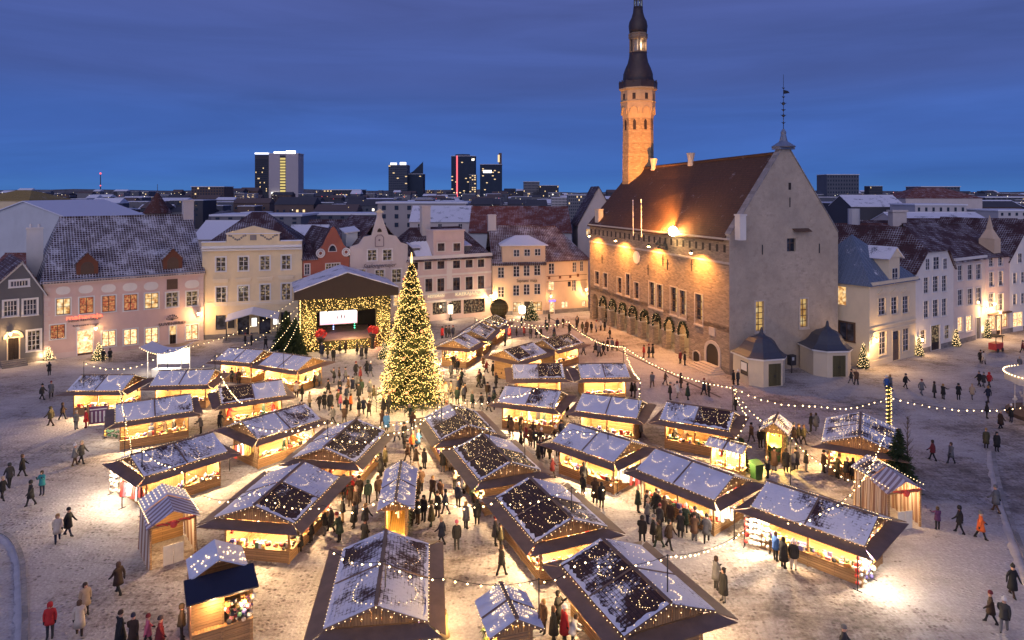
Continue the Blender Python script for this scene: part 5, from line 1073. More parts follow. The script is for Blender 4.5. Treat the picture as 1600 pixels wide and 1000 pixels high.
# big wicker ball
P = gp(780,506); o = empty('ball_sculpture', P, 0, 'dark green wicker ball pavilion behind the far stalls', 'sculpture'); R_ = 1.5; q = MB()
for k in range(18):
    a = k*math.pi/18; q.path([(R_*math.sin(t)*math.cos(a),R_*math.sin(t)*math.sin(a),2.6+R_*math.cos(t)) for t in [2*math.pi*i/20 for i in range(21)]],.035,4)
for z in (-.75,-.4,0,.4,.75): rz_ = R_*math.sqrt(1-z*z); q.path([(rz_*math.cos(t),rz_*math.sin(t),2.6+z*R_) for t in [2*math.pi*i/22 for i in range(23)]],.04,4)
q.build('hoops', plain('wicker',(.07,.055,.02),.9,.3,4,0), o); q = MB(); q.lathe([(1.2,0),(1.1,1.25)],12); q.build('base', m_bark, o); q = MB(); q.ball((0,0,2.6),R_*.9,0,16,10); q.build('core', plain('moss',(0.24,0.19,0.07),.95,.3,3,.5), o); q = None

# ================================================================== market stalls
m_r = {'f': snowy('stall_snow_full', (0.075,0.035,0.03), 0.99), 's': snowy('stall_snow_most', (0.075,0.035,0.03), 0.80), 'm': snowy('stall_snow_half', (0.07,0.03,0.027), 0.64), 'd': snowy('stall_snow_little', (0.055,0.022,0.02), 0.42), 'n': snowy('stall_bare', (0.055,0.022,0.02), 0.25)}
m_goods = [plain('goods_%d' % i, c, .7, .1, 5, 0) for i, c in enumerate(((.55,.06,.05),(.6,.5,.38),(.75,.7,.62),(.12,.10,.28),(.5,.22,.06),(.65,.42,.10),(.08,.16,.09),(.06,.05,.05),(.45,.16,.2)))]
STALLS = []
m_roofsnow = plain('roof_snow', (0.72,0.71,0.77), .75, .10, 1.1, .35)
def wobble_tri(q, tri, th, m): q.slab(tri, th, m)
def stall(label, short, pa, pb, hw=2.2, panels='ffff', opened='nf', flaps='nfab', zr=3.5, ze=2.62, lamp=48.0, tint=WARMW, drape=2, seed=None, hang=True, goods=1.0, cat='stall', name='market_stall', fl_out=.8):
    A = gp(*pa, zr); B = gp(*pb, zr); d = B-A; L = Vector((d.x,d.y,0)).length; rz = math.atan2(d.y,d.x); C = (A+B)/2; C.z = 0
    rr = random.Random(len(STALLS)+100 if seed is None else seed)
    o = empty(name, C, rz, label, cat, 'market stalls'); h = L/2; STALLS.append(dict(o=o, c=C, rz=rz, h=h, hw=hw, short=short))
    # roof: four sheets on two slopes, a ridge cap and battens
    th = .07
    for k, (sy, x0, x1) in enumerate(((-1,-h,-.012),(-1,.012,h),(1,-h,-.012),(1,.012,h))):
        q = MB(); q.slab([(x0,sy*.0,zr),(x1,sy*.0,zr),(x1,sy*hw,ze),(x0,sy*hw,ze)], th); po_ = q.build('roof_panel', m_r[panels[k]], o)
        if panels[k] == 'f':                                # unbroken snow with a soft uneven edge
            e_ = MB(); vs_ = []; fs_ = []; nx_, ny_ = 12, 6; ph_ = rr.uniform(0,6)
            for j in range(ny_+1):
                for i in range(nx_+1):
                    ed = i in (0,nx_) or j in (0,ny_); v_ = .05+.975*j/ny_+(rr.uniform(-.015,.02) if j == ny_ else 0); x_ = x0+.06+(x1-x0-.12)*i/nx_+rr.uniform(-.02,.02)
                    vs_.append((x_, sy*hw*v_, zr+(ze-zr)*v_+(.004 if ed else .045+.03*math.sin(i*.9+ph_+j*.7)+rr.uniform(-.012,.012))))
            for j in range(ny_):
                for i in range(nx_): a_ = j*(nx_+1)+i; f_ = (a_,a_+1,a_+nx_+2,a_+nx_+1); fs_.append(f_ if sy > 0 else tuple(reversed(f_)))
            e_.mesh(vs_, fs_); e_.build('snow_layer', m_roofsnow, po_, smooth=True, kind='stuff')
        if panels[k] in 'ndm':                              # snow left along the outer edges of scoured sheets
            e_ = MB(); P_ = lambda x, v: (x, sy*hw*v, zr+(ze-zr)*v+.02); xe = x0 if k % 2 == 0 else x1; sg_ = 1 if k % 2 == 0 else -1; n_ = 14
            wr = [rr.uniform(.1,.3) for _ in range(n_+1)]; we = [rr.uniform(.03,.12) for _ in range(n_+1)]
            for i in range(n_):
                v0, v1 = .03+.97*i/n_, .03+.97*(i+1)/n_; e_.slab([P_(xe,v0),P_(xe,v1),P_(xe+sg_*wr[i+1],v1),P_(xe+sg_*wr[i],v0)], .03)
                a_, b_ = xe+sg_*(.3+(x1-x0-.3)*i/n_), xe+sg_*(.3+(x1-x0-.3)*(i+1)/n_); e_.slab([P_(a_,1.0),P_(b_,1.0),P_(b_,1-we[i+1]),P_(a_,1-we[i])], .03)
            e_.build('snow_edge', m_snow, po_, kind='stuff')
    q = MB(); q.box(-h-.02,h+.02,-.09,.09,zr-.02,zr+.05)
    for sy in (-1,1): q.slab([(-.05,0,zr+.035),(.05,0,zr+.035),(.05,sy*hw,ze+.035),(-.05,sy*hw,ze+.035)], .05)
    q.build('ridge_cap', m_flap, o)
    bl, bw = h-.35, hw-.5; gx = h-.22; sl = (zr-ze)/hw
    for sx in (-1,1):
        q = MB(); n_ = 9; zb_ = ze-.02
        for i in range(n_):                                   # upright boards filling the gable
            y0 = -hw*.9+hw*1.8*i/n_+.008; y1 = -hw*.9+hw*1.8*(i+1)/n_-.008; q.prism([(sx*gx,y0,zb_-.12),(sx*gx,y1,zb_-.12),(sx*gx,y1,max(zb_-.1,zr-.1-abs(y1)*sl)),(sx*gx,y0,max(zb_-.1,zr-.1-abs(y0)*sl))], (-sx*.04,0,0))
        q.build('gable_panel', m_pinev, o)
        q = MB()                                              # dark barge boards
        for sy in (-1,1): q.slab([(sx*(h+.015),0,zr-.03),(sx*(h+.015),sy*hw,ze-.03),(sx*(h-.03),sy*hw,ze-.03),(sx*(h-.03),0,zr-.03)], .13, 0, (0,0,1))
        q.build('barge_board', m_flap, o)
    # propped-up shutters all round
    zi, zo, xi, yi, xo, yo = ze-.12, ze-.26, h-.10, hw-.12, h+fl_out, hw+fl_out
    FQ = {'n': [(-xi,-yi,zi),(xi,-yi,zi),(xo-.15,-yo,zo),(-xo+.15,-yo,zo)], 'f': [(xi,yi,zi),(-xi,yi,zi),(-xo+.15,yo,zo),(xo-.15,yo,zo)], 'a': [(-xi,yi,zi-.01),(-xi,-yi,zi-.01),(-xo,-yo+.15,zo-.01),(-xo,yo-.15,zo-.01)], 'b': [(xi,-yi,zi-.01),(xi,yi,zi-.01),(xo,yo-.15,zo-.01),(xo,-yo+.15,zo-.01)]}
    for s in flaps: q = MB(); q.slab(FQ[s], .045); q.build('shutter', m_flap, o)
    # frame, counters, closed sides
    q = MB()
    for x in (-bl,0,bl):
        for y in (-bw,bw): q.box(x-.06,x+.06,y-.06,y+.06,0,ze-.05)
    q.box(-bl,bl,-bw-.05,-bw+.05,ze-.2,ze-.06); q.box(-bl,bl,bw-.05,bw+.05,ze-.2,ze-.06)
    for x in (-bl,bl): q.box(x-.05,x+.05,-bw,bw,ze-.195,ze-.065)
    q.build('frame', m_pine, o)
    q = MB(); q.box(-bl+.07,bl-.07,-bw+.07,bw-.07,.0,.1); q.build('floor', m_pine, o)
    gq = MB()
    for s in 'nfab':
        long_ = s in 'nf'; sg = -1 if s in 'na' else 1; e0, e1 = (-bl,bl) if long_ else (-bw,bw); off = sg*(bw if long_ else bl)
        def B_(q, u0, u1, v0, v1, z0, z1, m=0):               # box given along / outward from this side
            w0, w1 = sorted((off+sg*v0, off+sg*v1)); q.box(u0,u1,w0,w1,z0,z1,m) if long_ else q.box(w0,w1,u0,u1,z0,z1,m)
        if s in opened:
            q = MB(); nb = 5
            for i in range(nb): B_(q, e0+.07, e1-.07, .0, .045, .06+i*.15, .06+(i+1)*.15-.012)
            co = q.build('counter', m_pine, o); q = MB(); B_(q, e0, e1, -.5, .22, .82, .86); q.build('counter_top', m_pine, co)
            n = int((e1-e0)*9*goods)
            for _ in range(n):
                u = rr.uniform(e0+.15,e1-.15); v = rr.uniform(-.4,.15); sz = rr.uniform(.06,.16); mm = rr.randrange(9)
                if rr.random() < .5: B_(gq, u-sz, u+sz, v-sz*.6, v+sz*.6, .862, .862+sz*rr.uniform(.8,2.4), mm)
                else:
                    p = (u, off+sg*v, .862+sz) if long_ else (off+sg*v, u, .862+sz); gq.ball(p, sz, mm, 6, 4)
            if hang:
                for _ in range(int(n*.55)):
                    u = rr.uniform(e0+.1,e1-.1); z = ze-.3; l = rr.uniform(.1,.5); B_(gq, u-rr.uniform(.03,.09), u+rr.uniform(.03,.09), -.12, -.04, z-l, z, rr.randrange(9))
        else:
            q = MB(); nb = 13
            for i in range(nb): B_(q, e0+.07, e1-.07, -.02, .025, .02+i*.19, .02+(i+1)*.19-.012)
            q.build('side_wall', m_pine, o)
    if 'n' in opened and 'f' in opened:
        q = MB(); q.box(-bl+.1,bl-.1,-.03,.03,.1,ze+.1)
        for sy in (-1,1):
            for z in (1.35,1.8): q.box(-bl+.15,bl-.15,*sorted((sy*.032,sy*.32)),z,z+.03)
        q.build('partition', boards('partition_boards',(0.30,0.16,0.07),.14,True), o)
    for sy in (-1,1):
        if ('n' if sy < 0 else 'f') in opened:
            yb_ = sy*.18 if 'n' in opened and 'f' in opened else -sy*(bw-.2)
            for z in (1.38,1.83):
                for _ in range(int(bl*8*goods)):
                    u = rr.uniform(-bl+.2,bl-.2); sz = rr.uniform(.05,.11); gq.box(u-sz,u+sz,yb_-.08,yb_+.08,z,z+sz*rr.uniform(1.2,2.8),rr.randrange(9))
    if gq.v: gq.build('goods', m_goods, o, kind='stuff')
    # lamps under the roof
    lam = []
    for s in opened:
        if s in 'nf': lam += [(x*bl*.5, (-1 if s=='n' else 1)*(bw-.15), ze-.34) for x in (-1,1)]
        else: lam += [((-1 if s=='a' else 1)*(bl-.12), 0, ze-.34)]
    for p in lam:
        q = MB(); q.box(p[0]-.3,p[0]+.3,p[1]-.04,p[1]+.04,p[2]+.06,p[2]+.12); lo = q.build('lamp', m_dark, o); q = MB(); q.box(p[0]-.28,p[0]+.28,p[1]-.03,p[1]+.03,p[2]+.03,p[2]+.058); q.build('tube', m_lamp, lo); point(lo,(p[0],p[1],p[2]-.08),lamp*30,tint,.12)
    # fairy lights along eaves, rakes and looped over the sheets
    q = MB(); fr = .021
    for sy in (-1,1):
        x = -h
        while x < h: q.bulb((x, sy*(hw+.03), ze-.05-.05*abs(math.sin(x*3))+rr.uniform(-.02,.02)), fr); x += rr.uniform(.24,.34)
    for sx in (-1,1):
        for sy in (-1,1):
            t = 0
            while t < 1: q.bulb((sx*(h+.05), sy*hw*t, zr+(ze-zr)*t-.08+rr.uniform(-.03,.03)), fr); t += .27/hw
        if drape: 
            for k in range(3): q.bulb((sx*(gx+.06), (k-1)*hw*.28, ze+.18), fr*1.2)
    for k, (sy, c0) in enumerate(((-1,-1),(-1,1),(1,-1),(1,1))):
        if not drape: break
        nl = drape; cw = (h-.2)/nl
        for i in range(nl):
            xa = (c0*h/2)-(h-.2)/2+i*cw+.1; xb = xa+cw-.2; dp = rr.uniform(.35,.92); ex = rr.uniform(1.6,3.4); fr2 = fr*rr.uniform(.7,1.0)
            for t in [j/15 for j in range(16)]:
                x = xa+(xb-xa)*t; v = .08+dp*(1-abs(2*t-1)**ex)+rr.uniform(-.02,.02); q.bulb((x+rr.uniform(-.04,.04), sy*hw*v, zr+(ze-zr)*v+(.1 if panels[k]=='f' else .04)), fr2)
    for k, sy in ((0,-1),(1,-1),(2,1),(3,1)):               # loose lamps along a net over the dark sheets
        if panels[k] in 'nd':
            for row in range(3):
                v0 = .2+.27*row+rr.uniform(-.05,.05); xa = -h if k%2==0 else 0.0
                for i in range(11):
                    if rr.random() < .12: continue
                    x = xa+h*(i+.5)/11+rr.uniform(-.05,.05); v = v0+.05*math.sin(i*1.1+row)+rr.uniform(-.015,.015); q.bulb((x, sy*hw*v, zr+(ze-zr)*v+.05), fr*rr.uniform(.6,1.0))
    q.build('fairy_lights', m_fairy, o, kind='stuff')
    return o
S = stall
# back left
S('leftmost far market stall with half bare snowy roof and wooden counter', 'leftmost stall', (127,586),(210,585.5), 2.2, 'mfff', 'nb', 'nfb', lamp=60)
S('fully snow-covered stall behind the leftmost one, by the lit white tent', 'snowy tent-side stall', (249,579),(336,577), 2.2, 'ffff', 'nb', lamp=60)
S('snowy stall with roof turning dark at its right end, second row from the left', 'snowy toy stall', (181,631.5),(298,615.5), 2.2, 'fmff', 'n', lamp=60)
S('half snowed stall with bare left roof half, right of the toy stall', 'half bare stall', (342,606),(440,593), 2.2, 'nfdf', 'n', lamp=60)
S('distant snowy stall with bare left corner in front of the cream house', 'cream-house stall', (358,543),(412,547), 2.3, 'sfsf', 'nb', lamp=70)
S('distant fully snowed stall nearest the stage', 'stall nearest the stage', (429,550),(488,558), 2.3, 'ffff', 'nb', lamp=70)
S('left edge stall with patchy snow roof and wide propped shutter', 'patchy left edge stall', (203.6,711),(332,675), 2.3, 'mmff', 'nfa', lamp=62)
S('patchy snow stall between the half bare stall and the brown-roofed ones', 'patchy middle stall', (378,658),(476,630), 2.3, 'smff', 'nb', lamp=62)
S('brown-roofed stall with snowy left slope, left of the tree path', 'brown path-side stall', (558,654),(506,699), 2.4, 'ffdd', 'nfb')
S('large front stall with snowy far half and brown near half roof at left', 'large left food stall', (475,721),(397,789), 2.5, 'ffsd', 'fb', lamp=70)
S('big nearest stall with dark roof dusted by streaks of snow', 'big nearest stall', (603.5,828),(587.5,945), 2.3, 'mmmm', 'nf', drape=1)
S('big dark-roofed stall at the lower right of the central group', 'big dark lower stall', (940,840),(1048,942), 2.45, 'ddmm'.replace('m','s'), 'nf', lamp=55)
S('dark brown stall with lit corner counter in the middle row', 'dark middle stall', (827,745),(894,810), 2.3, 'nnfm', 'nb', lamp=60)
S('dark brown stall strewn with lights, third down the diagonal row', 'third diagonal stall', (753,676.5),(798.5,722), 2.25, 'nnfn', 'n', lamp=60)
S('dark brown stall strewn with lights just below the fir tree', 'stall below the fir tree', (703.6,631),(732,664), 2.3, 'mnnd', 'n')
# back right and right
S('snowy stall of glassware facing the path, right of the fir tree', 'glassware stall', (790,602),(877,611), 2.2, 'fmff', 'nb', lamp=66)
S('snowy stall with tiny bare patch left of the clothing stall', 'snowy jewellery stall', (891,660),(986,689), 2.2, 'sfff', 'nb', lamp=60)
S('long snowy clothing stall with hanging scarves', 'long clothing stall', (1025,700),(1146,743), 2.2, 'ffff', 'nb', lamp=34, goods=1.8)
S('stall with bare brown right roof half, near the kiosks', 'half brown right stall', (1042,627),(1147,643), 2.2, 'mnmn', 'n', tint=WARM)
S('snowy stall with hanging stockings above a white glow', 'white glowing stall', (910,614),(1003,625), 2.2, 'ffff', 'n', lamp=75)
S('snowy stall with ring-shaped lights on its roof, nearest the arcade', 'stall nearest the arcade', (903,568.5),(977,567.5), 2.2, 'smss', 'n', lamp=70)
S('stall with one snowy and one dark roof half behind the glassware stall', 'two-tone far stall', (801,569),(878,568), 2.2, 'sdsd', 'n', lamp=66)
S('far stall turned slantwise with dark left roof half', 'slanted far stall', (787,547),(832,535), 2.2, 'dmmm', 'n', lamp=60)
S('far stall with brown lit roof right of the slanted one', 'brown far stall', (848,531),(891,521), 2.1, 'ndmm', 'n', lamp=66, drape=3)
S('far stall with pale roof nearest the fir tree', 'far stall by the fir', (708,531),(727,521), 2.1, 'mmmm', 'nfa', lamp=60)
S('middle one of three far stalls in line before the wicker ball', 'middle far stall', (736,516.5),(752,504), 2.0, 'mmmm', 'nf', lamp=60)
S('farthest of three stalls in line, under the wicker ball', 'stall under the wicker ball', (758,500.5),(774,491.5), 2.0, 'dddd', 'nf', lamp=50, drape=3)
S('big right-hand stall with patchy snow and a bright gift counter', 'big gift stall', (1199,751),(1372,806), 2.2, 'smmm', 'nb', lamp=70, goods=1.6)
S('isolated stall with light-strewn lattice roof by the bare sapling', 'lattice roof stall', (1345,644),(1343,681), 2.6, 'mmmm', 'nb', 'b', lamp=55, drape=4, tint=WARM)
# small huts
S('small snowy gabled hut on the path between two big stalls', 'small path hut', (627,719),(618,781), 1.1, 'ffff', 'b', '', zr=3.35, ze=2.75, lamp=70, tint=(1,.6,.15), drape=3, name='market_hut', cat='hut', goods=.4)
S('small snow-roofed hut at the bottom edge', 'bottom edge hut', (782,910),(808,966), 1.25, 'ffff', 'n', '', zr=3.3, ze=2.65, lamp=40, tint=(1,.6,.15), drape=3, name='market_hut', cat='hut', goods=.4)
S('small roundish hut in a coat of lights near the green bins', 'small hut by the bins', (1216,645),(1209,660), 1.1, 'mmmm', 'b', '', zr=3.3, ze=2.5, lamp=90, tint=(1,.62,.12), drape=4, name='market_hut', cat='hut', goods=.4)
S('low table stall with narrow snowy roof behind the clothing stall', 'low table stall', (1109,682),(1167,696), 1.0, 'ffff', 'nb', '', zr=2.7, ze=2.35, lamp=40, tint=WARM, drape=2, name='market_hut', cat='stall', goods=.7)
# greenery on the small huts
for st_ in STALLS[-4:-1]:
    q = MB(); rr = random.Random(4)
    for sy in (-1,1):
        for _ in range(90):
            x = rr.uniform(-st_['h']+.2,st_['h']-.2); z = rr.uniform(.1,2.3); c = Vector((x,sy*(st_['hw']-.4),z))
            for k in range(2): t = c+Vector((rr.uniform(-.3,.3),sy*rr.uniform(.08,.3),rr.uniform(-.35,.1))); q.mesh([c+Vector((-.08,0,0)),c+Vector((.08,0,.04)),t],[(0,1,2)])
    q.build('fir_sprays', m_fir, st_['o'], kind='stuff')

# ---- striped cloth huts and the plank chalet
m_stripe = stripes('striped_canvas', (.62,.52,.42), (.30,.17,.11), .32); m_stripe2 = stripes('striped_awning', (.60,.55,.60), (.28,.20,.22), .34)
def striped_hut(label, short, p_eave, rz, snow, tint, Lb=1.5):
    C = gp(*p_eave); o = empty('striped_hut', C, rz, label, 'hut', 'striped canvas huts'); STALLS.append(dict(o=o,c=C,rz=rz,h=1.7,hw=1.3,short=short)); hw, zr, ze = 1.3, 3.55, 2.85
    for sy in (-1,1):                                          # x: -1.7 back .. 0 | awning 0 .. 1.7 in front
        q = MB(); q.slab([(-1.8,0,zr),(0,0,zr),(0,sy*hw,ze),(-1.8,sy*hw,ze)],.06); q.build('roof_panel', m_r[snow], o)
        q = MB(); n=8
        for i in range(n):
            t0,t1 = i/n,(i+1)/n; q.slab([(.02,sy*hw*1.04*t0,zr-.12-(zr-ze)*t0),(.02,sy*hw*1.04*t1,zr-.12-(zr-ze)*t1),(1.75,sy*hw*1.12*t1,zr-.42-(zr-ze)*t1),(1.75,sy*hw*1.12*t0,zr-.42-(zr-ze)*t0)],.02)
        q.build('awning', m_stripe2, o)
        q = MB(); n=12                                          # side curtain hanging in folds
        for i in range(n):
            x0 = -1.6+3.2*i/n; x1 = -1.6+3.2*(i+1)/n; f0 = .07*(i%2); f1 = .07*((i+1)%2); fl0 = .1+.12*(i%2); fl1 = .1+.12*((i+1)%2)
            q.mesh([(x0,sy*(hw-.12+fl0),.05),(x1,sy*(hw-.12+fl1),.05),(x1,sy*(hw-.12+f1),ze-.15),(x0,sy*(hw-.12+f0),ze-.15)],[(0,1,2,3)])
        q.build('side_curtain', m_stripe, o)
    q = MB(); q.box(-1.6,-1.55,-hw+.1,hw-.1,.0,ze); q.prism([(-1.6,-hw+.1,ze),(-1.6,hw-.1,ze),(-1.6,0,zr-.1)],(.05,0,0)); q.build('back_wall', m_pine, o)
    q = MB()
    for y in (-hw+.1,hw-.1): q.box(1.5,1.6,y-.06,y+.06,0,ze-.3)
    q.box(1.52,1.58,-hw+.1,hw-.1,ze-.55,ze-.35); q.build('frame', m_pine, o); q = MB()
    for sy in (-1,1): q.box(1.6,1.63,*sorted((sy*.02,sy*.55)),.0,1.15)
    q.build('gate', plain('pale_gate',(.6,.55,.48)), o)
    q = MB()
    for i in range(7): q.tube((1.66,-.9+i*.3,ze-.35),(1.66,-.6+i*.3,ze-.5 if i%2 else ze-.35),.05,5)
    q.ball((1.7,0,ze-.5),.22,0,8,5); q.build('bow', m_goods[0], o)
    point(o,(.9,0,2.3),260,tint,.12); q = MB(); rr = random.Random(6)
    for sy in (-1,1):
        for i in range(4):
            for k in range(6): t = (k+.5)/6; x = -1.6+i*.42; q.bulb((x+rr.uniform(-.03,.03),sy*hw*t,zr-(zr-ze)*t+.04),.03)
        for k in range(14): q.bulb((-1.7+k*.26,sy*(hw+.03),ze-.03),.034)
    q.build('fairy_lights', m_fairy, o, kind='stuff'); return o
striped_hut('striped canvas hut with light-dotted roof at the left front', 'left striped hut', (262,862), R(-52), 'f', WARMW)
striped_hut('striped canvas hut with bluish lights beside the fir at right', 'right striped hut', (1385,808), R(-78), 'm', WARMW)
def chalet():
    C = gp(343,992); rz = R(-60); o = empty('plank_chalet', C, rz, 'small plank chalet with dark panel roof at the lower left', 'hut', 'market stalls'); STALLS.append(dict(o=o,c=C,rz=rz,h=1.6,hw=1.4,short='plank chalet')); hw, zr, ze = 1.35, 3.75, 3.05
    for sy in (-1,1): q = MB(); q.slab([(-2.2,0,zr),(-.05,0,zr),(-.05,sy*hw,ze),(-2.2,sy*hw,ze)],.07); q.build('roof_panel', m_r['f'], o)
    q = MB(); q.slab([(-.1,-hw-.25,3.1),(-.1,hw+.25,3.1),(1.5,hw+.25,2.72),(1.5,-hw-.25,2.72)],.08); q.build('canopy_panel', plain('navy_panel',(.018,.018,.035),.5), o)
    for i in range(13):                                        # wall planks one by one
        z0 = .03+i*.2
        for y in (-hw+.1,hw-.1):
            q = MB(); q.box(-1.9,1.15,*sorted((y,y+(.06 if y>0 else -.06))),z0,z0+.185); q.build('plank', m_pine, o)
        if 6 <= i <= 11: q = MB(); q.box(1.12,1.18,-hw+.1,-.05,z0,z0+.185); q.build('plank', m_pine, o)
        if i < 6 or i > 11: q = MB(); q.box(1.12,1.18,-hw+.1,hw-.1,z0,z0+.185); q.build('plank', m_pine, o)
        q = MB(); q.box(-1.96,-1.9,-hw+.1,hw-.1,z0,z0+.185); q.build('plank', m_pine, o)
    q = MB()
    for y in (-hw+.05,0,hw-.05): q.box(1.1,1.24,y-.07,y+.07,0,2.75)
    q.build('post', m_pine, o); q = MB(); q.box(.3,1.5,-hw,hw,1.2,1.25); q.build('counter_top', m_pine, o)
    q = MB(); q.box(-.2,.9,-hw-.02,-hw+.03,2.3,2.42); q.build('light_strip', m_lamp, o); point(o,(1.6,-.4,2.35),150,WARM,.1); point(o,(1.6,.9,2.2),260,WARMW,.1); point(o,(.3,-hw-.5,1.9),60,(1,.4,.2),.1)
    q = MB(); rr = random.Random(8)
    for _ in range(60): q.ball((1.3+rr.uniform(-.1,.25),rr.uniform(.1,hw),rr.uniform(1.3,2.4)),rr.uniform(.06,.15),rr.randrange(9),6,4)
    q.build('goods', m_goods, o, kind='stuff'); q = MB()
    for _ in range(34):
        sy = rr.choice((-1,1)); t = rr.random(); q.bulb((rr.uniform(-2.1,-.15),sy*hw*t,zr-(zr-ze)*t+.04),.032)
    q.build('fairy_lights', m_fairy, o, kind='stuff')
chalet()
# ---- white lit tent at the back left
C = gp(264,585); o = empty('white_tent', C, .1, 'small white canopy tent glowing bright behind the snowy stall', 'tent'); q = MB()
vs = []; fs = []; n = 8
for j in range(5):
    for i in range(n+1):
        x = -2.6+5.2*i/n; y = -1.7+3.4*j/4; vs.append((x, y, 2.75+.13*x*x-.05*y*y+.12*(abs(j-2))))
for j in range(4):
    for i in range(n): k = j*(n+1)+i; fs.append((k,k+1,k+n+2,k+n+1))
q.mesh(vs,fs); q.build('canopy', m_snow, o, True); q = MB()
for i in range(n):
    x0 = -1.9+3.8*i/n; x1 = -1.9+3.8*(i+1)/n; q.poly([(x0,1.45,.9),(x1,1.45,.9),(x1,1.45,2.8),(x0,1.45,2.8)])
q.build('back_cloth', m_white, o); q = MB()
for x in (-1.9,1.9):
    for y in (-1.3,1.4): q.tube((x,y,0),(x,y,3.1),.05,6)
q.build('pole', m_white, o); q = MB(); q.box(-1.6,1.6,-.9,-.2,.8,.86); q.box(-1.6,1.6,-.9,-.85,0,.8); q.build('table', m_white, o)
q = MB(); q.lathe([(.16,0),(.22,.12),(.16,.26)],8,(0,.1,2.3)); q.build('pendant_lamp', m_lamp, o); point(o,(0,-.2,2.2),800,(1,.84,.58),.2); point(o,(0,-1.9,1.9),260,(1,.88,.66),.2)
q = MB()
for i in range(22): x = -2.6+5.2*i/21; q.bulb((x,-1.75,2.8+.13*x*x),.05)
q.build('edge_lamps', m_bulb, o, kind='stuff')
STALLS.append(dict(o=o,c=C,rz=0,h=2.2,hw=1.6,short='white tent'))
# ---- carousel at the right edge, only its rim in view
C = gp(1640,652); o = empty('carousel', C, .2, 'lit carousel canopy with pale rim cut by the right edge', 'carousel'); q = MB(); n=20; vs=[]; fs=[]
for i in range(n):
    a = 2*math.pi*i/n; vs += [(3.6*math.cos(a),3.6*math.sin(a),3.3+.12*(i%2)),(3.5*math.cos(a),3.5*math.sin(a),4.1),(0,0,5.6)]
for i in range(n): j=(i+1)%n; fs += [(3*i,3*j,3*j+1,3*i+1),(3*i+1,3*j+1,3*i+2)]
q.mesh(vs,fs); q.build('canopy', plain('cream_canopy',(.7,.62,.5),.7), o); q = MB(); q.tube((0,0,0),(0,0,5.6),.3,8); q.lathe([(3.5,.0),(3.5,.35)],20); q.build('platform', m_bframe, o)
for i in range(8):
    a = 2*math.pi*i/8; x,y = 2.7*math.cos(a),2.7*math.sin(a); q = MB(); q.tube((x,y,.35),(x,y,4.0),.04,5); q.ball((x,y,1.3),.3,0,8,5,(1.0,.5,.55)); q.ball((x+.35*math.cos(a+1.57),y+.35*math.sin(a+1.57),1.6),.16,0,6,4,(.8,.6,1.2)); q.build('horse', m_white, o)
q = MB()
for i in range(60): a = 2*math.pi*i/60; q.bulb((3.64*math.cos(a),3.64*math.sin(a),4.1),.07)
q.build('rim_lights', m_bulb, o, kind='stuff'); point(o,(-3.0,-2.0,4.9),160,WARMW,.3); point(o,(-1.6,-1.6,2.9),90,WARM,.2)
# ---- racks of goods set out beside the counters
def rack(px, py, rz, w, label, cols, lit=0, kind='clothes', n=9, seed=0):
    o = empty('goods_rack', gp(px,py), rz, label, 'rack', 'racks of goods beside the stalls'); rr = random.Random(seed+50); q = MB()
    for x in (-w/2,w/2): q.tube((x,0,0),(x,0,1.95),.03,5); q.tube((x,-.25,0.02),(x,.25,0.02),.03,5)
    for z in (1.93,1.2): q.tube((-w/2,0,z),(w/2,0,z),.025,5)
    q.build('frame', m_dark, o)
    for i in range(n):
        x = -w/2+w*(i+.5)/n; c = rr.choice(cols); q = MB()
        if kind == 'clothes':
            l = rr.uniform(.6,1.0); wd = w/n*.42; y = rr.uniform(-.05,.05); q.mesh([(x-wd*.5,y-.1,1.9),(x+wd*.5,y-.1,1.9),(x+wd*.5,y+.1,1.9),(x-wd*.5,y+.1,1.9),(x-wd*1.1,y-.16,1.9-l),(x+wd*1.1,y-.16,1.9-l),(x+wd*1.1,y+.16,1.9-l),(x-wd*1.1,y+.16,1.9-l)],[(0,1,2,3),(7,6,5,4),(0,4,5,1),(1,5,6,2),(2,6,7,3),(3,7,4,0)]); q.build('garment', m_goods[c], o)
        else:
            for z in (.35,.7,1.05,1.4,1.75): q.ball((x,rr.uniform(-.12,.12),z+rr.uniform(-.05,.05)), rr.uniform(.1,.16), 0, 7, 5)
            q.build('hats', m_goods[c], o, kind='stuff')
    if lit: point(o,(0,-.55,1.9),lit,(1,.82,.58),.1); q = MB(); q.lathe([(.03,.1),(.12,0)],8,(0,-.3,2.1)); q.build('lamp_shade', m_dark, o); q = MB(); q.ball((0,-.3,2.07),.07,0,8,5); q.build('lamp', m_lamp, o)
rack(1352,914,R(38),1.8,'rack of white and red knitted hats at the end of the gift stall',(2,0,1,2,3),850,'hats',7,1)
rack(1183,858,R(-30),1.5,'brightly lit rack of ornaments at the left end of the gift stall',(2,2,0,1),700,'hats',6,2)
rack(1128,836,R(-40),1.6,'rack of white and orange dresses at the right end of the clothing stall',(1,2,4,5,2),160,'clothes',8,3)
rack(983,776,R(-30),1.8,'rack of pale and pink scarves beside the jewellery stall',(8,2,0,2),160,'clothes',9,4)
rack(206,800,R(-28),2.2,'rack of red woollens under the left edge stall shutter',(0,0,8,2),300,'clothes',9,5)
rack(184,774,R(-20),1.4,'white lit rack at the outer end of the left edge stall',(2,2,1),600,'hats',6,6)
rack(378,732,R(20),1.8,'rack of striped shawls left of the patchy middle stall',(1,5,0,2),120,'clothes',10,7)
rack(176,686,R(-10),1.6,'rack of green wreaths and lamps left of the toy stall',(6,6,5),300,'hats',6,8)
o = empty('sign_board', gp(154,664), .35, 'purple standing board with pale stripes beside the leftmost stall', 'sign'); q = MB(); q.box(-.85,.85,-.04,.04,.15,1.75); q.build('panel', plain('plum_board',(.14,.05,.13),.6), o); q = MB()
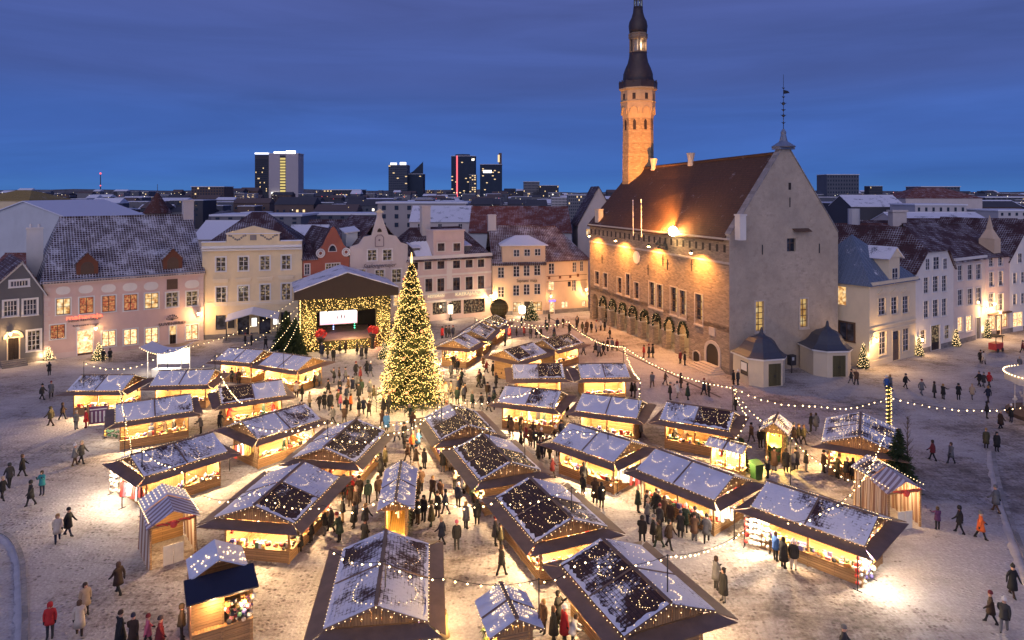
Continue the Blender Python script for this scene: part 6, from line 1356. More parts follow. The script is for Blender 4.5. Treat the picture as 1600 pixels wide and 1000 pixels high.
for i in range(4): q.box(-.6+i*.33,-.45+i*.33,-.055,-.041,.3,1.3)
q.box(-.7,.7,-.055,-.041,1.45,1.55); q.build('pale_stripe', m_white, o); q = MB()
for x in (-.8,.8): q.box(x-.04,x+.04,-.05,.05,0,2.0)
q.build('post', m_pine, o)
o = empty('lantern_column', gp(704,501), 0, 'glowing white lantern column before the rose restaurant house', 'lantern'); q = MB(); q.lathe([(.3,0),(.3,.5),(.12,.55),(.12,1.2)],10); q.build('base', m_dark, o); q = MB(); q.lathe([(.38,1.2),(.42,2.6),(.3,2.75)],10); q.build('lamp_glass', emit('column_glow',(1,.84,.58),5.0), o); point(o,(0,-.8,1.9),260,WARMW,.2); q = MB(); q.lathe([(.5,2.75),(.05,3.1)],10); q.build('cap', m_dark, o)
# ---- bins
m_bin = plain('green_plastic',(.015,.06,.018),.5,.1,2,0)
for px,py,lb in ((1182,750,'nearer tall green wheelie bin behind the clothing stall'),(1210,722,'farther green wheelie bin behind the small lit hut')):
    o = empty('green_bin', gp(px,py), .3, lb, 'bin', 'green wheelie bins'); q = MB(); k=.36
    q.mesh([(-k*.8,-k*.8,.1),(k*.8,-k*.8,.1),(k*.8,k*.8,.1),(-k*.8,k*.8,.1),(-k,-k*1.1,1.25),(k,-k*1.1,1.25),(k,k*1.1,1.25),(-k,k*1.1,1.25)],[(0,3,2,1),(4,5,6,7),(0,1,5,4),(1,2,6,5),(2,3,7,6),(3,0,4,7)]); q.build('body', m_bin, o); q = MB(); q.slab([(-k*1.1,-k*1.2,1.3),(k*1.1,-k*1.2,1.3),(k*1.1,k*1.2,1.42),(-k*1.1,k*1.2,1.42)],.06); q.build('lid', m_bin, o); q = MB()
    for x in (-.25,.25): q.tube((x-.03,.3,.12),(x+.03,.3,.12),.12,10)
    q.build('wheel', m_dark, o)
C = gp(1556,549); o = empty('vending_cart', C, .5, 'small red and dark cart outside the narrow house shop', 'cart'); q = MB(); q.box(-.9,.9,-.5,.5,.3,1.2); q.build('body', m_goods[0], o); q = MB(); q.box(-1.0,1.0,-.6,.6,2.1,2.2)
for x in (-.85,.85): q.box(x-.03,x+.03,-.45,-.39,1.2,2.1)
q.build('canopy', m_black, o); q = MB()
for x in (-.6,.6): q.lathe([(.28,-.04),(.28,.04)],12,(x,-.55,.28)) if 0 else q.tube((x,-.58,.28),(x,-.52,.28),.28,12)
q.build('wheel', m_dark, o)

# ================================================================== strings of lamps on masts
MAST = []
def mast(P):
    for m_ in MAST:
        if (m_-P).length < .5: return
    MAST.append(P.copy())
def string(label, anchors, sag=.5, step=.52, br=.058, masts=True):
    pts = [gp(x,y,z) for x,y,z in anchors]; q = MB(); wq = MB()
    for a, b in zip(pts, pts[1:]):
        L = (b-a).length; n = max(6,int(L/1.0)); sg = sag if not isinstance(sag,dict) else sag['s']; sg = min(sg, .16*L)
        cv = [a.lerp(b,i/n)-Vector((0,0,4*sg*(i/n)*(1-i/n))) for i in range(n+1)]; wq.path(cv,.014,4)
        k = max(2,int(L/step))
        for i in range(k):
            t = (i+.5)/k; p = a.lerp(b,t)-Vector((0,0,4*sg*t*(1-t)+.08)); q.bulb(p+Vector((RNG.uniform(-.05,.05),RNG.uniform(-.05,.05),RNG.uniform(-.06,.03))),br*RNG.uniform(.7,1.2))
    o = wq.build('light_string', m_wire); tag(o,label,'string lights','strings of lamps over the market'); q.build('lamps', m_bulb, o, kind='stuff')
    if masts:
        for p, an in zip(pts, anchors):
            if an[2] < 5.6: mast(p)
    return o
string('looped string of lamps above the leftmost stall', [(131,566,5.2),(262,547,5.2)], 1.9)
string('string of lamps running from the leftmost stall down to the left edge stall', [(186,598,3.6),(195,650,3.9),(206,700,4.0)], .25, .6, .045)
string('topmost string of lamps rising to the stage corner', [(262,547,5.2),(466,464,7.2)], 1.2, .8, .042)
string('second string of lamps rising to the stage corner', [(262,575,4.6),(336,556,4.6),(466,478,6.6)], .9, .8, .042)
string('third string of lamps rising to the stage', [(395,566,4.6),(466,487,6.2)], .7, .8, .042)
string('lowest string of lamps rising to the stage', [(443,546,4.6),(467,500,5.8)], .3, .8, .042)
string('string of lamps above the half bare stall', [(345,586,4.4),(378,628,4.2)], .3)
string('string of lamps over the patchy middle stall', [(352,650,4.6),(512,657,4.8)], .9)
string('upper string of lamps over the brown stall by the path', [(512,657,4.8),(642,655,5.0)], .5)
string('lower string of lamps over the brown stall by the path', [(504,680,4.6),(612,676,4.6),(690,630,4.8)], .5)
string('string of lamps over the left edge stall', [(222,700,4.3),(268,727,4.2),(345,744,4.0)], .3)
string('string of lamps over the large left food stall', [(398,766,4.6),(318,775,4.2)], .4)
string('string of lamps across the large food stall to the path', [(398,766,4.6),(505,790,4.4),(592,778,4.4)], .5)
string('string of lamps crossing the path at the small hut', [(592,778,4.4),(690,783,4.4),(776,782,4.4)], .35)
string('string of lamps over the dark middle stall', [(776,782,4.4),(893,762,4.6),(962,750,4.6)], .4)
string('string of lamps over the third diagonal stall', [(690,700,4.6),(765,664,4.6)], .4)
string('string of lamps below the fir tree', [(645,655,5.0),(730,626,4.8),(792,618,4.6),(842,603,4.4)], .3)
string('string of lamps over the jewellery stall', [(820,676,4.6),(896,671,4.4),(950,668,4.2)], .3)
string('string of lamps across the nearest stall', [(515,858,4.4),(602,877,4.6),(700,903,4.5),(842,905,4.5)], .3)
string('string of lamps over the big dark lower stall', [(842,905,4.5),(905,874,4.6),(1043,868,5.0)], .4)
string('string of lamps from the big dark stall to the gift stall', [(1043,868,5.0),(1180,815,2.5)], .5)
string('string of lamps along the path to the arcade, far part', [(742,497,4.6),(800,497,5.0),(888,501,5.2)], .8)
string('string of lamps stretched parallel to the arcade, far half', [(888,501,5.2),(974,540,5.2)], .9)
string('string of lamps stretched parallel to the arcade, near half', [(974,540,5.2),(1145,604,5.4)], .8)
string('string of lamps hanging towards the white glowing stall', [(974,540,5.2),(1000,592,4.8),(998,622,4.0)], .5)
string('string of lamps over the two-tone far stall', [(770,500,4.6),(835,510,4.4),(858,527,4.2)], .3)
string('string of lamps around the half brown right stall', [(1145,604,5.4),(1167,648,4.6),(1148,684,3.6)], .3)
string('string of lamps running down to the small lit hut', [(1147,606,5.4),(1192,656,4.0)], .4)
string('string of lamps from the kiosk mast to the tall right mast', [(1145,604,5.4),(1270,632,5.0),(1390,620,5.2)], .5)
string('string of lamps from the tall right mast to the right edge', [(1390,620,5.2),(1625,632,5.4)], .7)
string('string of lamps from the small lit hut to the right striped hut', [(1235,680,3.8),(1300,728,3.8),(1350,748,4.2)], .4)
string('string of lamps draped over the big gift stall', [(1384,672,4.4),(1345,752,4.6),(1290,795,4.3),(1225,814,3.6)], .3)
q = None
mp_ = MB(); mp_.tube((0,0,0),(0,0,1),.035,6,0,.03); mm_ = mp_.data('mast', m_dark)
mk_ = MB(); mk_.ball((0,0,0),.06,0,6,4); mkm = mk_.data('mast_cap', m_dark)
def near_stall(P, lim=99):
    best = None
    for s in STALLS:
        dd = P-s['c']; x = dd.x*math.cos(s['rz'])+dd.y*math.sin(s['rz']); y = -dd.x*math.sin(s['rz'])+dd.y*math.cos(s['rz'])
        dist = math.hypot(max(0,abs(x)-s['h']), max(0,abs(y)-s['hw']))
        if best is None or dist < best[0]: best = (dist, s, x, y)
    return best
used_ = {}
for P in MAST:
    b = near_stall(P)
    if .02 < b[0] < 2.6: continue                              # those strings are tied to the stall roof itself
    sh = b[1]['short']; base = 'slim dark lamp mast %s the %s' % ('on' if b[0] < .05 else 'out beyond', sh)
    used_.setdefault(base, []).append((P, 2.7 if b[0] < .05 else 0.0))
for base, Ps in used_.items():
    Ps.sort(key=lambda p: p[0].x/p[0].y)
    for k, (P, zb_) in enumerate(Ps):
        lb = base if len(Ps) == 1 else base+', '+(('the left one','the right one') if len(Ps)==2 else ('leftmost','second from left','third from left','fourth from left','fifth from left','sixth'))[k]
        o = link('lamp_mast', mm_, None, (P.x,P.y,zb_), (0,0,0), (1,1,P.z-zb_)); tag(o, lb, 'mast', 'masts carrying the lamp strings'); c = link('mast_cap', mkm, o, (0,0,1), (0,0,0), (1,1,1/(P.z-zb_)))
# tall mast wound with lamps at the right
P = gp(1389,700); o = empty('lamp_column', P, 0, 'tall column wound with golden lamps beside the lattice roof stall', 'mast'); q = MB(); q.tube((0,0,0),(0,0,5.3),.16,8,0,.12); q.build('post', m_fir, o); q = MB()
for k in range(90): a = k*.8; q.bulb((.2*math.cos(a),.2*math.sin(a),1.4+k*.043),.05)
q.build('lamps', m_gold, o, kind='stuff')

# ================================================================== people
def body_mesh(name, pose):
    """one continuous figure grown over a jointed skeleton; faces take the clothing of the nearest limb"""
    ls, rs = pose.get('legs', (0.0, 0.0)); la, ra = pose.get('arms', ((0.0,0.1),(0.0,0.1))); lean = pose.get('lean', 0.0)
    V = []; E = []; Rd = []; part = []
    def v(p, r): V.append(Vector(p)); Rd.append(r); return len(V)-1
    def e(a, b, m): E.append((a,b)); part.append(m)
    pel = v((0,0,.95),(.165,.135)); bel = v((0,-.01-lean*.25,1.13),(.17,.14)); che = v((0,-lean*.6,1.33),(.185,.145)); nec = v((0,-lean*.8-.01,1.47),(.062,.062)); he1 = v((0,-lean*.95-.025,1.55),(.082,.09)); he2 = v((0,-lean-.02,1.645),(.085,.098)); he3 = v((0,-lean-.01,1.715),(.05,.055))
    nose = v((0,-lean-.135,1.59),(.018,.018))
    e(pel,bel,0); e(bel,che,0); e(che,nec,0); e(nec,he1,2); e(he1,he2,2); e(he2,he3,2); e(he1,nose,2)
    for s, sw, bend in ((-1,ls,pose.get('kneel',0.0)),(1,rs,pose.get('kneer',0.0))):
        hip = v((s*.095,0,.88),(.105,.11)); kn = v((s*.10,-.44*math.sin(sw),.88-.42*math.cos(sw)),(.068,.072)); th = sw-bend
        an = V[kn]+Vector((0,-.40*math.sin(th),-.40*math.cos(th))); an = v(an,(.05,.055)); to = v(V[an]+Vector((s*.015,-.15,-.045)),(.045,.035)); hl = v(V[an]+Vector((0,.05,-.05)),(.04,.035))
        e(pel,hip,1); e(hip,kn,1); e(kn,an,1); e(an,to,3); e(an,hl,3)
    for s, (sw, el) in ((-1,la),(1,ra)):
        sh = v((s*.185,-lean*.65,1.385),(.082,.08)); ub = V[sh]+Vector((s*.055,-.27*math.sin(sw),-.27*math.cos(sw))); ei = v(ub,(.062,.062)); fw = sw+el
        wi = v(ub+Vector((-s*.05*min(1,el),-.24*math.sin(fw),-.24*math.cos(fw))),(.047,.047)); d = Vector((0,-math.sin(fw+.15),-math.cos(fw+.15))); pa = v(V[wi]+d*.07,(.034,.045)); fi = v(V[wi]+d*.16,(.022,.036)); tb = v(V[wi]+d*.075+Vector((-s*.055,0,.0)),(.016,.016))
        e(che,sh,0); e(sh,ei,0); e(ei,wi,0); e(wi,pa,4); e(pa,fi,4); e(wi,tb,4)
    zmin = min(p.z for p in V); 
    for p in V: p.z += .04-zmin
    me = bpy.data.meshes.new('sk'); me.from_pydata(V, E, []); ob = bpy.data.objects.new('sk', me); COL.objects.link(ob)
    md = ob.modifiers.new('s','SKIN'); sv = me.skin_vertices[0].data
    for i, r in enumerate(Rd): sv[i].radius = r; sv[i].use_root = (i == pel)
    md.use_smooth_shade = True; sb = ob.modifiers.new('u','SUBSURF'); sb.levels = 1; sb.render_levels = 1
    dg = bpy.context.evaluated_depsgraph_get(); out = bpy.data.meshes.new_from_object(ob.evaluated_get(dg)); bpy.data.objects.remove(ob); out.name = name
    out.materials.clear()
    for _ in range(5): out.materials.append(None)
    for pl in out.polygons:
        c = pl.center; best = 9; bm_ = 0
        for (a,b), m_ in zip(E, part):
            ab = V[b]-V[a]; t = max(0,min(1,(c-V[a]).dot(ab)/max(1e-9,ab.length_squared))); dd = (V[a]+ab*t-c).length-(Rd[a][0]*(1-t)+Rd[b][0]*t)*.85
            if dd < best: best = dd; bm_ = m_
        pl.material_index = bm_; pl.use_smooth = True
    return out, V[he2].copy(), V[pel].z
POSES = {'stand': {}, 'hands_front': {'arms': ((.25,1.25),(.25,1.25))}, 'phone': {'arms': ((.5,1.9),(.55,1.8)),'lean':.03}, 'walk': {'legs':(.26,-.24),'kneer':.25,'arms':((-.4,.25),(.4,.35))}, 'stroll': {'legs':(-.15,.17),'kneel':.15,'arms':((.25,.3),(-.25,.25))},
         'lean': {'lean':.16,'arms':((.35,.9),(.3,.8))}, 'open_arms': {'arms':((.9,.5),(.9,.5))}, 'pockets': {'arms':((-.15,.75),(-.15,.75)),'legs':(.06,-.06)}}
BODY = {k: body_mesh('person_'+k, p) for k, p in POSES.items()}
m_cl = {n: plain('cloth_'+n.replace(' ','_'), c, .9, .12, 8, 0) for n, c in {'black':(.014,.014,.016),'charcoal':(.035,.035,.038),'navy':(.016,.022,.05),'dark brown':(.045,.025,.016),'brown':(.11,.06,.035),'dark green':(.02,.04,.028),'olive':(.07,.06,.03),'grey':(.13,.13,.14),'beige':(.42,.32,.22),'cream':(.55,.47,.38),'white':(.66,.64,.62),'red':(.45,.025,.025),'dark red':(.16,.02,.025),'orange':(.75,.14,.03),'pink':(.55,.12,.18),'teal':(.03,.22,.24),'light blue':(.10,.30,.55),'blue':(.03,.09,.28),'purple':(.08,.025,.09),'tan':(.32,.19,.07)}.items()}
m_skin = plain('skin', (.48,.27,.19), .6, .05, 9, 0); m_shoe = plain('shoe_leather', (.012,.010,.009), .6, .05, 5, 0)
q = MB(); q.lathe([(.112,-.02),(.118,.03),(.108,.035),(.104,.09),(.07,.135),(.012,.15)],10,sy=1.1); HAT = q.data('hat', None if 0 else m_cl['black'], True)
q = MB(); q.lathe([(.112,-.02),(.118,.03),(.108,.035),(.104,.09),(.07,.135),(.012,.15)],10,sy=1.1); q.ball((0,0,.175),.045,0,7,5); POM = q.data('hat', m_cl['black'], True)
q = MB(); q.lathe([(.06,-.13),(.118,-.1),(.126,-.02),(.12,.06),(.085,.115),(.02,.135)],10,(0,.02,0),0,0,1.05); HOOD = q.data('hood', m_cl['black'], True)
q = MB(); q.lathe([(.055,-.16),(.108,-.12),(.112,-.03),(.108,.05),(.075,.1),(.012,.115)],10,(0,.022,0)); HAIR = q.data('hair', m_cl['dark brown'], True)
def coat_mesh(bot, r, nm):
    q = MB(); n = 12; vs = []; fs = []
    for z, rx, ry in ((1.20,.188,.158),(1.02,.192,.165),(.85,.205+r*.3,.178+r*.3),(bot,.215+r,.195+r),(bot+.02,.19+r,.17+r)):
        for i in range(n): a = 2*math.pi*i/n; k = 1+.05*math.sin(3*a+z*4); vs.append((rx*math.cos(a)*k, ry*math.sin(a)*k, z-.02))
    for j in range(4):
        for i in range(n): fs.append((j*n+i,(j+1)*n+i,(j+1)*n+(i+1)%n,j*n+(i+1)%n))
    q.mesh(vs,fs); return q.data(nm, m_cl['black'], True)
COAT = {'short': coat_mesh(.74,.01,'coat'), 'long': coat_mesh(.46,.05,'coat'), 'mid': coat_mesh(.60,.035,'coat')}
def slot(o, i, m):
    while len(o.material_slots) <= i: break
    o.material_slots[i].link = 'OBJECT'; o.material_slots[i].material = m
PEOPLE = []; LBL = set()
ZONES = [(gp(540,565),'before the stage',9.0),(gp(640,640),'beside the fir tree railing',7.5),(gp(1005,545),'along the arcade',16.0),(gp(1150,600),'by the nearer kiosk',5.0),(gp(1325,585),'by the farther kiosk',6.0),(gp(165,565),'outside the pink house',8.0),(gp(385,530),'outside the cream house',7.0),(gp(1545,575),'outside the right-hand shops',13.0),(gp(845,520),'on the far plaza',11.0)]
def place_of(P):
    b = near_stall(P)
    if b[0] < 3.2: return 'at the '+b[1]['short']
    z = min(((P-c).length/r, n) for c, n, r in ZONES)
    if z[0] < 1: return z[1]
    if P.x/P.y < -.45: return 'on the open left of the square'
    if P.x/P.y > .45: return 'on the open right of the square'
    if b[0] < 7: return 'near the '+b[1]['short']
    return 'out in the middle of the square'
prr = random.Random(42)
def person(px, py, coat=None, trou=None, head=None, pose=None, face=None, h=None, length=None):
    P = gp(px,py); b = near_stall(P); r = prr
    coat = coat or r.choice(['black','black','black','charcoal','navy','dark brown','charcoal','dark green','grey','brown','navy','olive','dark red'])
    trou = trou or r.choice(['black','charcoal','navy','dark brown','black','grey'])
    pl = place_of(P)
    heads = [head] if head else r.sample([('hat',c) for c in ('black','grey','dark red','beige','charcoal','dark brown','navy')]+[('pompom hat',c) for c in ('black','white','grey','beige')]+[('hood',None)]+[('hair',c) for c in ('dark brown','brown','tan','black')],16)
    for hd in heads:
        kind, hc = hd; hc_ = (hc or '').replace(' ','-'); what = {'hat':'%s hat' % hc_,'pompom hat':'%s pompom-hat' % hc,'hood':'raised hood','hair':'%s hair' % {'tan':'blond','dark brown':'brown','brown':'auburn','black':'black'}.get(hc,hc)}[kind]
        lb = 'person in %s coat, %s trousers and %s %s' % (coat.replace(' ','-'), trou.replace(' ','-'), what, pl)
        if lb not in LBL: break
    if len(lb.split()) > 16: lb = lb.replace(', %s trousers' % trou.replace(' ','-'), '')
    if lb in LBL: lb = lb.replace('person in', 'someone in')
    LBL.add(lb)
    if pose is None: pose = r.choice(['stand','hands_front','pockets','stand','lean','phone'] if b[0] < 1.6 else ['walk','stroll','pockets','walk','hands_front','stand'])
    if face is None:
        if b[0] < 2.2: d = b[1]['c']-P; face = math.atan2(d.y,d.x)+math.pi/2+r.uniform(-.4,.4)
        else: face = r.uniform(0,6.28)
    me, hp, pz = BODY[pose]; hh = (h or r.uniform(1.62,1.86))/1.76
    o = bpy.data.objects.new('person', me); COL.objects.link(o); o.location = P; o.rotation_euler = (0,0,face); k = r.uniform(.98,1.12); o.scale = (hh*k,hh*k,hh)
    for i, m_ in enumerate((m_cl[coat], m_cl[trou], m_skin, m_shoe, m_cl['black'])): slot(o, i, m_)
    tag(o, lb, 'person', 'people at the market')
    ln = length or r.choice(['short','mid','long','mid','short']); c = link('coat', COAT[ln], o, (0,0,pz-.95)); slot(c,0,m_cl[coat])
    hm = {'hat':HAT,'pompom hat':POM,'hood':HOOD,'hair':HAIR}[kind]; t = link({'pompom hat':'hat'}.get(kind,kind), hm, o, (0,hp.y+.005,hp.z+(.02 if 'hat' in kind else 0))); slot(t,0,m_cl[hc or coat])
    PEOPLE.append(P); return o
hat = lambda c: ('hat',c); pom = lambda c: ('pompom hat',c); hood = ('hood',None); hair = lambda c: ('hair',c)
for a in [
 # left square
 (77,587,'black','black',hair('black'),'phone'),(161,565.6,'black','black',hair('black'),'hands_front'),(172,565.4,'black','charcoal',hair('dark brown'),'hands_front'),(66,625,'charcoal','black',None,'walk'),(80,622,'grey','black',None,'walk'),(79,666,'olive','dark brown',hood,'walk'),(98,656,'dark brown','black',None,'walk'),
 (119,671,'grey','grey',hat('beige'),'stand'),(134.5,669,'red','dark red',None,'stand'),(236,694,'navy','black',hood,'lean'),(258,683.5,'dark brown','black',None,'lean'),(272,683.5,'black','black',None,'stand'),(288,680,'charcoal','black',pom('grey'),'stand',None,1.2),(314,678,'grey','black',hat('grey'),None),(343,674,'black','black',hood,'lean'),
 (15,762,'charcoal','black',None,'walk'),(35,745,'black','black',None,'walk'),(66,774,'teal','navy',hair('dark brown'),'phone'),(48,791,'black','black',hood,'walk'),(117,728,'grey','dark brown',None,'stroll'),(127.5,725,'charcoal','black',None,'walk'),(90,847,'cream','navy',hair('tan'),'walk',None,None,'mid'),(107,838,'black','navy',None,'walk'),
 (185,929,'dark brown','black',hair('brown'),'walk'),(133,962,'beige','black',hair('dark brown'),'stand',None,None,'mid'),(124,993,'cream','dark brown',hair('brown'),'stroll',None,None,'long'),(78,998,'red','charcoal',hood,'stand',None,None,'short'),(188,1012,'black','black',None,'walk'),(208,1016,'dark brown','black',None,'walk'),(231,1014,'pink','black',None,'walk'),(250,1018,'dark red','black',None,'stroll'),(284,1000,'olive','black',hood,'stand'),(4,782,'black','black',None,'walk'),
 # back left stalls
 (362,598,None,None,None,None),(373,600,None,None,None,None),(380,598,None,None,None,None),(412,656,'dark green','black',None,'stand'),(427,652,'red','black',hat('red'),'lean'),(437,650,'red','dark brown',None,'stand'),(358,662,'red','dark red',hair('dark brown'),'lean'),(463,622,'cream','black',None,None),(472,627,'black','black',None,None),(478,607,'dark green','black',None,'stand'),(491,606,'black','black',None,'stand'),(499,604,'grey','navy',None,'stand'),
 (484,637,'beige','charcoal',None,'stand'),(499,641,'black','black',None,None),(507,639,'black','black',hood,None),(516,642,'black','black',None,'stand',None,1.9,'long'),(513,616,'black','navy',None,None),(532,641,'pink','blue',None,'stand',None,None,'short'),(541,641,'orange','black',None,'stand',None,1.3),(548,642,'orange','black',hair('dark brown'),'stand',None,None,'short'),(561,651,'black','beige',hair('black'),'stand'),
 (522,598,None,None,None,None),(530,597,None,None,None,None),(540,597,None,None,None,None),(531,616,None,None,None,'stand'),(544,614,'brown','black',None,None),(551,613,None,None,None,None),(557,608,None,None,None,None),(563,598,'dark red','dark brown',None,'stand'),(556,588,None,None,None,None),(573,585,'black','black',None,'walk'),(579,589,'navy','grey',None,'walk'),(578,621,'grey','beige',None,'hands_front'),(584,629,'olive','grey',None,'walk'),(599,647,'black','black',None,'stand'),(607,647,'black','black',hood,'stand'),(604,675,'light blue','brown',None,'walk'),(597,669,'brown','dark brown',None,'walk'),
 (521,566,'black','black',None,'stand'),(512,560,'olive','black',None,'stand'),(503,558,None,None,None,'stand'),(531,553,'black','black',None,'stand'),(540,552,'dark brown','black',None,'stand'),(565,562,'charcoal','grey',None,'stand'),(572,561,None,None,None,'stand'),(558,554,None,None,None,'stand'),(520,662,'grey','black',None,'walk'),(538,664,'dark brown','charcoal',None,'walk'),(450,713,'black','black',None,'stroll'),(445,716,'dark green','black',None,'stand'),
 (383,541,'black','black',None,'stand'),(393,540,'charcoal','black',None,'stand'),(415,546,'black','black',hood,'walk'),
 # central path
 (595,746,'black','black',hair('black'),'phone'),(602,730,'olive','black',None,None),(561,786,'dark brown','black',None,'stand',None,1.88),(575,788,'dark green','black',hood,'stand'),(548,782,'red','black',hat('beige'),'stand',None,None,'long'),(537,780,'navy','charcoal',hood,'stand'),(535.5,817,'black','tan',hair('black'),'stand',None,None,'short'),(508,837,'black','grey',hat('red'),'lean',None,None,'short'),(517,832,'charcoal','black',None,'walk'),(486,848,'black','charcoal',None,'lean'),(468,864,'black','black',hair('tan'),'lean'),(459,862,'charcoal','black',None,'stand'),(571,830,'charcoal','black',hair('tan'),'walk'),
 (591,782,'brown','dark brown',hood,'stand'),(652,782,'dark brown','black',None,'stand',None,1.85,'long'),(632,701,'charcoal','black',None,None),(644,707,'orange','black',None,'walk'),(653,702,'light blue','grey',None,'walk'),(637,720,'brown','dark brown',None,None),(650,731,'dark brown','beige',None,'walk'),(663,733,'black','black',hood,'stand'),(692,738,'black','grey',hair('dark brown'),'phone'),(704,737,'beige','charcoal',None,'stand'),(642,662,'dark green','black',None,'lean'),(620,690,'white','navy',None,'walk'),
 (676,783,'dark brown','black',None,'walk'),(688,785,'brown','black',None,'walk'),(662,815,'black','black',hair('black'),'stand'),(653,819,'charcoal','brown',None,'hands_front'),(674,823,'olive','dark green',hood,'stand',None,None,'long'),(643,821,'black','black',None,'stand'),(713.6,859,'black','charcoal',hat('pink'),'stand'),(690,850,'navy','black',None,'walk'),(710,764,'beige','charcoal',None,'lean'),(716,793,'navy','black',hat('white'),'stand'),(728,827,'grey','black',hair('tan'),'stand'),(745.6,820,'black','black',hood,'stand'),(724,771,'white','black',None,'stand'),(738,786,'dark green','black',None,None),(774,853,'charcoal','black',None,'stand'),(782,860,'olive','black',None,'stand'),(784,900,'black','black',hair('dark brown'),'walk'),
 (675,1008,'charcoal','black',None,'stand'),(694,1010,'beige','dark brown',hair('brown'),'stand',None,None,'long'),(849,990,'brown','dark brown',hair('tan'),'stand'),(865,1004,'black','black',hair('brown'),'stand',None,None,'long'),(871,978,'black','black',hair('black'),'phone'),(882,1003,'red','black',hat('white'),'stand',None,None,'long'),(895,1012,'white','black',hair('dark brown'),'lean'),
 # right of the diagonal row
 (863,746,'dark red','dark brown',None,'walk'),(891,741,'black','black',None,'stand'),(911,777,'black','black',hood,'stand'),(930,787,'dark brown','navy',hair('brown'),'hands_front'),(940,794,'black','black',hair('black'),'stand'),(796,678,'black','black',None,'stand'),(813,676,'dark brown','black',None,None),(826,672,'white','grey',None,'stand'),(822,693,None,None,None,None),(829,697,None,None,None,None),(837,701,None,None,None,None),(846,703,None,None,None,None),(854,714,'charcoal','black',None,'walk'),(859,717,None,None,None,None),(877,654,'dark brown','black',None,'stand'),(887,652,'black','black',None,'stand'),(850,669,'dark green','black',None,None),(841,668,'black','dark brown',None,None),(912,761,'charcoal','black',hair('black'),'stand'),
 (1053,699,'black','black',None,'lean'),(1070,701,'dark brown','black',None,'lean'),(1118,718,'black','charcoal',hair('dark brown'),'lean'),(1133,724,'dark brown','black',hood,'stand'),(1149,642,'black','black',None,'stand'),(987,620,'black','black',hood,'stand'),(992,622,'charcoal','black',None,'stand'),(1001,684,'grey','black',None,'stand'),(1047,625,'black','black',None,'stand'),(1058.7,622,'white','beige',None,'phone'),(1074.6,625,'dark green','black',None,'stand'),(1100,618,'navy','black',None,'walk'),(1107.6,620,'charcoal','black',None,'stand'),(1064,606.5,'dark brown','black',None,'stand'),(1019,605.5,'grey','dark brown',None,'walk'),(1039.6,602,'brown','charcoal',None,'walk'),(1146,601,'black','black',None,'stand'),(1153,602,'charcoal','navy',None,'stand'),
 (1174,691,'brown','charcoal',None,'walk'),(1188,700,'black','black',None,'stand'),(1197,699.5,'charcoal','black',None,'stand'),(1228,738,'black','black',None,'stand'),(1239,736,'grey','navy',None,'stand'),(1244,734,'charcoal','black',None,'stand'),(1259.5,737,'black','grey',hair('black'),'stand'),(1267,675,'black','black',hair('dark brown'),'stand'),(1275,673,'grey','grey',None,'walk'),(1240.5,693,'dark brown','black',None,'walk'),(1248,693,None,None,None,'walk'),(1256,694,'olive','black',None,'walk'),(1287,739,'dark brown','black',None,'stand'),(1308,748,'olive','black',None,'lean'),(1322,753,'black','brown',None,'lean'),(1333,752,None,None,None,'stand'),(1212,877,'blue','black',hair('brown'),'stand',None,None,'short'),(1224,888,'black','black',hair('black'),'stand'),(1240,891,'black','cream',pom('white'),'stand',None,None,'short'),
 (997,801,'dark green','charcoal',None,'stand'),(1011,807,'black','black',None,'stand'),(1022,803,'black','grey',None,'lean'),(1029,805,'charcoal','black',None,'stand'),(1038,816,'brown','black',hair('brown'),'stand',None,None,'long'),(1047.5,825,'dark brown','charcoal',hair('tan'),'stand',None,None,'long'),(1086,838,'charcoal','black',None,'walk'),(1104,848,'grey','black',None,'walk'),(1003.4,850,'black','black',hood,'walk'),(1029.5,856,'olive','dark green',None,'walk'),(1045.7,858,'dark brown','black',None,'walk'),(1119,922,'grey','charcoal',hair('dark brown'),'hands_front',1.9),(1130.5,941,'black','grey',hair('black'),'stand',-1.2,None,'long'),
 # right square
 (1385,612,'blue','navy',None,'walk'),(1391,611,'grey','blue',None,'walk'),(1415,607,'black','black',None,'walk'),(1460,622,'charcoal','black',None,'stand'),(1473.6,624,'black','black',hair('tan'),'open_arms',None,None,'mid'),(1497.6,625,'black','black',hood,'hands_front'),(1440,617,'grey','grey',None,'walk'),(1530,604,'black','black',None,'walk'),(1537,605,'charcoal','grey',None,'walk'),(1545.5,605,'red','charcoal',None,'walk'),(1544,629,'navy','charcoal',hair('tan'),'walk'),(1542,654,'black','black',hair('black'),'stand'),(1563.5,670,'dark brown','black',None,'stroll'),(1580,660,'black','navy',None,'hands_front'),(1537,569,'cream','black',hair('dark brown'),'stroll'),(1532,567,'black','black',None,'walk'),(1519,624,'beige','grey',None,'walk'),(1457,720,'dark red','black',hair('dark brown'),'walk'),(1486,725,'grey','charcoal',None,'walk'),(1541,701,'olive','black',hat('tan'),'stand'),(1557.5,706,'black','black',hair('black'),'stand'),(1593.5,578,'grey','charcoal',None,'walk'),(1598,552,'dark red','black',None,'walk'),
 (1465,828,'purple','black',hair('dark brown'),'open_arms',3.1,1.5,'short'),(1499,834,'black','black',hood,'walk'),(1532.6,843,'orange','black',hat('grey'),'walk',None,None,'mid'),(1548,975,'dark brown','black',None,'walk'),(1569,988,'charcoal','grey',None,'walk'),(1582,933,'black','dark brown',None,'walk'),(1556,801,'grey','brown',None,'walk'),(1318,1036,'charcoal','black',hat('grey'),'walk'),(1330,600,'charcoal','grey',None,'walk'),(1338,602,'brown','black',None,'walk'),
 # by the arcade and far plaza
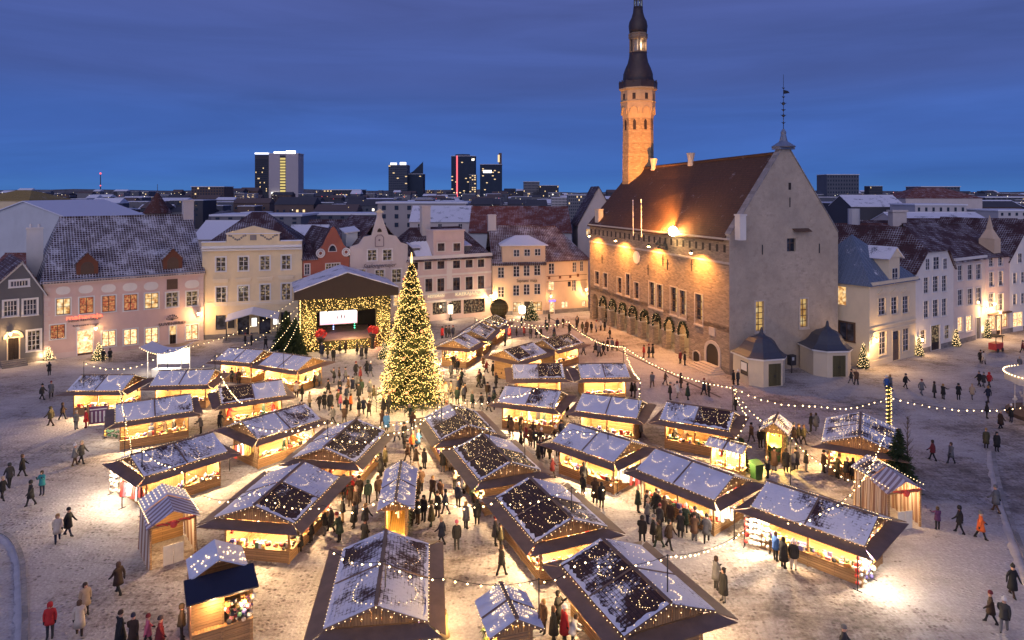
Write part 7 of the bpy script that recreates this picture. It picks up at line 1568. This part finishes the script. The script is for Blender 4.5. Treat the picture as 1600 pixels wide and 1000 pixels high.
 (901,515,None,None,None,'stand'),(910,520,None,None,None,None),(917,518.5,'brown','dark brown',None,'stand'),(924,520,'black','black',None,'stand'),(932,519,'cream','black',None,'stand'),(938.7,516.5,'cream','brown',None,'stand'),(945,517,'black','black',None,'stand'),(943,555,'charcoal','black',None,'walk'),(949.5,549,'dark brown','black',None,'stand'),(956.7,548,'grey','dark brown',None,'stand'),(964,549,'dark red','brown',None,'stand'),(936,558,'grey','charcoal',None,'walk'),(1006,559,'red','dark red',None,'stand'),(1014,559,'charcoal','black',None,'stand'),(1020,559,'black','black',hood,'stand'),(1063,568.5,'dark red','black',None,'stand'),(1070,571,'black','black',None,'stand'),(911.7,555,'grey','black',None,'walk'),
 (691,529,'red','black',None,'stand'),(697,528,'charcoal','black',None,'stand'),(702,527.5,None,None,None,None),(708,528,None,None,None,None),(796,529,'red','cream',hat('red'),'stand'),(807,525,'dark brown','black',None,'stand',None,1.4),(819,525,'dark red','charcoal',None,'stand'),(829,529,None,None,None,None),(838,528,'charcoal','dark green',None,'stand'),(845,529,'black','dark green',None,'stand'),(789,541,'black','black',hood,'stand'),(815,511,None,None,None,'stand'),(866,525,None,None,None,None),(871,513,None,None,None,None),(880,512,None,None,None,None),(890,521,None,None,None,None),(853,514,None,None,None,None),(937,557,None,None,None,None),(858,505,None,None,None,None),(902,510,None,None,None,None),
 (696,565,'black','black',None,'stand'),(705,591,'grey','black',None,None),(716,617,'navy','black',None,'stand'),(715,583,'black','charcoal',None,'stand'),(727,623,'dark brown','navy',None,'phone'),(705,620,'beige','black',None,'stroll'),(770,587,'black','black',None,'stand'),(785,591,'black','black',hood,'stand'),(756,607,'charcoal','black',None,'walk'),(748,606,'olive','black',None,'walk'),(762,623,'dark brown','black',None,'walk'),(696,623,'cream','beige',None,'walk'),(755,575,'brown','black',None,'walk'),(760,583,'dark red','charcoal',None,'walk'),(765,547,'dark green','black',None,'stand'),(764,643,None,None,None,'walk'),(752,640,None,None,None,'walk'),(772,640,None,None,None,'walk'),(709,575,None,None,None,'stand'),
]: person(*a)
# more strollers packed into the lanes
lane = random.Random(91); extra = 0
for x0, x1, y0, y1, n in ((625,700,665,830,9),(515,590,585,655,8),(700,790,545,640,9),(790,880,650,725,8),(1000,1110,800,855,6),(470,570,735,860,5),(1175,1335,695,748,5),(830,960,497,560,8),(395,470,650,722,4)):
    k = 0
    for _ in range(200):
        px, py = lane.uniform(x0,x1), lane.uniform(y0,y1); P = gp(px,py); d = near_stall(P)[0]
        if d < .55 or (P-TP).length < 4.8 or any((P-p).length < .55 for p in PEOPLE): continue
        person(px,py); k += 1
        if k >= n: break

# ================================================================== the town beyond
m_c = {n: plain('city_'+n, c, .9, .1, .15, 0) for n, c in {'dark':(.06,.06,.075),'slate':(.10,.11,.14),'brown':(.12,.085,.08),'pale':(.38,.34,.33),'white':(.50,.48,.49),'glass':(.025,.04,.07),'grey':(.18,.18,.20)}.items()}
m_cw = emit('city_window', (1.0,.70,.36), 1.3); m_cww = emit('city_window_white', (1.0,.9,.75), 2.6); m_cd = glass('city_glass', (.015,.018,.03)); m_csign = emit('city_sign', (1.0,.97,.95), 3.2); m_cred = emit('city_red', (1.0,.12,.15), 2.0)
m_hill = plain('far_roofs', (.10,.10,.13), .9, .4, .05, 0)
def far_block(label, x0, x1, ytop, Y, mat, depth=None, rows=6, cols=6, litp=.1, rot=0.0, group='buildings beyond the square', roofm=None, name='office_block', signs=(), cat='building', wfrac=.6):
    A = at_depth(x0,ytop,Y); B = at_depth(x1,ytop,Y); W_ = B.x-A.x; z = A.z; D_ = depth or W_*.7; o = empty(name, (A.x,Y,0), rot, label, cat, group); rr = random.Random(int(x0*7+x1))
    q = MB(); q.box(0,W_,0,D_,0,z); q.build('wall', mat, o); q = MB(); q.box(-.02*W_,W_*1.02,-.02*D_,D_*1.02,z,z+.012*W_+.2); q.build('roof', roofm or m_snow, o)
    if rows:
        z0 = max(2.0, 22-60*Y/FPX); zz_ = z-z0; 
        dq = MB(); lq = MB(); ww = W_/cols; hh = zz_/rows
        for i in range(cols):
            for j in range(rows):
                (lq if rr.random()<litp else dq).box(ww*(i+.5-wfrac/2),ww*(i+.5+wfrac/2),-.12,-.02,z0+hh*(j+.25),z0+hh*(j+.75))
        if dq.v: dq.build('windows', m_cd, o, kind='stuff')
        if lq.v: lq.build('lit_windows', m_cw, o, kind='stuff')
    for (sx0,sx1,sy0,sy1,mm) in signs:
        a = at_depth(sx0,sy1,Y); b = at_depth(sx1,sy0,Y); q = MB(); q.box(a.x-A.x,b.x-A.x,-.6,-.2,a.z,b.z); q.build('lit_sign', mm, o)
    return o, W_, z, D_
# the hotel slab
o, W_, z, D_ = far_block('tall pale hotel tower with a lit yellow stair strip', 420, 466, 240, 850, plain('hotel_white',(.42,.38,.40),.9,.05,.05,0), 22, 0, 1, name='hotel_tower', signs=((428,446,4+233,239.5,m_csign),(447,462,235.5,240,m_csign)))
a = at_depth(398,240,850); q = MB(); q.box(a.x-o.location.x,-.3,.4,22,0,z-1.5); q.build('dark_wing', m_c['dark'], o); wq = MB(); lq = MB(); rr = random.Random(2); x0_ = a.x-o.location.x; zl_ = at_depth(0,330,850).z
for j in range(24):
    zz_ = zl_+4+j*(z-zl_-10)/24
    for i in range(12): (lq if rr.random()<.04 else wq).box(x0_+1+i*(-x0_-2)/12,x0_+1+(i+.75)*(-x0_-2)/12,.1,.38,zz_,zz_+1.4)
wq.build('windows', m_cd, o, kind='stuff'); lq.build('lit_windows', m_cw, o, kind='stuff')
q = MB(); q.box(x0_,-.3,.2,3,z-.5,z+1.0); q.build('lit_sign', m_csign, o); sa = at_depth(437.8,300,850).x-o.location.x; sb = at_depth(446,300,850).x-o.location.x
q = MB(); q.box(sa-.3,sb+.3,-.15,-.02,zl_,z-2); q.build('stair_recess', m_c['dark'], o)
for j in range(17):
    zz_ = zl_+6+j*(z-zl_-10)/17; q = MB(); q.box(sa,sb,-.35,-.16,zz_,zz_+2.3); q.build('stair_window', emit('stair_yellow',(1.0,.78,.28),0.8), o)
q = MB(); ta = at_depth(431,325,850); q.prism([(ta.x-4-o.location.x,-2,ta.z),(ta.x+4-o.location.x,-2,ta.z),(ta.x-o.location.x,-2,ta.z+14)],(0,.5,0)); q.box(ta.x-5-o.location.x,ta.x+5-o.location.x,-2,-1.5,ta.z+15,ta.z+20); q.build('lit_tree_sign', emit('white_sign',(1,.95,.8),2.6), o)
far_block('grey striped tower with two white roof signs', 607, 636, 258, 1050, m_c['slate'], 30, 22, 9, .03, signs=((610,620,254.5,257.5,m_csign),(625,634.5,253.5,257.5,m_csign)), name='office_tower', wfrac=.9)
o, W_, z, D_ = far_block('dark glass tower with slanted top edge', 636.5, 661, 272, 1060, m_c['glass'], 26, 20, 8, .02, name='office_tower', wfrac=.85); zt_ = at_depth(661,252,1060).z; q = MB(); q.prism([(0,0,z),(W_,0,z),(W_,0,zt_),(W_-.8,0,zt_-1.5),(W_*.35,0,z+.5*(zt_-z)*.4)],(0,1.0,0)); q.build('sloping_crown', m_c['glass'], o); q = MB(); q.box(3,10,-.5,-.2,at_depth(0,307,1060).z,at_depth(0,303,1060).z); q.build('lit_sign', m_cww, o)
o, W_, z, D_ = far_block('dark glass twin tower with a red neon edge', 705, 742, 244, 1150, m_c['glass'], 40, 26, 12, .03, name='office_tower', signs=((713,715.2,243,316,m_cred),(737,741,248,251,m_cww)), wfrac=.85)
q = MB(); q.lathe([(W_*.32,z),(W_*.32,z+4)],8,(W_*.45,D_*.5,0)); q.build('roof_plant', m_c['dark'], o)
far_block('lower yellow-lit annex between the two dark towers', 733, 744, 273, 1140, m_c['slate'], 20, 14, 3, .6, name='office_tower')
o, W_, z, D_ = far_block('dark tower with white letters and a lit sail on top', 750, 784, 257, 1120, m_c['glass'], 36, 22, 11, .06, name='office_tower', signs=((755,768,266,270,m_csign),), wfrac=.85); q = MB(); q.box(W_*.86,W_,0,3,z,at_depth(0,239,1120).z); q.build('sail_fin', m_c['brown'], o); q = MB(); q.box(W_*.82,W_*.9,-.5,-.1,z+4,at_depth(0,241,1120).z-1); q.build('fin_light', m_cw, o)
for a in (('grey twin block with flat roof right of the towers',818,843,284,900,'grey',.08),('low dark block with a small white sign',843,873,290,880,'dark',.12),('brown residential block left of the hotel',299,350,292,620,'brown',.10),('white lit office block left of the hotel',366,382,302,640,'pale',.35),('pale office wing beside the hotel',382,399,303,660,'pale',.2),('wide dark block sprinkled with lit windows',505,563,297,820,'dark',.33),('small pale block right of the hotel',466,490,303,760,'slate',.1),('small red-topped block on the skyline',667,677,297,1000,'brown',.2),('small block with a pale top',683,692,297,1000,'brown',.2),
          ('grey mid-rise tower behind the town hall at right',1292,1342,273,700,'slate',.05),('small dark cube building right of the mid-rise',1358,1379,291,720,'dark',.05),('white low building left of the wall turret',165,210,335,260,'white',.0),('brown brick block behind the pink house',100,180,328,300,'brown',.06),('long pale block behind the pale gable',590,728,318,190,'pale',.0),('pale flat block beyond the rose house',862,888,309,420,'white',.05),('low grey blocks beside the town hall gable',888,925,305,400,'grey',.05),('dark flat block at the far left',205,240,322,420,'dark',.1),('wide low hall with snowy roof behind the cream house',330,470,338,170,'grey',.0),('low snowy terrace behind the red gable',470,600,336,200,'slate',.03),
          ('grey block at the right edge skyline',1440,1500,292,600,'slate',.05),('pale low building behind the right-hand roofs',1430,1510,321,210,'white',.0),('white flat building at the right edge',1560,1640,330,200,'white',.03),('dark roofed block at the right skyline',1540,1640,309,500,'slate',.06),('low dark block behind the gable at right',1310,1400,318,240,'dark',.03)):
    near = a[4] < 280; far_block(*a[:5], m_c[a[5]], None if not near else 14, 3 if near else 9, 7 if near else 12, a[6]*.8, wfrac=.3 if near else .5)
# tv mast and wall turret
P = at_depth(157,300,1500); o = empty('radio_mast', (P.x,P.y,0), 0, 'thin radio mast with red lamp on the left skyline', 'mast'); zt_ = at_depth(157,271,1500).z; q = MB(); q.tube((0,0,0),(0,0,zt_),1.4,4,0,.7); q.build('lattice', m_c['dark'], o); q = MB(); q.ball((0,0,zt_),2.2,0,6,4); q.ball((0,0,zt_*.55),1.6,0,6,4); q.build('beacon', m_cred, o)
P = at_depth(246,333,230); o = empty('wall_turret', (P.x,P.y,0), 0, 'round medieval turret with dark red conical roof behind the pink house', 'turret'); q = MB(); q.lathe([(4.0,0),(4.0,P.z)],14); q.build('wall', m_lime, o); q = MB(); q.lathe([(4.6,P.z),(.05,at_depth(0,299,230).z)],14); q.tube((0,0,at_depth(0,299,230).z-.3),(0,0,at_depth(0,288,230).z),.08,5); q.build('roof', t_brown, o)
# houses behind the front rows, roof by roof
def back_house(label, x0, x1, yeave, yridge, Y, depth, wallm, roofm, front=False, rot=0.0, wins=0, hip=0.0, name='back_house', gm=None):
    A = at_depth(x0,yeave,Y); B = at_depth(x1,yeave,Y); W_ = B.x-A.x; ze = A.z; o = empty(name,(A.x,Y,0),rot,label,'house','houses behind the square'); rr = random.Random(int(x0))
    if front:
        zr = at_depth(0,yridge,Y).z; q = MB(); q.box(0,W_,0,depth,0,ze); q.prism([(0,0,ze),(W_,0,ze),(W_/2,0,zr)],(0,depth,0)); q.build('wall', wallm, o); q = MB()
        for ux in (-.4,W_+.4): q.slab([(ux,-.3,ze-.2),(W_/2,-.3,zr+.15),(W_/2,depth,zr+.15),(ux,depth,ze-.2)],.15,0,(0,0,1))
        q.build('roof', roofm, o)
    else:
        zr = at_depth(0,yridge,Y+depth/2).z; q = MB(); q.box(0,W_,0,depth,0,ze)
        if not hip: q.prism([(0,0,ze),(0,depth,ze),(0,depth/2,zr-.1)],(W_,0,0))
        q.build('wall', wallm, o); q = MB(); roof_par(q,W_,depth,ze,zr,.35,hip,hip); q.build('roof', roofm, o)
    for i in range(wins):
        u = W_*(i+.5)/wins; window(o,u-.5,u+.5,ze-2.2,ze-.7,2,2,gm or m_glass,m_wframe,None,proud=True)
    return o, W_, ze, zr
back_house('large pale blue gabled building behind the grey house', -60, 135, 350, 315, 112, 22, m_bluew, m_tins, True)
back_house('low snowy roofed house behind the grey gable', -30, 62, 432, 396, 100, 10, m_greyw, t_red)
back_house('gold-lit hipped roof at the far left', -40, 45, 312, 297, 170, 16, m_cream, tiles('gold_lit_tiles',(.42,.28,.07),.1), hip=5)  # gold light is put into the tile colour; no lamp shines on this roof
back_house('huge red tiled hall roof behind the tan house', 733, 893, 362, 323, 140, 20, m_bluew, t_red)
back_house('slate roofed block with dormers behind the rose house', 640, 735, 345, 322, 165, 12, m_palew, m_tin, wins=3)
back_house('grey pointed gable left of the town hall tower', 903, 968, 352, 292, 142, 14, m_lilac, t_plum, True, wins=2, gm=m_lit)
back_house('snow-roofed house behind the cream house parapet', 300, 372, 372, 345, 128, 12, m_palew, m_tins)
back_house('dark roofed house behind the red gable', 468, 560, 372, 344, 132, 14, m_greyw, t_plum)
back_house('low tin roofed house beside the cream house', 440, 500, 385, 352, 124, 12, m_greyw, m_tin)
back_house('long red roofed house behind the ivory house', 1290, 1420, 372, 350, 118, 14, m_greyw, t_brown)
back_house('red roofed house with wide chimney behind the white gable', 1375, 1490, 372, 345, 125, 14, m_greyw, t_plum)
back_house('long plum roofed house behind the right-hand row', 1450, 1640, 372, 342, 122, 16, m_greyw, t_plum)
back_house('snowy low roof next to the town hall gable', 1300, 1362, 378, 352, 108, 9, m_greyw, m_tins)
back_house('far long building with dark red roof on the right skyline', 1415, 1535, 309, 293, 330, 24, m_palew, t_red, hip=12)
back_house('dark roof ridge beside the gable at right', 1330, 1415, 322, 305, 230, 16, m_c['dark'], m_tin)
o, W_, ze, zr = back_house('snow-covered roof terrace behind the plum roofs', 1410, 1560, 352, 332, 140, 14, m_palew, m_tin)
P = at_depth(1402,352,128); o = empty('wide_chimney', (P.x,P.y,0), .1, 'broad pale chimney stack among the right-hand roofs', 'chimney'); zt_ = at_depth(0,328,128).z; q = MB(); q.box(-1.4,1.4,-.7,.7,8,zt_-.4); q.box(-1.6,1.6,-.9,.9,zt_-.4,zt_); q.build('stack', m_palew, o)
P = at_depth(1334,352,116); o = empty('metal_chimney', (P.x,P.y,0), 0, 'tall pale metal chimney behind the blue-grey pyramid roof', 'chimney'); q = MB(); q.tube((0,0,10),(0,0,at_depth(0,326,116).z),.95,10); q.build('flue', m_c['white'], o)
# the mass of roofs and lights out to the horizon
q = MB(); rr = random.Random(77)
for _ in range(900):
    Y = rr.uniform(420,2600)**1.0; X = rr.uniform(-.95,.95)*Y; 
    hgt = rr.uniform(5,13) if rr.random()<.9 else rr.uniform(13,19+max(0,(Y-900)*.004)); wx = rr.uniform(8,26); wy = rr.uniform(8,20); q.box(X,X+wx,Y,Y+wy,0,hgt,0); q.box(X-.3,X+wx+.3,Y-.3,Y+wy+.3,hgt,hgt+.35,1)
    for _ in range(rr.randrange(0,5)):
        u = rr.uniform(0,wx-1.5); z = rr.uniform(2,hgt-1); q.box(X+u,X+u+1.0*(Y/1100+.3),Y-.3,Y-.1,z,z+.7*(Y/1100+.3),2 if rr.random()<.8 else 3)
for _ in range(560):                                            # the denser mid-rise band nearer the old town
    Y = rr.uniform(330,1250); X = rr.uniform(-.92,.92)*Y; hgt = rr.uniform(9,15)+rr.random()**3*(2 if Y < 650 else 9); wx = rr.uniform(8,26); wy = rr.uniform(10,18); mi = rr.choice((0,0,4,5,6))
    q.box(X,X+wx,Y,Y+wy,0,hgt,mi)
    if rr.random() < .5: q.box(X-.3,X+wx+.3,Y-.3,Y+wy+.3,hgt,hgt+.35,1)
    else: rh_ = rr.uniform(2,4); q.mesh([(X-.4,Y-.4,hgt),(X+wx+.4,Y-.4,hgt),(X+wx+.4,Y+wy,hgt),(X-.4,Y+wy,hgt),(X,Y+wy/2,hgt+rh_),(X+wx,Y+wy/2,hgt+rh_)],[(0,1,5,4),(2,3,4,5),(3,0,4),(1,2,5)],rr.choice((1,6,4)))
    for _ in range(rr.randrange(1,4)): q.bulb((X+rr.uniform(0,wx),Y-.6,hgt-rr.uniform(0,4)), (.12+.4*Y/1000)*rr.uniform(.4,1.1), rr.choice((2,2,3,3,8)))
    nf = int(hgt/3.2); nc = int(wx/3.5) if rr.random() < .6 else 0
    for j in range(max(0,nf-3),nf):
        for i in range(nc):
            k = rr.random(); m_ = 2 if k < .07 else 3 if k < .085 else 7
            q.poly([(X+1+i*3.5,Y-.15,j*3.2+1),(X+2.2+i*3.5,Y-.15,j*3.2+1),(X+2.2+i*3.5,Y-.15,j*3.2+2.3),(X+1+i*3.5,Y-.15,j*3.2+2.3)], m_)
for _ in range(520):                                            # street lamps and shop lights among the far roofs
    Y = rr.uniform(300,2200); X = rr.uniform(-.9,.9)*Y; zz_ = max(rr.uniform(4,17), 22-rr.uniform(2,46)*Y/FPX); q.bulb((X,Y,zz_), (.10+.55*Y/1000)*rr.uniform(.4,1.0), rr.choice((2,2,3,3,8)))
tag(q.build('distant_city', [m_c['slate'],m_snow,m_cw,m_cww,m_c['brown'],m_c['grey'],m_c['dark'],m_cd,m_cred]), 'far city of dark blocks and scattered lights reaching the horizon', 'city', None, 'stuff')
q = MB()
for _ in range(420):
    Y = rr.uniform(300,2400); X = rr.uniform(-.95,.95)*Y; r_ = rr.uniform(3,7); q.ball((X,Y,r_*.8),r_,0,7,4,(1.4,1,1.1))
tag(q.build('distant_trees', m_hill), 'dark mass of far bare trees between the city roofs', 'trees', None, 'stuff')
q = MB(); n=60
vs=[]; fs=[]
for i in range(n+1):
    X = -3400+6800*i/n; hgt = 22+10*math.sin(i*.7)*.3+rr.uniform(-2,3)+(3 if X<0 else -6); vs += [(X,3300,0),(X,3300,hgt),(X,3700,hgt*.9)]
for i in range(n): fs += [(3*i,3*i+3,3*i+4,3*i+1),(3*i+1,3*i+4,3*i+5,3*i+2)]
q.mesh(vs,fs); tag(q.build('hills', m_hill), kind='structure')
